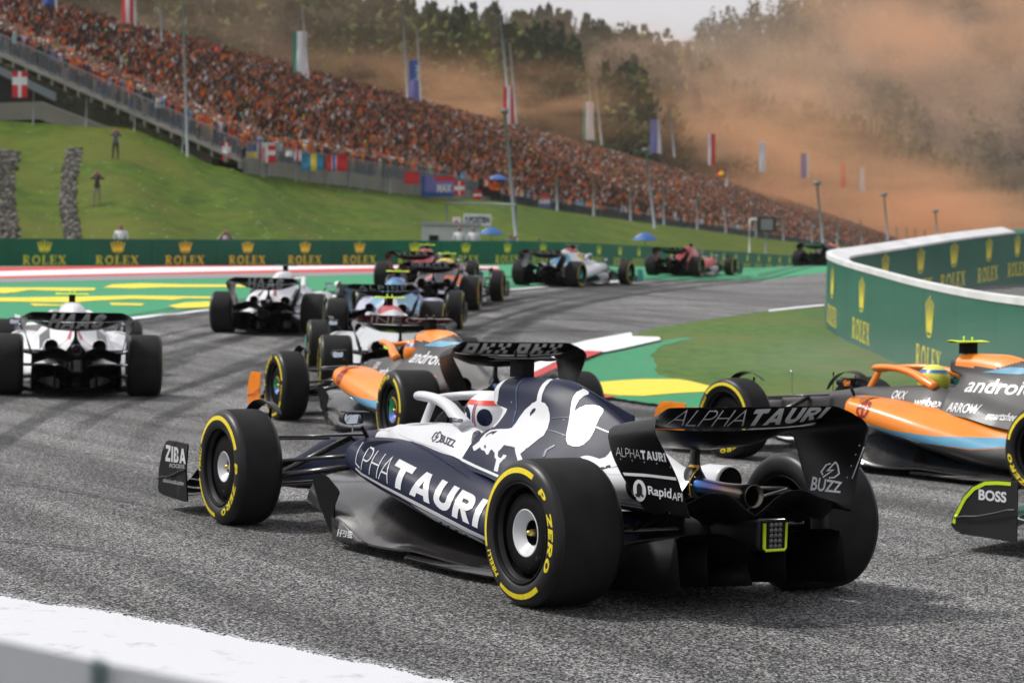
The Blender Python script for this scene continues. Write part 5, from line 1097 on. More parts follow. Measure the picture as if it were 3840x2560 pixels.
# orange cars
MC = dict(nose=GRY, cockpit=GRY, engine=GRY, airbox=ORG, pod=ORG, podlow=SKY, halo=ORG, tcam=BLK, ring=[BLU, mat('ring_green', (.02, .35, .12), .4), mat('ring_amber', (.8, .42, .04), .4), mat('ring_red', (.6, .04, .05), .4)], fwp=ORG, winglet=CARBON, light=CARBON)
def okx():
    V = []; F_ = []
    def sq(x, y, w=1, h=1): n = len(V)*4; V.append([(x, y), (x+w, y), (x+w, y+h), (x, y+h)]); F_.append((n, n+1, n+2, n+3))
    for L_ in ("111 1.1 1.1", "1.1 11. .1.", "111 1.1 1.1"): pass
    for ox in (0, 13):
        for j, row in enumerate(("111.1.1.1.1", "1.1.11...1.", "111.1.1.1.1")):
            for i, c in enumerate(row):
                if c == '1': sq(ox+i, 2-j)
    v = np.array(V, float).reshape(-1, 2); return (v-v.min(0))/np.ptp(v, axis=0), F_, 8.0
android = text2d('android', .012)
for key, S, D, deg, lb, tc in (('mclA', -.17, 20.1, -23, 'orange and grey car just beyond the navy car, orange sidepod facing left', BLK), ('mclB', 4.85, 17.5, -37, 'orange and grey car at the right edge with a light blue sill', LIME)):
    liv = dict(MC); liv['tcam'] = tc; liv['fwp'] = ORG; r, P = car(key, S, D, deg, liv, lb); wing_word(P, okx(), SILV, .46, -.46, .892, .988)
    add_lettering(P, 'cover', android, from_side(1.38, .75, .72, .84), WHT, shape=android[2], maxlen=.3)
    px_ = P
    band(P, ['cover'], 1.30, .95, .885, .94, SKY, -.25); 
    # grey upper half of the sidepod behind, blue sweep along the sill
    b = bvh_of([P['pod1']])
    lay('blue_sweep', P['pod1'], b, np.array([(0, .0), (.25, .0), (.5, .06), (.75, .25), (1, .75), (1, 1), (.8, .7), (.55, .36), (.3, .16), (0, .12)]), [(0, 1, 8, 9), (1, 2, 7, 8), (2, 3, 6, 7), (3, 4, 5, 6)], lambda u, v: (2.28-1.75*u, 3, .42-.29*u*.9+.24*v), (0, -1, 0), SKY, .1, .003, shape=5)
    lay('grey_sill', P['pod1'], b, np.array([(.3, -.4), (1, -.4), (1, .72), (.75, .22), (.5, .03), (.3, -.03)]), [(0, 1, 2, 3, 4, 5)], lambda u, v: (2.28-1.75*u, 3, .42-.29*u*.9+.24*v), (0, -1, 0), GRY, .1, .002, shape=5)
    for w, x0, x1, z0, z1 in (('OKX', 2.10, 1.93, .64, .69), ('webex', 1.80, 1.52, .60, .65), ('ARROW', 1.42, 1.10, .575, .63), ('smartsheet', 1.0, .72, .54, .58)):
        t = text2d(w, .01); bb = bvh_of([P['chassis'], P['cover']]); lay('lettering', P['chassis'], bb, t[0], t[1], from_side(x0, x1, z0-.02, z1)[0], (0, -1, 0), WHT, .3, .004, shape=t[2])
    em = stroke2d([(arc(.5, .5, .38, .42, 0, 345, 14), 1), ([(.5, .1), (.5, .9)], 0), ([(.25, .6), (.75, .6)], 0)], .14); lay('emblem', P['pod1'], b, (em[0]-em[0].min(0))/np.ptp(em[0], axis=0), em[1], from_side(2.16, 2.02, .46, .60)[0], (0, -1, 0), BRNZ, .2, .004)
    if key == 'mclA': 
        t = text2d('3', .03); lay('race_number', P['cover'], bvh_of([P['cover'], P['chassis']]), t[0], t[1], lambda u, v: (1.0-.35*u, 3, .48+.16*v), (0, -1, 0), ORG, .2, .004)
# blue car, dark cars, red cars up the road
AL = dict(nose=BLU, cockpit=BLU, engine=SKY, airbox=BLU, tail=mat('pale_lilac', (.45, .45, .58), .35), pod=mat('pale_lilac', (.45, .45, .58), .35), podlow=BLK, halo=BLK, tcam=LIME, ring=PNK)
r, P = car('alpine', -2.14, 37.3, 4, AL, 'blue car with a pink flash, directly beyond the silver car with the wine red wing'); wing_word(P, Gx('ALPINE', .14, .4), SILV); rearband(P, ['pod1'], [(.55, .40), (.50, .42), (.40, .28), (.46, .26)], PNK); rearband(P, ['cover'], [(.1, .75), (-.1, .75), (-.2, .55), (.05, .5)], WH2)
RBL = dict(nose=RBN, cockpit=RBN, engine=RBN, airbox=YLO, pod=RBN, podlow=RED, halo=RBN, tcam=LIME, ring=RED, tail=RBN)
oracle = Gx('ORACLE', .2, .16)
r, P = car('rbE', -1.68, 46.8, 8, RBL, 'dark blue car with a yellow airbox and flame red flank, beyond the blue car'); wing_word(P, oracle, SILV)
rearband(P, ['cover', 'pod-1'], [(-.15, .70), (-.40, .66), (-.45, .45), (-.2, .5)], mat('flame_orange', (.85, .16, .02), .35)); rearband(P, ['pod-1'], [(-.42, .5), (-.6, .45), (-.6, .3), (-.45, .3)], RED); rearband(P, ['cover'], [(.3, .62), (.1, .72), (.12, .66), (.3, .56)], mat('flame_orange', (.85, .16, .02), .35))
FE = dict(nose=RED, cockpit=RED, engine=RED, pod=RED, podlow=BLK, halo=BLK, tcam=LIME, ring=BLK, tail=RED)
velas = Gx('VELAS', .14, .3)
r, P = car('ferF', -2.5, 56, 9, FE, 'red car mostly hidden behind the dark blue car, black wing'); wing_word(P, velas, SILV)
ME2 = dict(ME); ME2['tcam'] = BLK; ME2['engine'] = WH2; ME2['tail'] = SLV
r, P = car('mercK', .97, 60.8, 25, ME2, 'silver and teal car turning right before the green barrier, wine red wing'); wing_word(P, Gx('INEOS', .2), WH2)
rearband(P, ['cover'], [(.1, .9), (-.12, .9), (-.3, .65), (0, .6)], SKY)
FE2 = dict(FE); FE2['tcam'] = BLK
r, P = car('ferL', 5.6, 77, 24, FE2, 'red car second from the front of the field, turning right'); wing_word(P, velas, SILV)
RB2 = dict(RBL); RB2['tcam'] = BLK; RB2['airbox'] = mat('flame_orange', (.85, .16, .02), .35)
r, P = car('rbM', 12.7, 93, 34, RB2, 'leading dark car with orange airbox, half hidden by the curved wall'); wing_word(P, oracle, SILV)
# car whose front wing enters at the lower right
AS = dict(nose=DGRN, cockpit=DGRN, engine=DGRN, pod=DGRN, halo=DGRN, tcam=LIME, ring=BLK, fwp=mat('satin_black', (.018, .019, .02), .45), fw=SLV, alt=True)
l, rz, pi_, ro = carpose(6.45, 10.6, -41); r, P = build_car(l, rz, AS, 'car showing only its black front wing plate with a lime edge, lower right', GP, rot=(0, 1, 2, 3)); cars['bossJ'] = (r, P)
bs = text2d('BOSS', .035); b = bvh_of([P['fwp1']])
lay('lettering', P['fwp1'], b, bs[0], bs[1], from_side(4.40, 4.20, .325, .39)[0], (0, -1, 0), WHT, .3, .003, shape=bs[2])
lay('lime_edge', P['fwp1'], b, *stroke2d([([(4.578, .165), (4.562, .21), (4.495, .325), (4.435, .388), (4.355, .428), (4.27, .438), (4.17, .441)], 0)], .022)[:2], lambda u, v: (u, 3, v), (0, -1, 0), LIME, .03, .003)
# ------------------------------------------------------------------ drivers
SKN = mat('skin', (.42, .24, .16), .6)
def sphere(c, r, nu=28, nv=18, cut=-1.0):
    P = []
    for i in range(nv+1):
        a = math.pi*i/nv; P.append([(c[0]+r[0]*math.sin(a)*math.cos(t), c[1]+r[1]*math.sin(a)*math.sin(t), c[2]+r[2]*math.cos(a)) for t in np.linspace(0, 2*math.pi, nu, endpoint=False)])
    return grid(np.array(P), closed_v=True)
def me_helmet():
    v, f = sphere((0, 0, 0), (.152, .126, .136)); v = v.copy()
    v[:, 2] = np.where(v[:, 2] < -.075, -.075+(v[:, 2]+.075)*.35, v[:, 2]); k = (v[:, 0] > 0) & (v[:, 2] < 0); v[k, 0] *= 1.06+.9*np.abs(v[k, 2])
    return recalc(mk('helmet', v, f))
def me_visor():
    P = []
    for a in np.radians(np.linspace(-74, 74, 22)):
        P.append([(.156*math.cos(a)*math.cos(b)*1.0+.003, .129*math.sin(a)*math.cos(b), .139*math.sin(b)) for b in np.radians(np.linspace(-8, 27, 8))])
    return mk('visor', *grid(np.array(P)))
def me_body():
    P = []
    for z, w, d, x in ((-.42, .16, .12, .05), (-.30, .20, .14, .02), (-.19, .215, .13, -.02), (-.13, .16, .11, -.02), (-.10, .075, .075, 0), (-.06, .065, .07, 0), (-.03, .04, .05, 0)):
        P.append([(x+d*math.cos(t), w*math.sin(t), z) for t in np.linspace(0, 2*math.pi, 20, endpoint=False)])
    P = np.array(P); P = pchip(np.arange(len(P)), P, np.linspace(0, len(P)-1, 20)); v, f = grid(P, closed_v=True); f += [tuple(range(20)), tuple(19*20+k for k in range(20))[::-1]]
    a = [tube(bez([(-.02, s*.19, -.17), (.10, s*.24, -.26), (.28, s*.17, -.24), (.42, s*.12, -.16)], 12), np.linspace(.055, .038, 12), 10) for s in (1, -1)]
    g = [sphere((.44, s*.11, -.15), (.045, .035, .05), 10, 8) for s in (1, -1)]
    return recalc(mk('person', *join([(v, f)]+a+g)))
def driver(key, helm, suit, label, band_=None, turn=0):
    root = main if key == 'main' else cars[key][0]
    M = root.matrix_world if key == 'main' else Matrix.LocRotScale(root.location, root.rotation_euler, None)
    p_ = M @ Vector((1.99, 0, .782)); o = ob('person', cached('driver', me_body), [suit], None, objmat=True); o.matrix_world = Matrix.LocRotScale(p_, root.rotation_euler, None); tag(o, label, 'person', 'drivers in the racing cars')
    h = ob('helmet', cached('helmet', me_helmet), [helm], o, rot=(0, 0, turn), objmat=True); ob('visor', cached('visor', me_visor), [mat('visor_black', (.01, .01, .012), .08)], h)
    if band_ is not None:
        P = np.array([[(.1535*math.sin(a)*math.cos(t), .1275*math.sin(a)*math.sin(t), .1375*math.cos(a)) for t in np.linspace(0, 2*math.pi, 40)] for a in (np.radians(48), np.radians(62))]); ob('helmet_band', mk('helmet_band', *grid(P)), band_, h)
    return o, h
MATR = mat('red_band', (.75, .06, .03), .4)
dm, hm = driver('main', WHT, WF, 'driver in a white helmet with a red band and navy circles, in the navy car', MATR, turn=.0)
# helmet circles and stripes of the nearest driver
bh = BVHTree.FromPolygons([tuple(hm.data.vertices[i].co) for i in range(len(hm.data.vertices))], [tuple(p.vertices) for p in hm.data.polygons])
def on_helm(name, spec, x0, x1, z0, z1, m_, off=.002):
    return lay(name, hm, bh, spec[0], spec[1], lambda u, v: (x0+(x1-x0)*u, 1.0, z0+(z1-z0)*v), (0, -1, 0), m_, .08, off)
disc = (np.array(arc(.5, .5, .5, .5, 0, 345, 24)), [tuple(range(24))])
on_helm('helmet_circle', disc, .095, -.02, -.058, .050, NAVY); on_helm('helmet_dot', disc, .055, .015, -.022, .018, WHT, .004); on_helm('helmet_circle', disc, -.07, -.14, -.055, .045, NAVY)
on_helm('helmet_stripe', SQ, -.036, -.042, -.06, .075, mat('blue_stripe', (.02, .04, .3), .4), .0022); on_helm('helmet_stripe', SQ, -.048, -.055, -.06, .075, mat('red_stripe', (.5, .02, .03), .4), .0022)
t = text2d('TAURI', .03); on_helm('lettering', t, .06, -.03, -.085, -.062, BLK, .003)
hl = {'mclA': (ORG, 'driver in an orange helmet in the near orange car', BLU), 'mclB': (P_('helmet_yellow', (.75, .78, .08)), 'driver in a yellow and blue helmet in the orange car at the right', BLU), 'haasA': (WH2, 'driver hidden behind the headrest of the leftmost white car', RED), 'haasB': (WH2, 'driver in the white car beside the green run-off', BLK), 'mercG': (YLO, 'driver in the silver car with the wine red wing nearest the camera', BLK), 'alpine': (PNK, 'driver in the blue car', WH2),
      'rbE': (BLU, 'driver in the dark blue car with the yellow airbox', RED), 'ferF': (RED, 'driver in the red car hidden behind the dark blue car', WH2), 'mercK': (YLO, 'driver in the silver and teal car turning right', BLK), 'ferL': (WH2, 'driver in the second red car from the front', RED), 'rbM': (ORG, 'driver in the leading dark car', WH2), 'bossJ': (DGRN, 'driver in the green car beyond the right edge', LIME)}
for k, (c, lb, bd) in hl.items(): driver(k, c, WF, lb, bd)
# ================================================================== people
def person_skin(pose, sub=0):
    """one continuous body grown over a skeleton; facing +x, feet at z = 0. returns verts, faces, region (0 skin, 1 top, 2 trousers, 3 hair or cap, 4 shoes)"""
    J = {'pel': (0, 0, .96), 'spi': (0, 0, 1.16), 'che': (.01, 0, 1.36), 'nec': (0, 0, 1.50), 'he1': (.02, 0, 1.60), 'he2': (.015, 0, 1.72)}
    Rd = {'pel': (.15, .11), 'spi': (.145, .10), 'che': (.17, .11), 'nec': (.055, .055), 'he1': (.075, .085), 'he2': (.085, .10)}
    E_ = [('pel', 'spi'), ('spi', 'che'), ('che', 'nec'), ('nec', 'he1'), ('he1', 'he2')]
    for s, n in ((1, 'l'), (-1, 'r')):
        st = pose.get('stance', .09); kx = pose.get('knee', 0)
        J['hi'+n] = (0, s*.09, .88); J['kn'+n] = (.02+kx, s*(.10+st*.3), .49); J['an'+n] = (-.01, s*(.09+st*.6), .09); J['to'+n] = (.14, s*(.10+st*.7), .035)
        Rd['hi'+n] = (.088, .09); Rd['kn'+n] = (.058, .06); Rd['an'+n] = (.04, .042); Rd['to'+n] = (.038, .03)
        E_ += [('pel', 'hi'+n), ('hi'+n, 'kn'+n), ('kn'+n, 'an'+n), ('an'+n, 'to'+n)]
        a = pose.get(n, 'down'); sh = (0, s*.19, 1.43)
        el, wr, ha = {'down': ((-.03, s*.25, 1.15), (.05, s*.26, .92), (.09, s*.25, .83)), 'up': ((.03, s*.28, 1.66), (.07, s*.20, 1.90), (.08, s*.19, 1.99)), 'out': ((.05, s*.40, 1.55), (.12, s*.48, 1.80), (.13, s*.50, 1.88)),
                      'cam': ((.14, s*.27, 1.32), (.27, s*.10, 1.56), (.30, s*.06, 1.62)), 'clap': ((.10, s*.26, 1.20), (.30, s*.10, 1.32), (.36, s*.04, 1.36)), 'hip': ((-.08, s*.36, 1.18), (.04, s*.20, 1.02), (.07, s*.14, 1.0)), 'hip2': ((.02, s*.27, 1.16), (.24, s*.22, 1.10), (.30, s*.2, 1.12))}[a]
        J['sh'+n] = sh; J['el'+n] = el; J['wr'+n] = wr; J['ha'+n] = ha; Rd['sh'+n] = (.062, .062); Rd['el'+n] = (.046, .046); Rd['wr'+n] = (.033, .033); Rd['ha'+n] = (.042, .03)
        E_ += [('che', 'sh'+n), ('sh'+n, 'el'+n), ('el'+n, 'wr'+n), ('wr'+n, 'ha'+n)]
    names = list(J); me = bpy.data.meshes.new('p'); me.from_pydata([J[k] for k in names], [(names.index(a), names.index(b)) for a, b in E_], []); me.update()
    o = bpy.data.objects.new('p', me); COL.objects.link(o); o.modifiers.new('s', 'SKIN')
    for i, k in enumerate(names): me.skin_vertices[0].data[i].radius = Rd[k]; me.skin_vertices[0].data[i].use_root = (k == 'pel')
    if sub: q = o.modifiers.new('u', 'SUBSURF'); q.levels = sub; q.render_levels = sub
    dg = bpy.context.evaluated_depsgraph_get(); ev = o.evaluated_get(dg); em = ev.to_mesh()
    v = np.array([tuple(q.co) for q in em.vertices]); f = [tuple(p_.vertices) for p_ in em.polygons]; ev.to_mesh_clear(); bpy.data.objects.remove(o); bpy.data.meshes.remove(me)
    reg = []
    hands = [np.array(J['ha'+n]) for n in 'lr']; els = [np.array(J['el'+n]) for n in 'lr']; wrs = [np.array(J['wr'+n]) for n in 'lr']
    for q in f:
        c = v[list(q)].mean(0); dl = min(min(np.linalg.norm(c-h), np.linalg.norm(c-w), np.linalg.norm(c-(w+e)/2)) for h, w, e in zip(hands, wrs, els))
        if c[2] > 1.66 and np.hypot(c[0], c[1]) < .16 and (c[0] < .07 or c[2] > 1.74): reg.append(3)
        elif c[2] > 1.49 and np.hypot(c[0], c[1]) < .13: reg.append(0)
        elif dl < .12: reg.append(0)
        elif c[2] < .09: reg.append(4)
        elif c[2] < .97 and abs(c[1]) < .3: reg.append(2)
        else: reg.append(1)
    return v, f, np.array(reg)
POSES = [dict(l='up', r='up'), dict(l='down', r='up'), dict(l='cam', r='cam'), dict(l='clap', r='clap'), dict(l='out', r='out'), dict(l='hip', r='out'), dict(l='down', r='down')]
BODY = [person_skin(p_) for p_ in POSES]
def objcol(name, rough=.8):
    m = mat(name, (.5, .5, .5), rough); n = m.node_tree; oi = n.nodes.new('ShaderNodeObjectInfo'); n.links.new(oi.outputs['Color'], n.nodes['Principled BSDF'].inputs['Base Color']); return m
SHIRT = objcol('shirt_cloth'); TRO = [mat('dark_trousers', (.02, .022, .03), .8), mat('blue_jeans', (.05, .08, .15), .8), mat('beige_shorts', (.30, .25, .18), .8)]; HAIR = [mat('brown_hair', (.05, .028, .015), .7), mat('white_cap', (.7, .7, .7), .7), mat('orange_cap', (.8, .17, .01), .7), mat('black_cap', (.015, .015, .02), .7)]; SHOE = mat('shoes', (.03, .03, .03), .7)
SHC = [((.80, .17, .012), 'an orange shirt', 21), ((.55, .07, .015), 'a red-orange shirt', 15), ((.22, .018, .018), 'a dark red shirt', 15), ((.018, .025, .07), 'a navy shirt', 20), ((.60, .60, .63), 'a white shirt', 14), ((.025, .025, .028), 'a black shirt', 20), ((.20, .20, .22), 'a grey shirt', 9), ((.16, .42, .62), 'a light blue shirt', 3), ((.80, .72, .06), 'a yellow shirt', 2), ((.30, .62, .30), 'a pale green shirt', 1)]
PME = []
for i, (v, f, rg) in enumerate(BODY):
    me = mk('person', v, f); PME.append((me, rg))
    for m_ in (mat('sunned_skin', (.31, .165, .105), .65), SHIRT, TRO[0], HAIR[0], SHOE): me.materials.append(m_)
    me.polygons.foreach_set('material_index', rg.astype(np.int32))
def person(loc, rz, pose, shirt, label, cat='person', group=None, tro=0, hair=0, sc=1.0):
    me, rg = PME[pose]; o = bpy.data.objects.new('person', me); COL.objects.link(o); o.location = loc; o.rotation_euler = (0, 0, rz); o.scale = (sc,)*3
    o.color = (*shirt, 1)
    for i, m_ in ((2, TRO[tro]), (3, HAIR[hair])): o.material_slots[i].link = 'OBJECT'; o.material_slots[i].material = m_
    return tag(o, label, cat, group)

# ================================================================== the grandstand
AA = R(15.4); RD = np.array([math.sin(AA), math.cos(AA)]); UD = np.array([-math.cos(AA), math.sin(AA)])      # along the rows, and up the slope, in (S, D)
C0 = np.array([-17.1, 135.0]); NR = 37; PIT_ = .90; RISE = .355; Z0 = 8.15; LEN = 400
def rowlen(k): return 520-max(0, k-14)*5.2

def stand(t, k, z=0): q = C0+RD*t+UD*PIT_*k; return W(q[0], q[1], Z0+RISE*k+z)
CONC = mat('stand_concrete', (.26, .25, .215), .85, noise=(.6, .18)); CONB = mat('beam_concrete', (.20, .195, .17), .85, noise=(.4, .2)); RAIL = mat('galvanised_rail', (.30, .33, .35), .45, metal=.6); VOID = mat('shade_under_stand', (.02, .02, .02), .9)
gs = empty('grandstand', tuple(stand(0, 0))); gs.location = (0, 0, 0); tag(gs, 'long grandstand rising to the left, stepped concrete end and dark space below', 'grandstand')
for k in range(NR):
    tl = rowlen(k)
    a = [stand(-.45, k-.5, -.06), stand(-.45, k+.5, -.06), stand(-.45, k+.5, -.22), stand(-.45, k-.36, -.22), stand(-.45, k-.36, -.58), stand(-.45, k-.5, -.58)]
    b = [q+np.array([*(W(RD[0]*tl, RD[1]*tl)-W(0, 0))[:2], 0]) for q in a]; n = 6
    f = [tuple(range(n))[::-1], tuple(range(n, 2*n))]+[(i, (i+1) % n, n+(i+1) % n, n+i) for i in range(n)]; ob('terrace_step', recalc(mk('terrace_step', np.array(a+b), f, False)), CONC, gs)
def prism(name, pts, t0, t1, m_, par):
    """profile in (row, height) extruded along the rows"""
    a = [stand(t0, k, 0)*[1, 1, 0]+[0, 0, z] for k, z in pts]; b = [stand(t1, k, 0)*[1, 1, 0]+[0, 0, z] for k, z in pts]; n = len(pts)
    f = [tuple(range(n))[::-1], tuple(range(n, 2*n))]+[(i, (i+1) % n, n+(i+1) % n, n+i) for i in range(n)]; return ob(name, recalc(mk(name, np.array(a+b), f, False)), m_, par)
prism('side_beam', [(-1.4, 6.6), (14.2, 11.35), (14.2, 10.25), (-1.4, 5.8)], -.9, -.45, CONB, gs)
prism('side_beam', [(14.2, 11.35), (40, 10.6), (40, 9.3), (14.2, 10.25)], -.9, -.45, CONB, gs)
prism('steel_brace', [(13.2, 11.9), (21, 14.8), (21, 14.4), (13.2, 11.4)], -.6, -.3, mat('painted_steel', (.16, .19, .21), .5), gs)
prism('front_beam', [(-.9, 8.1), (-.5, 8.1), (-.5, 7.1), (-.9, 7.1)], 0, 52, CONB, gs)
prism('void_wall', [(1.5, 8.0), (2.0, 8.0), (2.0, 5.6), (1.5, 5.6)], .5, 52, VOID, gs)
for k in (-3, -2, -1): prism('terrace_step', [(k-.5, Z0+RISE*k-.06), (k+.5, Z0+RISE*k-.06), (k+.5, Z0+RISE*k-.6), (k-.5, Z0+RISE*k-1.2)], 50, 332, CONC, gs)
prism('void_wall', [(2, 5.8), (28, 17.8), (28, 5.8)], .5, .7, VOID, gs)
def bars(name, pts, h, step, par, r=.016, rails=(1.0, .12), lean=0):
    """railing along a polyline: thin uprights between two rails"""
    parts = []
    for a, b in zip(pts[:-1], pts[1:]):
        a = np.array(a); b = np.array(b); L_ = np.linalg.norm(b-a); n = max(1, int(L_/step))
        for i in range(n+1):
            q = a+(b-a)*i/n; parts.append((np.array([q+[-r, 0, 0], q+[r, 0, 0], q+[0, r*1.6, 0], q+[-r, 0, h], q+[r, 0, h], q+[0, r*1.6, h]]), [(0, 1, 4, 3), (1, 2, 5, 4), (2, 0, 3, 5)]))
        for rr in rails: parts.append(tube([a+[0, 0, h*rr], b+[0, 0, h*rr]], .025, 5))
    return tag(ob(name, mk(name, *join(parts), False), RAIL, par), kind='stuff')
bars('front_railing', [stand(t, -.75, .05) for t in np.linspace(0, 50, 12)], 1.15, .22, gs); bars('catch_mesh', [stand(t, -4.2, -.1) for t in np.linspace(50, 330, 60)], 1.5, .9, gs)
bars('stair_railing', [stand(-.25, k, .0) for k in np.linspace(-.5, 25, 26)], 1.15, .14, gs)
for t in np.arange(3, 50, 7.5):
    ob('front_post', mk('front_post', *tube([stand(t, -1.0, -2.3), stand(t, -1.0, 1.7)], .045, 6)), RAIL, gs)

# the crowd: first the three hundred that show largest, then everyone else as one mass
rc = random.Random(5); ROWW = ['front', 'second', 'third', 'fourth', 'fifth', 'sixth', 'seventh', 'eighth', 'ninth', 'tenth', 'eleventh', 'twelfth', 'thirteenth', 'fourteenth', 'fifteenth', 'sixteenth', 'seventeenth', 'eighteenth', 'nineteenth', 'twentieth']
seats = []
for k in range(-3, NR):
    t = .25+rc.random()*.2
    if k < 0: t += 50
    while t < (rowlen(k) if k >= 0 else 330)-1: 
        seats.append((k, t)); t += .47+rc.random()*.16+(.12 if t > 150 else 0)
def far(k, t): q = C0+RD*t+UD*PIT_*k; return q[1]
def px_of(k, t): return proj(stand(t, k, 1.0))
vis = [(k, t) for k, t in seats if (lambda p_: -60 < p_[0] < 3950 and -160 < p_[1] < 1200)(px_of(k, t))]
cand = sorted(vis, key=lambda q: far(*q)+ (0 if q[1] < 6 else (0 if q[0] == 0 else 400)))
big = set([q for q in cand if -20 < px_of(*q)[0] and px_of(*q)[1] > 0][:290])
CH = [w for c, n_, w in SHC]; PW = {0: 'both arms up', 1: 'one arm up', 2: 'hands at face', 3: 'clapping', 4: 'arms wide', 5: 'hand on hip', 6: 'arms down'}
toC = lambda p_: math.atan2(CAM[1]-p_[1], CAM[0]-p_[0])
faceR = math.atan2(*(W(-UD[0], -UD[1])-W(0, 0))[:2][::-1])
bylab = {}
for k, t in sorted(big):
    c, nm, w = rc.choices(SHC, [q[2] for q in SHC])[0]; po = rc.choices(range(7), [2, 2, 3, 4, 1, 3, 9])[0]; p_ = stand(t, k, -.06)
    hr = rc.choices(range(4), [6, 2, 2, 2])[0]; hn = ('brown hair', 'a white cap', 'an orange cap', 'a black cap')[hr]; tr = rc.choices(range(3), [5, 3, 2])[0]
    where = 'beside the end stairs' if t < 1.1 else ('a few places in from the end stairs' if t < 3.5 else ('near the left end' if t < 20 else ('above the hanging flags' if t < 60 else 'far along the railing')))
    rw = 'front rail' if k <= 0 else ('in the %s row' % ROWW[k] if k < 20 else 'high up in the stand')
    side = 'by the end stairs' if t < 1.1 else ('near the end stairs' if t < 3.5 else ('left end' if t < 12 else ('above hanging flags' if t < 32 else 'past the flags')))
    lb = 'spectator, %s%s, %s, %s %s' % (nm[nm.index(' ')+1:], '' if hr == 0 else ' and'+hn[1:] if hn[1] == ' ' else ' and'+hn[2:], PW[po], 'front rail' if k <= 0 else ('%s row' % ROWW[k] if k < 20 else 'upper rows'), side)
    o = person(tuple(p_), faceR+rc.uniform(-.5, .5), po, tuple(min(1, x*rc.uniform(.6, 1.0)) for x in c), lb, 'spectator', 'spectators in the grandstand', tr, hr, rc.uniform(.93, 1.05)); bylab.setdefault(lb, []).append(o)
rest = [q for q in vis if q not in big]
def decim(v, f, rg): return v, f, rg
def crowd_mesh(seatlist, name):
    V = []; F_ = []; CC = []; n = 0; low = []
    # far spectators: a closed trunk of six rings, a head and two raised or lowered arms
    def lowbody(up):
        parts = []; rg = []
        def add(v, f, r): parts.append((v, f)); rg.extend([r]*len(f))
        add(*tube([(0, 0, .0), (0, 0, .5), (0, 0, .95)], [.10, .13, .16], 5), 2); add(*tube([(0, 0, .93), (0, 0, 1.2), (0, 0, 1.46)], [.17, .18, .13], 5), 1)
        add(*tube([(0, 0, 1.46), (0, 0, 1.60), (0, 0, 1.78)], [.06, .10, .07], 5), 0)
        for s in (1, -1):
            if up == 0 or (up == 1 and s > 0): add(*tube([(0, s*.19, 1.42), (.04, s*.26, 1.68)], [.06, .05], 4, caps=False), 1); add(*tube([(.04, s*.26, 1.68), (.06, s*.22, 1.95)], [.045, .05], 4), 0)
            elif up == 2: add(*tube([(0, s*.19, 1.42), (.12, s*.26, 1.2)], [.06, .05], 4, caps=False), 1); add(*tube([(.12, s*.26, 1.2), (.28, s*.08, 1.5)], [.045, .05], 4), 0)
            else: add(*tube([(0, s*.19, 1.42), (0, s*.25, 1.12)], [.06, .05], 4, caps=False), 1); add(*tube([(0, s*.25, 1.12), (.06, s*.25, .85)], [.045, .04], 4), 0)
        v, f = join(parts); return v, f, np.array(rg)
    clmap = {}; LB = [lowbody(i) for i in (0, 1, 2, 3)]
    def farbody():
        parts = []; rg = []
        for p_, r_, q_, n_ in (([(0, 0, .3), (0, 0, .95)], [.14, .17], 2, 4), ([(0, 0, .95), (0, 0, 1.3), (0, 0, 1.48)], [.19, .22, .14], 1, 4), ([(0, 0, 1.5), (0, 0, 1.64), (0, 0, 1.78)], [.06, .12, .06], 0, 4), ([(0, .2, 1.4), (.05, .26, 1.85)], [.07, .06], 0, 3)):
            v, f = tube(p_, r_, n_, caps=False); parts.append((v, f)); rg += [q_]*len(f)
        v, f = join(parts); return v, f, np.array(rg)
    LB.append(farbody())
    nl = 0
    sk_ = np.array([.28, .14, .09]); groups = {}
    for k, t in seatlist: groups.setdefault(4 if t > 130 else rc.choices(range(4), [2, 3, 3, 4])[0], []).append((k, t))
    for b, L_ in groups.items():
        v, f, rg = LB[b]; tri = []
        trg = []
        for q, r in zip(f, rg):
            for i in range(1, len(q)-1): tri.append((q[0], q[i], q[i+1])); trg.append(r)
        tri = np.array(tri); trg = np.array(trg)
        for k, t in L_:
            a = faceR+rc.uniform(-.6, .6); c_, s_ = math.cos(a), math.sin(a); sc = rc.uniform(.9, 1.06); p_ = stand(t, k, -.06)
            x = v[:, 0]*c_-v[:, 1]*s_; y = v[:, 0]*s_+v[:, 1]*c_; V.append(np.stack([x*sc+p_[0], y*sc+p_[1], v[:, 2]*sc+p_[2]], 1)); F_.append(tri+n); n += len(v)
            ck = (int(t/2.6+.8*math.sin(k)), k//3); clus = clmap.setdefault(ck, rc.choices(SHC, [q[2] for q in SHC])[0][0]); col = np.array(clus if rc.random() < .36 else rc.choices(SHC, [q[2] for q in SHC])[0][0])*rc.uniform(.7, 1.3)
            # a block of yellow shirts half way along the upper rows
            if abs(t-(95+(26-k)*5.2)) < 13 and 10 < k < 24 and rc.random() < .42 and t > 60: col = np.array([.80, .66, .08])
            hd = sk_*rc.uniform(.7, 1.3) if rc.random() < .80 else (np.array([.6, .6, .6]) if rc.random() < .4 else np.array([.7, .14, .01]))
            pal = np.array([hd if rc.random() < .5 else np.array([.045, .026, .018]), col, np.array([.02, .022, .03])*rc.uniform(.6, 2.5)])
            cc = pal[trg]; 
            CC.append(cc)
    V = np.concatenate(V); F_ = np.concatenate(F_); CC = np.clip(np.concatenate(CC), 0, 1); me = bpy.data.meshes.new(name)
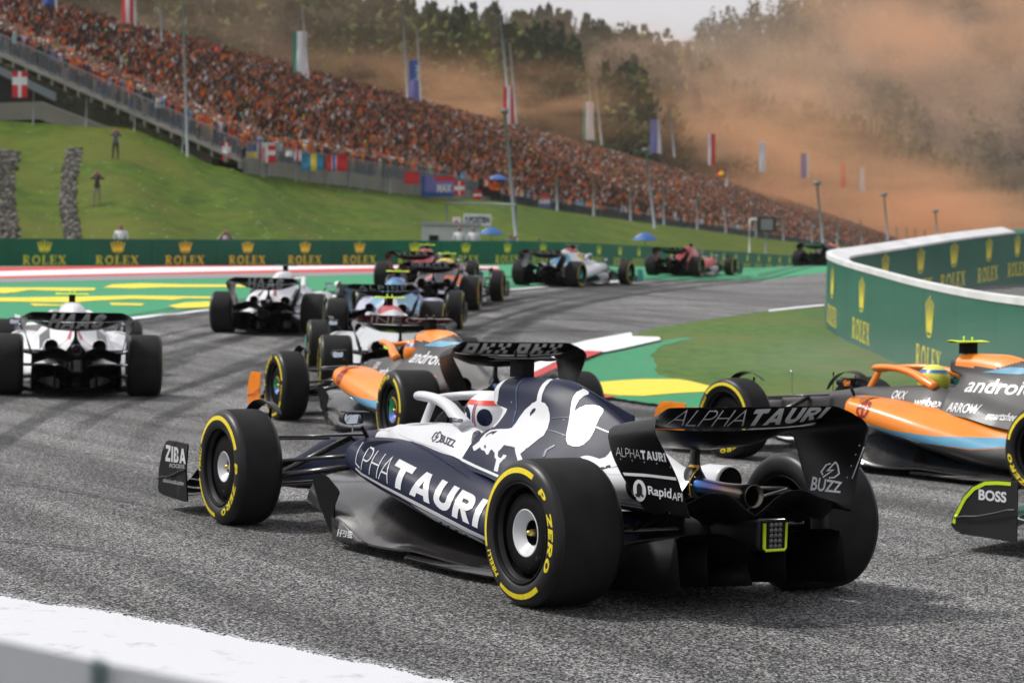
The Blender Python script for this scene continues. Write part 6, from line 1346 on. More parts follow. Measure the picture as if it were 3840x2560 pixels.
    me.vertices.add(len(V)); me.vertices.foreach_set('co', V.ravel()); me.loops.add(len(F_)*3); me.loops.foreach_set('vertex_index', F_.ravel().astype(np.int32)); me.polygons.add(len(F_)); me.polygons.foreach_set('loop_start', np.arange(0, len(F_)*3, 3, dtype=np.int32)); me.polygons.foreach_set('loop_total', np.full(len(F_), 3, np.int32)); me.update(); me.validate()
    at_ = me.attributes.new('cloth', 'FLOAT_COLOR', 'FACE'); at_.data.foreach_set('color', np.column_stack([CC, np.ones(len(CC))]).ravel()); return me
def attrmat(name, attr, rough=.85):
    m = mat(name, (.5, .5, .5), rough, spec=.2); n = m.node_tree; a = n.nodes.new('ShaderNodeAttribute'); a.attribute_name = attr; n.links.new(a.outputs['Color'], n.nodes['Principled BSDF'].inputs['Base Color']); return m
cm = crowd_mesh(rest, 'crowd'); tag(ob('crowd', cm, attrmat('crowd_cloth', 'cloth')), kind='stuff')

# ================================================================== the grass bank
foot = [(px_, D+.4) for px_, D in BP]
topp = [(-420, 139, 10.3), (0, 138.5, 10.2), (450, 137.5, 10.0), (620, 136, 8.9), (805, 134.6, 7.5), (1000, 139, 7.25), (1300, 152, 7.0), (1500, 163, 7.1), (1700, 175, 7.2), (1850, 176, 7.1), (2000, 186, 7.0), (2300, 215, 6.95), (2600, 254, 6.95), (2963, 328, 6.95), (3400, 420, 6.6)]
us = np.linspace(-420, 3400, 240); fD = np.interp(us, [a for a, b in foot], [b for a, b in foot]); 
tD = pchip([a for a, b, c in topp], [b for a, b, c in topp], us); tZ = pchip([a for a, b, c in topp], [c for a, b, c in topp], us)
def fz(px_, D): return float(G((px_-1920)/FPX*D, D))
def bank(px_, w):
    D0 = np.interp(px_, us, fD); D1 = np.interp(px_, us, tD); z1 = np.interp(px_, us, tZ); z0 = fz(px_, D0); D = D0+(D1-D0)*w
    return (px_-1920)/FPX*D, D, z0+(z1-z0)*(w**1.35)+.25*math.sin(px_*.012+w*5)*math.sin(w*math.pi)
P = np.array([[W(*bank(u, w)) for w in np.linspace(0, 1, 40)] for u in us]); v, f = grid(P); tag(ob('grass_bank', mk('grass_bank', v, f), GRASS), kind='structure')
P = np.array([[W((u-1920)/FPX*(d+a), d+a, z+b_) for a, b_ in ((0, 0), (6, .1), (40, 1.0))] for u, d, z in zip(us, tD, tZ)]); v, f = grid(P); tag(ob('bank_crest', mk('bank_crest', v, f), GRASS), kind='structure')
# tufts and small white flowers
rg_ = random.Random(9); tf = []; fl = []
for _ in range(2):
    u = rg_.uniform(-100, 3000); w = rg_.random(); s, d, z = bank(u, w); p_ = W(s, d, z); h = rg_.uniform(.10, .26); a = rg_.random()*3.14; wd = rg_.uniform(.04, .12)
    dx, dy = math.cos(a)*wd, math.sin(a)*wd; lx, ly = rg_.uniform(-.1, .1), rg_.uniform(-.1, .1)
    tf.append((np.array([p_+[-dx, -dy, -.05], p_+[dx, dy, -.05], p_+[lx, ly, h]]), [(0, 1, 2)]))
for _ in range(230):
    u = rg_.gauss(600, 420) if rg_.random() < .7 else rg_.uniform(0, 2400); w = rg_.random()**1.2; s, d, z = bank(min(max(u, -50), 3000), w); p_ = W(s, d, z+.3); r = rg_.uniform(.02, .06)
    fl.append(box(p_, (r*2, r*2, r)))
tag(ob('meadow_flowers', mk('meadow_flowers', *join(fl), False), mat('white_petals', (.36, .42, .26), .7)), kind='stuff')
# bands of loose stone at the left
STN = attrmat('rubble_stone', 'cloth')
for x0, x1, lb in ((-60, 52, 0), (228, 284, 1)):
    V = []; F_ = []; CC = []; n = 0
    for _ in range(1500):
        w = rg_.uniform(.18, .80); u = rg_.uniform(x0, x1)+12*math.sin(w*9); s, d, z = bank(u, w); p_ = W(s, d, z); r = rg_.uniform(.06, .17)
        v, f = sphere(p_, (r*rg_.uniform(.8, 1.5), r, r*rg_.uniform(.5, .9)), 5, 3); V.append(v+np.random.uniform(-.03, .03, v.shape)); F_ += [tuple(i+n for i in q) for q in f]; n += len(v); g_ = rg_.choice((.03, .05, .08, .12, .22)); CC += [(g_, g_*.93, g_*.82, 1)]*len(f)
    me = mk('rubble', np.concatenate(V), F_, False); at_ = me.attributes.new('cloth', 'FLOAT_COLOR', 'FACE'); at_.data.foreach_set('color', np.array(CC).ravel()); tag(ob('rubble', me, STN), kind='stuff')

# ================================================================== posts, masts, flags
POST = mat('grey_post', (.22, .26, .27), .5, noise=(2, .1))
def pole(name, top, base, r, m_, label, cat, group=None, lamp=None, r1=None):
    a, b = np.array(base), np.array(top); e = empty(name, tuple(a)); tag(e, label, cat, group)
    ob('shaft', mk('shaft', *tube([(0, 0, 0), tuple((b-a)*.5), tuple(b-a)], [r, (r+(r1 or r*.7))/2, r1 or r*.7], 8)), m_, e)
    if lamp: ob('lamp_head', mk('lamp_head', *box(tuple(b-a+np.array([0, 0, .08])), lamp, YAW)), mat('lamp_grey', (.2, .23, .24), .5), e)
    return e
for i, px_ in enumerate((108, 306, 487, 668, 965, 1095, 1215, 1345)):
    D = float(np.interp(px_, us, tD))-1.2; w = .97; s, d, z = bank(px_, w); pole('fence_post', W(s, d, z+(2.2 if px_ < 700 else 1.7)), W(s, d, z-.2), .045, POST, 'thin grey fence post on the bank crest, %s%s' % ('', ['furthest left', 'second from the left', 'beside the photographer', 'near the tall mast', 'below the white and red flag', 'just left of the blue and yellow flag', 'below the red flag with the blue cross', 'right of the red flag'][i]), 'post', 'fence posts on the bank crest')
for i, (px_, y1, y0) in enumerate(((1460, 640, 735), (2090, 655, 790), (2227, 665, 812), (2365, 690, 838), (2490, 700, 850), (2615, 720, 868), (2722, 740, 880), (2835, 765, 892), (2938, 785, 905), (3045, 795, 915), (3142, 810, 925), (3232, 820, 930), (3365, 850, 935), (3402, 852, 935), (3435, 856, 935), (3470, 862, 935))):
    D = float(np.interp(px_, us, tD))-2; pole('fence_post', at(px_-3, y1, D), at(px_, y0, D), .11, POST, 'tall grey catch fence post in front of the crowd, %s' % ('leftmost, beyond the striped banner' if i == 0 else 'number counted from the left is %d' % (i+1) if 0 else ['', 'right of the umbrella', 'by the blue and red banner', 'above the second umbrella', 'left of the lamp post', 'right of the lamp post', 'below the far flags', 'behind the screen board', 'right of the screen board', 'under the lamp mast', 'further right of it', 'where the fence nears the wall', 'first of the close row', 'second of the close row', 'third of the close row', 'last of the close row'][i]), 'post', 'catch fence posts')
def pp(name, x1, y1, x0, y0, D, r, lb, cat, lamp=None, g=None): return pole(name, at(x1, y1, D), at(x0, y0, D), r, POST, lb, cat, g, lamp)
pp('mast', 682, -60, 705, 618, 133.5, .09, 'tall thin grey mast at the left standing before the crowd', 'mast')
pp('mast', 596, -60, 609, 200, 186, .10, 'thin grey mast rising behind the crowd near the red and white banner', 'mast')
pp('mast', 1508, 20, 1531, 392, 262, .14, 'bare mast left of the blue banner', 'mast'); pp('mast', 1874, 60, 1903, 330, 300, .15, 'bare mast left of the red and white banner', 'mast'); pp('mast', 2228, 260, 2257, 545, 350, .16, 'bare mast right of the green and white banner', 'mast'); pp('mast', 2510, 400, 2530, 590, 400, .18, 'bare faint mast right of the violet banner', 'mast')
pp('lamp_post', 1893, 424, 1938, 915, 112, .10, 'lamp post standing behind the barrier above the umbrella', 'lamp post', (1.0, .35, .18), 'lamp posts along the bank')
pp('lamp_post', 2422, 568, 2456, 856, 150, .11, 'lamp post to the left of the second blue umbrella', 'lamp post', (1.1, .4, .2), 'lamp posts along the bank')
pp('lamp_post', 3064, 690, 3088, 925, 235, .15, 'lamp post left of the white capped wall, nearest the crowd', 'lamp post', (1.5, .6, .4), 'lamp posts along the bank')
pp('lamp_post', 3315, 732, 3330, 900, 285, .15, 'lamp post in front of the orange dust', 'lamp post', (1.6, .6, .4), 'lamp posts along the bank'); pp('lamp_post', 3508, 794, 3514, 890, 330, .15, 'rightmost lamp post above the wall', 'lamp post', (1.7, .6, .4), 'lamp posts along the bank')
FR = mat('flag_red', (.60, .02, .03), .8); FWm = mat('flag_white', (.72, .72, .74), .8); FG = mat('flag_green', (.02, .24, .15), .8); FB = mat('flag_blue', (.02, .09, .34), .8); FY = mat('flag_yellow', (.85, .65, .03), .8); FLB = mat('flag_light_blue', (.03, .25, .42), .8); FV = mat('flag_violet', (.16, .16, .42), .8)
def cloth(px0, px1, y0, y1, D, cells, wave=.12, nx=18, ny=14):
    """rectangle of cloth, coloured by cells(u, v) -> material index"""
    P = np.array([[at(px0+(px1-px0)*u, y0+(y1-y0)*v, D+wave*math.sin(u*7+v*2.5)+wave*.6*math.sin(v*6)) for u in np.linspace(0, 1, nx)] for v in np.linspace(0, 1, ny)])
    v, f = grid(P); idx = []
    for j in range(ny-1):
        for i in range(nx-1): idx.append(cells((i+.5)/(nx-1), (j+.5)/(ny-1)))
    return v, f, idx
def banner(px0, px1, y0, y1, D, mats_, cells, label, pl=None, name='banner', cat='banner', group=None, txt=None, nx=18, ny=14, wave=.12):
    v, f, idx = cloth(px0, px1, y0, y1, D, cells, wave, nx, ny); me = mk(name, v, f); [me.materials.append(m_) for m_ in mats_]; me.polygons.foreach_set('material_index', idx)
    if pl:
        (xt, yt, xb, yb) = pl; e = empty(name, (0, 0, 0)); tag(e, label, cat, group); ob('cloth', me, None, e); ob('pole', mk('pole', *tube([at(xt, yt, D), at(xb, yb, D)], .07+D*.0002, 7)), mat('banner_pole', (.45, .46, .46), .5), e); o = e
    else: o = tag(ob(name, me, None), label, cat, group)
    if txt:
        sp, q, m_ = txt; v2, f2 = refine(sp[0], sp[1], .2); mm = quadmap(q); vv = [at(*mm(a, b), D-.35) for a, b in v2]; ob('lettering', mk('lettering', vv, f2, False), m_, o)
    return o
st3 = lambda u, v: 0 if u < .34 else (1 if u < .67 else 2)
def hi(a, b, i, j): return lambda u, v: i if a < u < b else j
BGp = 'tall banners behind the grandstand'
banner(160, 201, -30, 26, 172, [FB], lambda u, v: 0, 'blue banner cut by the top edge at the far left', (208, -60, 211, 45), group=BGp)
banner(457, 499, -70, 87, 185, [FR, FWm], lambda u, v: 1 if .33 < u < .7 else 0, 'red banner with a white stripe near the top left corner', (503, -80, 507, 100), group=BGp)
banner(1098, 1150, 118, 303, 222, [FG, FWm], lambda u, v: 0 if u < .3 else 1, 'green and white banner, the largest and leftmost of its kind', (1133, 30, 1156, 305), group=BGp)
banner(1534, 1575, 226, 388, 268, [FB, FV], lambda u, v: 1 if v > .45 else 0, 'blue banner among the masts above the crowd', (1564, 115, 1578, 392), group=BGp, txt=(text2d('Red Bull', .02), [(1558, 300), (1558, 245), (1572, 248), (1572, 300)], FWm))
banner(1888, 1926, 323, 466, 305, [FR, FWm], lambda u, v: 1 if .33 < u < .7 else 0, 'red banner with a white stripe near the middle of the crowd', (1911, 160, 1937, 466), group=BGp)
banner(2186, 2226, 382, 525, 352, [FG, FWm], lambda u, v: 0 if u < .3 else 1, 'second green and white banner, right of the middle', (2206, 300, 2228, 528), group=BGp)
banner(2438, 2474, 448, 575, 395, [FV, FWm], lambda u, v: 0 if u < .75 else 1, 'violet blue banner in front of the brown haze', (2468, 400, 2478, 578), group=BGp)
banner(2655, 2682, 502, 620, 430, [FR, FWm], lambda u, v: 1 if u < .4 else 0, 'pale red banner fading in the dust', None, group=BGp); banner(2847, 2870, 533, 645, 460, [FWm], lambda u, v: 0, 'white banner fading in the dust', None, group=BGp); banner(3003, 3034, 575, 668, 490, [FV, FWm], lambda u, v: 0 if u < .7 else 1, 'pale violet banner fading in the dust', None, group=BGp)
banner(3151, 3172, 612, 705, 520, [FR], lambda u, v: 0, 'pink banner next to the rightmost white one', None, group=BGp); banner(3220, 3243, 630, 718, 540, [FWm, FG], lambda u, v: 0 if u > .2 else 1, 'rightmost white banner in the dust', None, group=BGp)
FGp = 'flags hung along the stand front'
def nordic(cx, cy, w, inner=None):
    def fn(u, v):
        if inner and (abs(u-cx) < w*.45 or abs(v-cy) < w*.6): return 2
        return 1 if (abs(u-cx) < w or abs(v-cy) < w*1.3) else 0
    return fn
banner(46, 102, 268, 366, 134.2, [FR, FWm], nordic(.5, .36, .11), 'Danish flag hanging from the stair railing at the far left', None, 'flag', 'flag', FGp, nx=24, ny=24, wave=.03)
banner(832, 866, 535, 602, 134.8, [FR, FWm], nordic(.5, .4, .14), 'small Danish flag hung beside the photographer in black', None, 'flag', 'flag', FGp, nx=20, ny=20, wave=.05)
banner(908, 962, 545, 598, 136, [FB, FY], lambda u, v: 0 if v < .5 else 1, 'blue over yellow flag on the stand front', None, 'flag', 'flag', FGp, wave=.05)
banner(962, 1033, 535, 612, 137, [FWm, FR], lambda u, v: 1 if (u > .6 and v > .15 and abs(v-.5) > .09) or (.12 < u < .25) or (abs(u-.38) < .05 and v > .2) else 0, 'white and red flag on the stand front', None, 'flag', 'flag', FGp, nx=24, ny=24, wave=.05)
banner(1070, 1098, 563, 588, 140, [FWm], lambda u, v: 0, 'small white cloth tied to the front railing', None, 'flag', 'flag', FGp, wave=.05); banner(1104, 1130, 565, 605, 141, [FWm, FR], lambda u, v: 1 if abs(u-.5) < .15 else 0, 'small white flag with a red cross left of the Swedish flag', None, 'flag', 'flag', FGp, wave=.05)
banner(1130, 1212, 577, 640, 143, [FLB, FY], nordic(.56, 1.3, .12), 'Swedish flag sagging from the railing', None, 'flag', 'flag', FGp, nx=24, ny=24, wave=.08)
banner(1222, 1303, 580, 643, 147, [FR, FWm, FB], nordic(.38, 1.4, .12, 1), 'red flag with a blue and white cross sagging from the railing', None, 'flag', 'flag', FGp, nx=30, ny=24, wave=.08)
banner(1516, 1572, 645, 690, 163, [FR], lambda u, v: 0, 'plain red cloth on the railing left of the blue banner', None, 'flag', 'flag', FGp, wave=.05)
banner(1580, 1702, 662, 738, 167, [FB, FR, FV], lambda u, v: 0 if v > .8 else (1 if (u > .4 and v < .2) else (0 if u < .12 else 2)), 'wide blue banner with red lettering on the stand front', None, 'banner', 'banner', FGp, txt=(text2d('MAX', .03), [(1640, 690), (1695, 690), (1693, 722), (1638, 722)], FWm), wave=.03)
banner(1703, 1742, 678, 733, 171, [FR, FWm], nordic(.5, .5, .1), 'Swiss flag on the stand front', None, 'flag', 'flag', FGp, nx=20, ny=20, wave=.03)
banner(1775, 1806, 715, 748, 176, [FR, FWm], lambda u, v: 1 if .4 < v < .6 else 0, 'small red and white flag low on the stand front', None, 'flag', 'flag', FGp, wave=.03)
banner(1957, 2062, 728, 780, 194, [FR, FV, FWm], lambda u, v: 1 if u < .4 else (0 if v < .35 else 2 if v < .7 else 1), 'striped red and blue banner beyond the marshal in orange', None, 'banner', 'banner', FGp, wave=.03)
banner(2688, 2726, 634, 664, 300, [FR, FY], lambda u, v: 1 if (u-.5)**2+(v-.5)**2 < .09 else 0, 'red flag with a yellow disc waved above the crowd', (2728, 628, 2724, 700), 'flag', 'flag', FGp, nx=20, ny=20)
banner(805, 822, 175, 192, 200, [FR], lambda u, v: 0, 'small red flag waved high in the left crowd', None, 'flag', 'flag', FGp)
# ================================================================== marshals and photographers, hut, umbrellas
def on_bank(px_, w): s, d, z = bank(px_, w); return W(s, d, z)
def w_for(px_, row):
    return min(np.linspace(.05, 1, 60), key=lambda w: abs(proj(W(*bank(px_, w)))[1]-row))
ph = person(tuple(on_bank(418, w_for(418, 597))), toC(on_bank(418, .9)), 2, (.10, .10, .16), 'photographer in dark trousers standing on the grass below the concrete beam', group='people on the bank'); 
person(tuple(on_bank(352, w_for(352, 770))), toC(on_bank(352, .7)), 2, (.05, .04, .05), 'photographer in beige shorts standing on the slope between the stone bands', group='people on the bank', tro=2)
person(tuple(on_bank(896, .985)), toC(on_bank(896, .9))+.5, 2, (.012, .012, .014), 'photographer all in black beside the small Danish flag', group='people on the bank', hair=3)
person(tuple(at(1908, 773, 186)), toC(at(1908, 773, 186)), 5, (.85, .16, .03), 'marshal in an orange vest at the crest below the upper umbrella', group='people on the bank')
for px_, D, c_, h_, lb in ((445, 86.5, (.7, .72, .75), 1, 'marshal with a white cap showing above the left part of the barrier'), (838, 89.5, (.45, .42, .5), 0, 'cameraman showing above the barrier under the flags'), (1713, 97.6, (.65, .65, .68), 1, 'left one of two marshals in white caps before the hut'), (1766, 98.2, (.65, .65, .68), 1, 'right one of two marshals in white caps before the hut'), (1905, 99.5, (.10, .14, .3), 0, 'marshal in blue under the lower umbrella'), (1921, 100.5, (.4, .08, .08), 3, 'marshal in dark red right of the umbrella'), (2011, 102, (.35, .04, .04), 0, 'person in dark red just right of the lamp post, behind the barrier')):
    s_ = (px_-1920)/FPX*D; z_ = float(G(s_, D)); off = {445: .62, 838: .45, 1713: .65, 1766: .65, 1905: .35, 1921: .3, 2011: .25}[px_]; person(tuple(W(s_, D, z_+H1-1.78+off)), toC(W(s_, D)), 2 if px_ == 838 else 6, c_, lb, group='people behind the barrier', hair=h_)
def umbrella(px_, ytop, D, r, zc, label):
    c = at(px_, ytop, D); e = empty('umbrella', tuple(c)); tag(e, label, 'umbrella', 'blue umbrellas'); n = 24; P = []
    for q in np.linspace(0, 1, 9): P.append([(q*r*math.cos(t)*(1-.05*q*abs(math.sin(4*t))), q*r*math.sin(t)*(1-.05*q*abs(math.sin(4*t))), -zc*q**1.7) for t in np.linspace(0, 2*math.pi, n, endpoint=False)])
    v, f = grid(np.array(P), closed_v=True); me = mk('canopy', v, f); me.materials.append(mat('umbrella_blue', (.02, .10, .33), .6)); me.materials.append(mat('umbrella_pale', (.45, .55, .70), .6)); me.polygons.foreach_set('material_index', [1 if (i % n) in (4, 5, 16, 17) and 1 < i//n < 6 else 0 for i in range(len(f))]); ob('canopy', me, None, e)
    ob('stick', mk('stick', *tube([(0, 0, .08), (0, 0, -2.1)], .02, 6)), STEEL, e)
umbrella(1843, 852, 99, .62, .33, 'blue umbrella above the barrier beside the white hut'); umbrella(2420, 872, 111, .68, .40, 'blue umbrella alone on the grass right of the hut'); umbrella(1868, 655, 186, .95, .45, 'blue umbrella at the crest in front of the crowd')
hut = empty('hut', tuple(at(1690, 905, 101))); tag(hut, 'low white hut with a dark opening behind the barrier', 'hut'); HW = mat('hut_white', (.5, .52, .54), .6, noise=(2, .1))
a = proj; hp = at(1690, 905, 101); ob('body', mk('body', *box((0, 0, .25), (1.4, 2.6, .95), YAW), False), HW, hut); ob('roof', mk('roof', *box((0, 0, .78), (1.7, 2.75, .12), YAW), False), mat('hut_roof', (.33, .35, .37), .6), hut)
ob('opening', mk('opening', *box((FW[0]*-.72+RT[0]*-.75, FW[1]*-.72+RT[1]*-.75, .05), (.05, .42, .4), YAW), False), DARK, hut)
for x0, x1, y0, y1, lb, tx in ((1697, 1727, 814, 851, 'small white board with a red figure on the hut', ('6', FR)), (1738, 1842, 803, 846, 'wide white board with dark lettering beside the small one', ('F.POSTEN', BLK))):
    D = 100.4; e = empty('sign', (0, 0, 0)); tag(e, lb, 'sign'); c = (at(x0, y0, D)+at(x1, y1, D))/2; wdt = (x1-x0)/FPX*D; hgt = (y1-y0)/FPX*D; ob('board', mk('board', *box(c, (.06, wdt, hgt), YAW), False), FWm, e)
    t = text2d(tx[0], .04); mm = quadmap([(x0+7, y0+9), (x1-7, y0+9), (x1-7, y1-10), (x0+7, y1-10)]); ob('lettering', mk('lettering', [at(*mm(a_, b_), D-.06) for a_, b_ in t[0]], t[1], False), tx[1], e); ob('stand', mk('stand', *tube([c-np.array([0, 0, hgt/2]), c-np.array([0, 0, 1.6])], .03, 6)), POST, e)
gt = empty('gantry', (0, 0, 0)); tag(gt, 'thin grey goal-shaped frame over the white hut', 'frame')
for a_, b_ in (((1674, 762), (1678, 905)), ((1934, 768), (1940, 905)), ((1674, 762), (1934, 768))): ob('bar', mk('bar', *tube([at(*a_, 103), at(*b_, 103)], .05, 6)), POST, gt)
sb = empty('screen_board', (0, 0, 0)); tag(sb, 'grey screen in a dark frame standing before the far crowd', 'screen'); c = at(2875, 842, 152); ob('frame', mk('frame', *box(c, (.15, 1.30, 1.05), YAW), False), mat('dark_green_frame', (.02, .035, .03), .6), sb); ob('screen', mk('screen', *box(c-np.array([*FW*.1, 0]), (.1, .82, .75), YAW), False), mat('screen_grey', (.25, .25, .26), .5), sb); ob('stand', mk('stand', *tube([c, c-np.array([0, 0, 2.2])], .06, 6)), POST, sb)
gp2 = empty('signal_post', (0, 0, 0)); tag(gp2, 'pale hooked post left of the screen, behind the barrier', 'post'); ob('shaft', mk('shaft', *tube([at(2838, 822, 146), at(2815, 822, 146), at(2811, 830, 146), at(2810, 960, 146)], .07, 6)), FWm, gp2)

# ================================================================== wooded hills
def ridge_row(x, tab): return float(np.interp(x, [a for a, b in tab], [b for a, b in tab]))
NT = [(-600, -420), (200, -200), (800, -60), (1300, -10), (1700, 50), (2100, 70), (2350, 112), (2520, 160), (2640, 230), (2750, 300), (3000, 385), (3290, 450), (3450, 540), (3800, 700), (4300, 820), (5000, 900)]
ND = [(-600, 500), (1300, 560), (2400, 680), (2700, 800), (3000, 880), (3300, 920), (4300, 980), (5000, 980)]
DFt = [(-600, 330), (1300, 335), (2000, 380), (2400, 450), (2775, 580), (3000, 670), (3600, 720), (5000, 760)]
TH_ = 19.0
def near_hill(px_, w):                                    # w 0 at the foot behind the stand, 1 at the ridge
    Dr = float(np.interp(px_, [a for a, b in ND], [b for a, b in ND])); row = ridge_row(px_, NT); zr = (at(px_, row, Dr)[2])-TH_*(.95 if px_ < 2500 else .7)
    Df = float(np.interp(px_, [a for a, b in DFt], [b for a, b in DFt])); zf = 16 if px_ < 2600 else 16-(px_-2600)*.008
    D = Df+(Dr-Df)*w; return (px_-1920)/FPX*D, D, zf+(zr-zf)*w**.8
pxs_ = np.linspace(-900, 5200, 90); P = np.array([[W(*near_hill(x, w)) for w in np.linspace(0, 1, 24)]+[W((x-1920)/FPX*(near_hill(x, 1)[1]+160), near_hill(x, 1)[1]+160, near_hill(x, 1)[2]-40)] for x in pxs_]); v, f = grid(P); tag(ob('hill', mk('hill', v, f), FGROUND), kind='structure')
mD = lambda x: float(np.interp(x, us, tD))+2
P = np.array([[W((x-1920)/FPX*d, d, z) for d, z in ((mD(x), 5.2), (mD(x)+30, 5), (max(340, mD(x)+60), 6), (max(460, mD(x)+100), 8), (max(700, mD(x)+140), 8))] for x in pxs_]); v, f = grid(P); tag(ob('meadow', mk('meadow', v, f), FGROUND), kind='structure')
FT = [(1800, 500), (2300, 360), (2520, 190), (2650, 92), (2800, 78), (3000, 5), (3300, -90), (3700, -190), (4300, -300), (5200, -420)]
def far_hill(px_, w):
    Dr = 1750; zr = at(px_, ridge_row(px_, FT), Dr)[2]-12; D = 900+(Dr-900)*w; return (px_-1920)/FPX*D, D, 5+(zr-5)*w**.9+6*math.sin(px_*.011+w*9)*w*(1-w)*4
fx = np.linspace(1500, 5200, 70); P = np.array([[W(*far_hill(x, w)) for w in np.linspace(0, 1, 30)] for x in fx]); v, f = grid(P); tag(ob('far_hill', mk('far_hill', v, f), FGROUND), kind='structure')
LEAFD = mat('conifer_needles', (.034, .062, .014), .9, noise=(.25, .35), spec=.15); LEAFL = mat('broadleaf_foliage', (.10, .125, .022), .9, noise=(.25, .4), spec=.15); LEAFO = mat('young_larch_foliage', (.105, .105, .026), .9, noise=(.25, .35), spec=.15); BARK = mat('bark', (.06, .045, .035), .9)
def crown(kind, seed, n=520):
    r_ = random.Random(seed); V = []; F_ = []; k = 0; H = 18.0
    if kind: cl = [(np.array([r_.gauss(0, 2.1), r_.gauss(0, 2.1), r_.uniform(6, 15)]), r_.uniform(1.8, 3.0)) for _ in range(9)]
    for _ in range(n):
        if kind == 0:
            h = r_.random()**1.25; z = 2.0+h*(H-2.0); rad = (1-h)**.85*3.7*(.72+.28*math.sin(z*4.2)); a = r_.random()*6.283; q = rad*r_.uniform(.35, 1.05); c = np.array([q*math.cos(a), q*math.sin(a), z-q*.28]); sz = .85*(1-h*.55)
            out = np.array([math.cos(a), math.sin(a), -.35])
        else:
            cc, cr_ = r_.choice(cl); d = np.array([r_.gauss(0, 1) for _ in range(3)]); d /= np.linalg.norm(d); c = cc+d*cr_*r_.uniform(.6, 1.05); sz = .8; out = d
        t = np.cross(out, (0, 0, 1)); t /= np.linalg.norm(t)+1e-6; u = out*r_.uniform(.5, 1.0)+np.array([0, 0, r_.uniform(-.3, .5)])
        V += [c-t*sz*.6, c+t*sz*.6, c+t*sz*.35+u*sz*1.2, c-t*sz*.4+u*sz*1.1]; F_.append((k, k+1, k+2, k+3)); k += 4
    return mk('crown', V, F_, False)
CRM = [(crown(0, s, 620), LEAFD) for s in (1, 2, 3)]+[(crown(1, s, 620), LEAFL) for s in (4, 5)]+[(crown(0, 8, 420), LEAFO)]; TRK = [mk('trunk', *tube([(0, 0, -1), (0, 0, 6), (0, 0, 16)], [.32, .22, .06], 7)), mk('trunk', *tube([(0, 0, -1), (.1, 0, 5), (0, .1, 12)], [.38, .26, .08], 7))]
for me, m_ in CRM: me.materials.append(m_)
for me in TRK: me.materials.append(BARK)
rt_ = random.Random(21); kinds = ['dark spruce', 'slim dark spruce', 'broad dark spruce', 'round tree', 'full leafy tree', 'pale larch']; nt_ = 0
def tree(px_, w, kind, sc, pos, hill=near_hill):
    s, d, z = hill(px_, w); e = empty('tree', tuple(W(s, d, z)), rt_.uniform(0, 6.28)); e.scale = (sc*rt_.uniform(.85, 1.1), sc*rt_.uniform(.85, 1.1), sc)
    for nm, me in (('crown', CRM[kind][0]), ('trunk', TRK[1 if kind in (3, 4) else 0])): o = bpy.data.objects.new(nm, me); COL.objects.link(o); o.parent = e
    tag(e, pos, 'tree', 'trees of the wooded hill'); return e
LM = [(160, 'the leftmost blue banner'), (480, 'the red banner at top left'), (690, 'the tall left mast'), (1120, 'the first green banner'), (1520, 'the bare mast'), (1570, 'the blue banner'), (1905, 'the middle red banner'), (2206, 'the second green banner'), (2456, 'the violet banner'), (2668, 'the pale red banner'), (2706, 'the red and yellow flag'), (2858, 'the white banner in the dust'), (3018, 'the pale violet banner'), (3064, 'the first right lamp'), (3160, 'the pink banner'), (3230, 'the rightmost white banner'), (3315, 'the middle right lamp'), (3508, 'the rightmost lamp post'), (3750, 'the wall cap end'), (3840, 'the right edge')]
def where(px_, w):
    x, nm = min(LM, key=lambda q: abs(q[0]-px_)); dx = px_-x; r_ = 'straight above' if abs(dx) < 25 else ('just %s of' if abs(dx) < 90 else 'well %s of') % ('right' if dx > 0 else 'left')
    return ('on the skyline' if w > .93 else 'below the skyline' if w > .75 else 'high on the slope' if w > .55 else 'halfway up' if w > .35 else 'low on the slope' if w > .15 else 'at the foot'), r_+' '+nm
spots = []
for i in range(105): spots.append((-80+i*38+rt_.uniform(-12, 12), rt_.uniform(.93, 1.0)))
for i in range(185): spots.append((rt_.uniform(-100, 3950), rt_.uniform(0.02, .92)**.8))
for px_, w in spots:
    g_ = math.sin(px_*.006+1)+math.sin(px_*.0017)
    if w < .9 and rt_.random() < .15+.15*math.sin(px_*.01+w*7): pass
    kd = rt_.choice((0, 1, 2, 0, 1)) if (w > .88 or g_ > .1) else rt_.choice((3, 4, 5, 0, 3)); a, h_ = where(px_, w); lbl = '%s %s, %s' % (kinds[kd].replace('slim dark', 'slim').replace('broad dark', 'broad').replace('dark spruce', 'spruce'), a, h_)
    tree(px_, w, kd, rt_.uniform(.8, 1.2)*(1.0 if px_ < 2500 else .72), lbl)
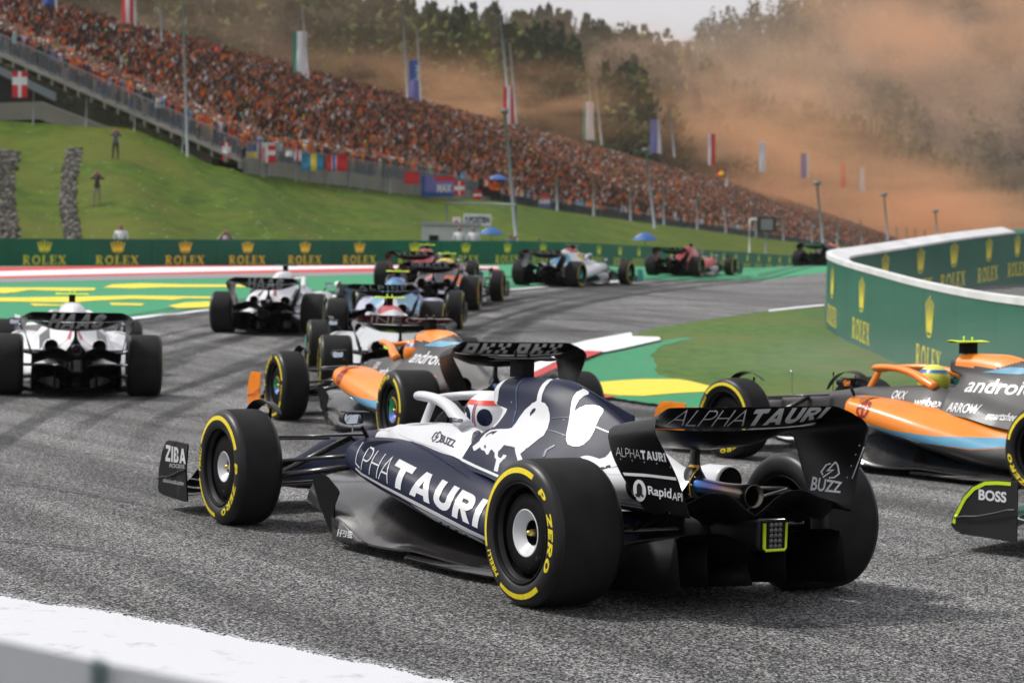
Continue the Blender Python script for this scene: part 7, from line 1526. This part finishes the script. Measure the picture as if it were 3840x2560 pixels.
# the rest of the wood as one mass
def wood(name, hillf, n, x0, x1, wmin, wmax, scl, nq, seed):
    r_ = random.Random(seed); V = []; F_ = []; k = 0; CC = []
    for _ in range(n):
        px_ = r_.uniform(x0, x1); w = r_.uniform(wmin, wmax); s, d, z = hillf(px_, w); p_ = W(s, d, z); H = scl*r_.uniform(.7, 1.25)*(.72 if (px_ > 2500 and scl < 20) else 1); rr = H*.2; con = r_.random() < .7; b_ = r_.uniform(.6, 1.3); c0 = np.array([.038, .058, .016] if con else [.095, .11, .024])*b_
        for _q in range(nq):
            h = r_.random(); a = r_.random()*6.283; rad = (rr*(1-h)**.8 if con else rr*1.15*math.sin(math.pi*min(1, .15+h*.85)))*r_.uniform(.6, 1.1); c = p_+[rad*math.cos(a), rad*math.sin(a), H*(.1+.9*h)]; sz = H*.075*(1.3-h*.6)
            t = np.array([-math.sin(a), math.cos(a), 0]); u = np.array([math.cos(a)*.5, math.sin(a)*.5, r_.uniform(.3, 1)])
            V += [c-t*sz, c+t*sz, c+u*sz*1.7]; F_.append((k, k+1, k+2)); k += 3; CC.append((*np.clip(c0*r_.uniform(.7, 1.3), 0, 1), 1))
    me = mk(name, V, F_, False); at_ = me.attributes.new('cloth', 'FLOAT_COLOR', 'FACE'); at_.data.foreach_set('color', np.array(CC).ravel()); return tag(ob(name, me, attrmat('wood_foliage', 'cloth', .9)), kind='stuff')
wood('woodland', near_hill, 1500, -500, 4300, .0, 1.0, 17, 90, 31)
wood('far_woodland', far_hill, 2600, 1700, 4500, .15, 1.0, 24, 36, 32)

# things that would share a label are told apart by height, or by how far they stand from the stairs
def split_labels(grp, key, words):
    by = {}
    for o in bpy.data.objects:
        if o.get('group') == grp: by.setdefault(o['label'], []).append(o)
    for lb, L_ in by.items():
        if 2 <= len(L_) <= 4:
            L_.sort(key=key)
            for o, w in zip(L_, words[len(L_)]): o['label'] = ' '.join((w % lb).split()[:16])
split_labels('trees of the wooded hill', lambda o: o.scale.z, {2: ('%s, shorter', '%s, taller'), 3: ('%s, shortest', '%s, medium', '%s, tallest'), 4: ('%s, shortest', '%s, shorter', '%s, taller', '%s, tallest')})
split_labels('spectators in the grandstand', lambda o: (np.array(o.location[:2])-CAM[:2])@FW, {2: ('%s, nearer', '%s, farther'), 3: ('%s, nearest', '%s, middle', '%s, farthest'), 4: ('%s, nearest', '%s, near', '%s, far', '%s, farthest')})
# ================================================================== air, dust and smoke
def volmat(name, col, dens, nscale=None, lo=.4, hi=.62, fall=True, aniso=.25, det=4, seed=0.0, zfade=False):
    m = bpy.data.materials.new(name); m.use_nodes = True; n = m.node_tree; n.nodes.clear(); L = n.links.new; out = n.nodes.new('ShaderNodeOutputMaterial'); pv = n.nodes.new('ShaderNodeVolumePrincipled'); L(pv.outputs[0], out.inputs['Volume'])
    pv.inputs['Color'].default_value = (*col, 1); pv.inputs['Density'].default_value = dens; pv.inputs['Anisotropy'].default_value = aniso
    if nscale:
        tc = n.nodes.new('ShaderNodeTexCoord'); no = n.nodes.new('ShaderNodeTexNoise'); no.inputs['Scale'].default_value = nscale; no.inputs['Detail'].default_value = det; no.inputs['Roughness'].default_value = .55; no.inputs['Distortion'].default_value = .5
        mp = n.nodes.new('ShaderNodeMapping'); mp.inputs['Location'].default_value = (seed, seed*.7, seed*.3); L(tc.outputs['Object'], mp.inputs[0]); L(mp.outputs[0], no.inputs['Vector'])
        r = n.nodes.new('ShaderNodeMapRange'); r.interpolation_type = 'LINEAR'; r.inputs['From Min'].default_value = lo; r.inputs['From Max'].default_value = hi; r.inputs['To Max'].default_value = dens; L(no.outputs[0], r.inputs[0]); last = r.outputs[0]
        if fall:
            ln = n.nodes.new('ShaderNodeVectorMath'); ln.operation = 'LENGTH'; L(tc.outputs['Object'], ln.inputs[0]); f = n.nodes.new('ShaderNodeMapRange'); f.interpolation_type = 'SMOOTHSTEP'; f.inputs['From Min'].default_value = 1.0; f.inputs['From Max'].default_value = .25; L(ln.outputs['Value'], f.inputs[0])
            mu = n.nodes.new('ShaderNodeMath'); mu.operation = 'MULTIPLY'; L(last, mu.inputs[0]); L(f.outputs[0], mu.inputs[1]); last = mu.outputs[0]
        L(last, pv.inputs['Density'])
    return m
def puff(name, px_, row, D, rad, m, rz=0.0, tilt=0.0):
    v, f = sphere((0, 0, 0), (1, 1, 1), 16, 10); o = ob(name, mk(name, v, f), m); o.location = tuple(at(px_, row, D)); o.scale = rad; o.rotation_euler = (tilt, 0, YAW-math.pi/2+rz); tag(o, kind='stuff'); return o
DUST = (1, .58, .33); BRN = (1, .68, .49)
# rad = (across the view, along the view, up)
puff('orange_dust', 3060, 790, 625, (105, 30, 20), volmat('dust_a', DUST, .075, 2.6, .40, .60, seed=1, det=6))
puff('orange_dust', 2520, 600, 500, (78, 40, 22), volmat('dust_b', DUST, .042, 2.8, .43, .60, seed=2, det=6))
puff('orange_dust', 1560, 380, 330, (46, 30, 10), volmat('dust_c', DUST, .038, 3.0, .45, .62, seed=3, det=6))
puff('orange_dust', 3560, 850, 660, (60, 30, 12), volmat('dust_e', DUST, .04, 2.2, .32, .6, seed=6))
puff('brown_smoke', 3560, 420, 1050, (150, 100, 90), volmat('dust_f', BRN, .011, 3.0, .44, .60, seed=4, det=6))
puff('brown_smoke', 2350, 330, 520, (60, 50, 26), volmat('dust_g', BRN, .015, 3.0, .45, .60, seed=5, det=6))
puff('brown_smoke', 700, 40, 330, (48, 40, 16), volmat('dust_h', BRN, .009, 2.8, .46, .62, seed=7, det=6))
puff('brown_smoke', 3560, 0, 1000, (110, 90, 60), volmat('dust_i', DUST, .012, 3.0, .42, .6, seed=8, det=6))
# smoke from the tyres of the car on the right
puff('orange_dust', 2850, 430, 640, (55, 40, 30), volmat('dust_j', DUST, .02, 2.8, .42, .60, seed=11, det=6))
puff('tyre_smoke', 3450, 1430, 24, (5.0, 4.0, 1.5), volmat('smoke_a', (.97, .97, .99), .07, 1.8, .36, .66, seed=9))
bx = box((0, 0, 0), (1, 1, 1)); hz = ob('haze', mk('haze', bx[0], bx[1], False), volmat('haze_air', (.95, .90, .86), .00012)); c = W(300, 900, 90); hz.location = tuple(c); hz.scale = (2600, 2600, 186); hz.rotation_euler = (0, 0, YAW); tag(hz, kind='stuff')
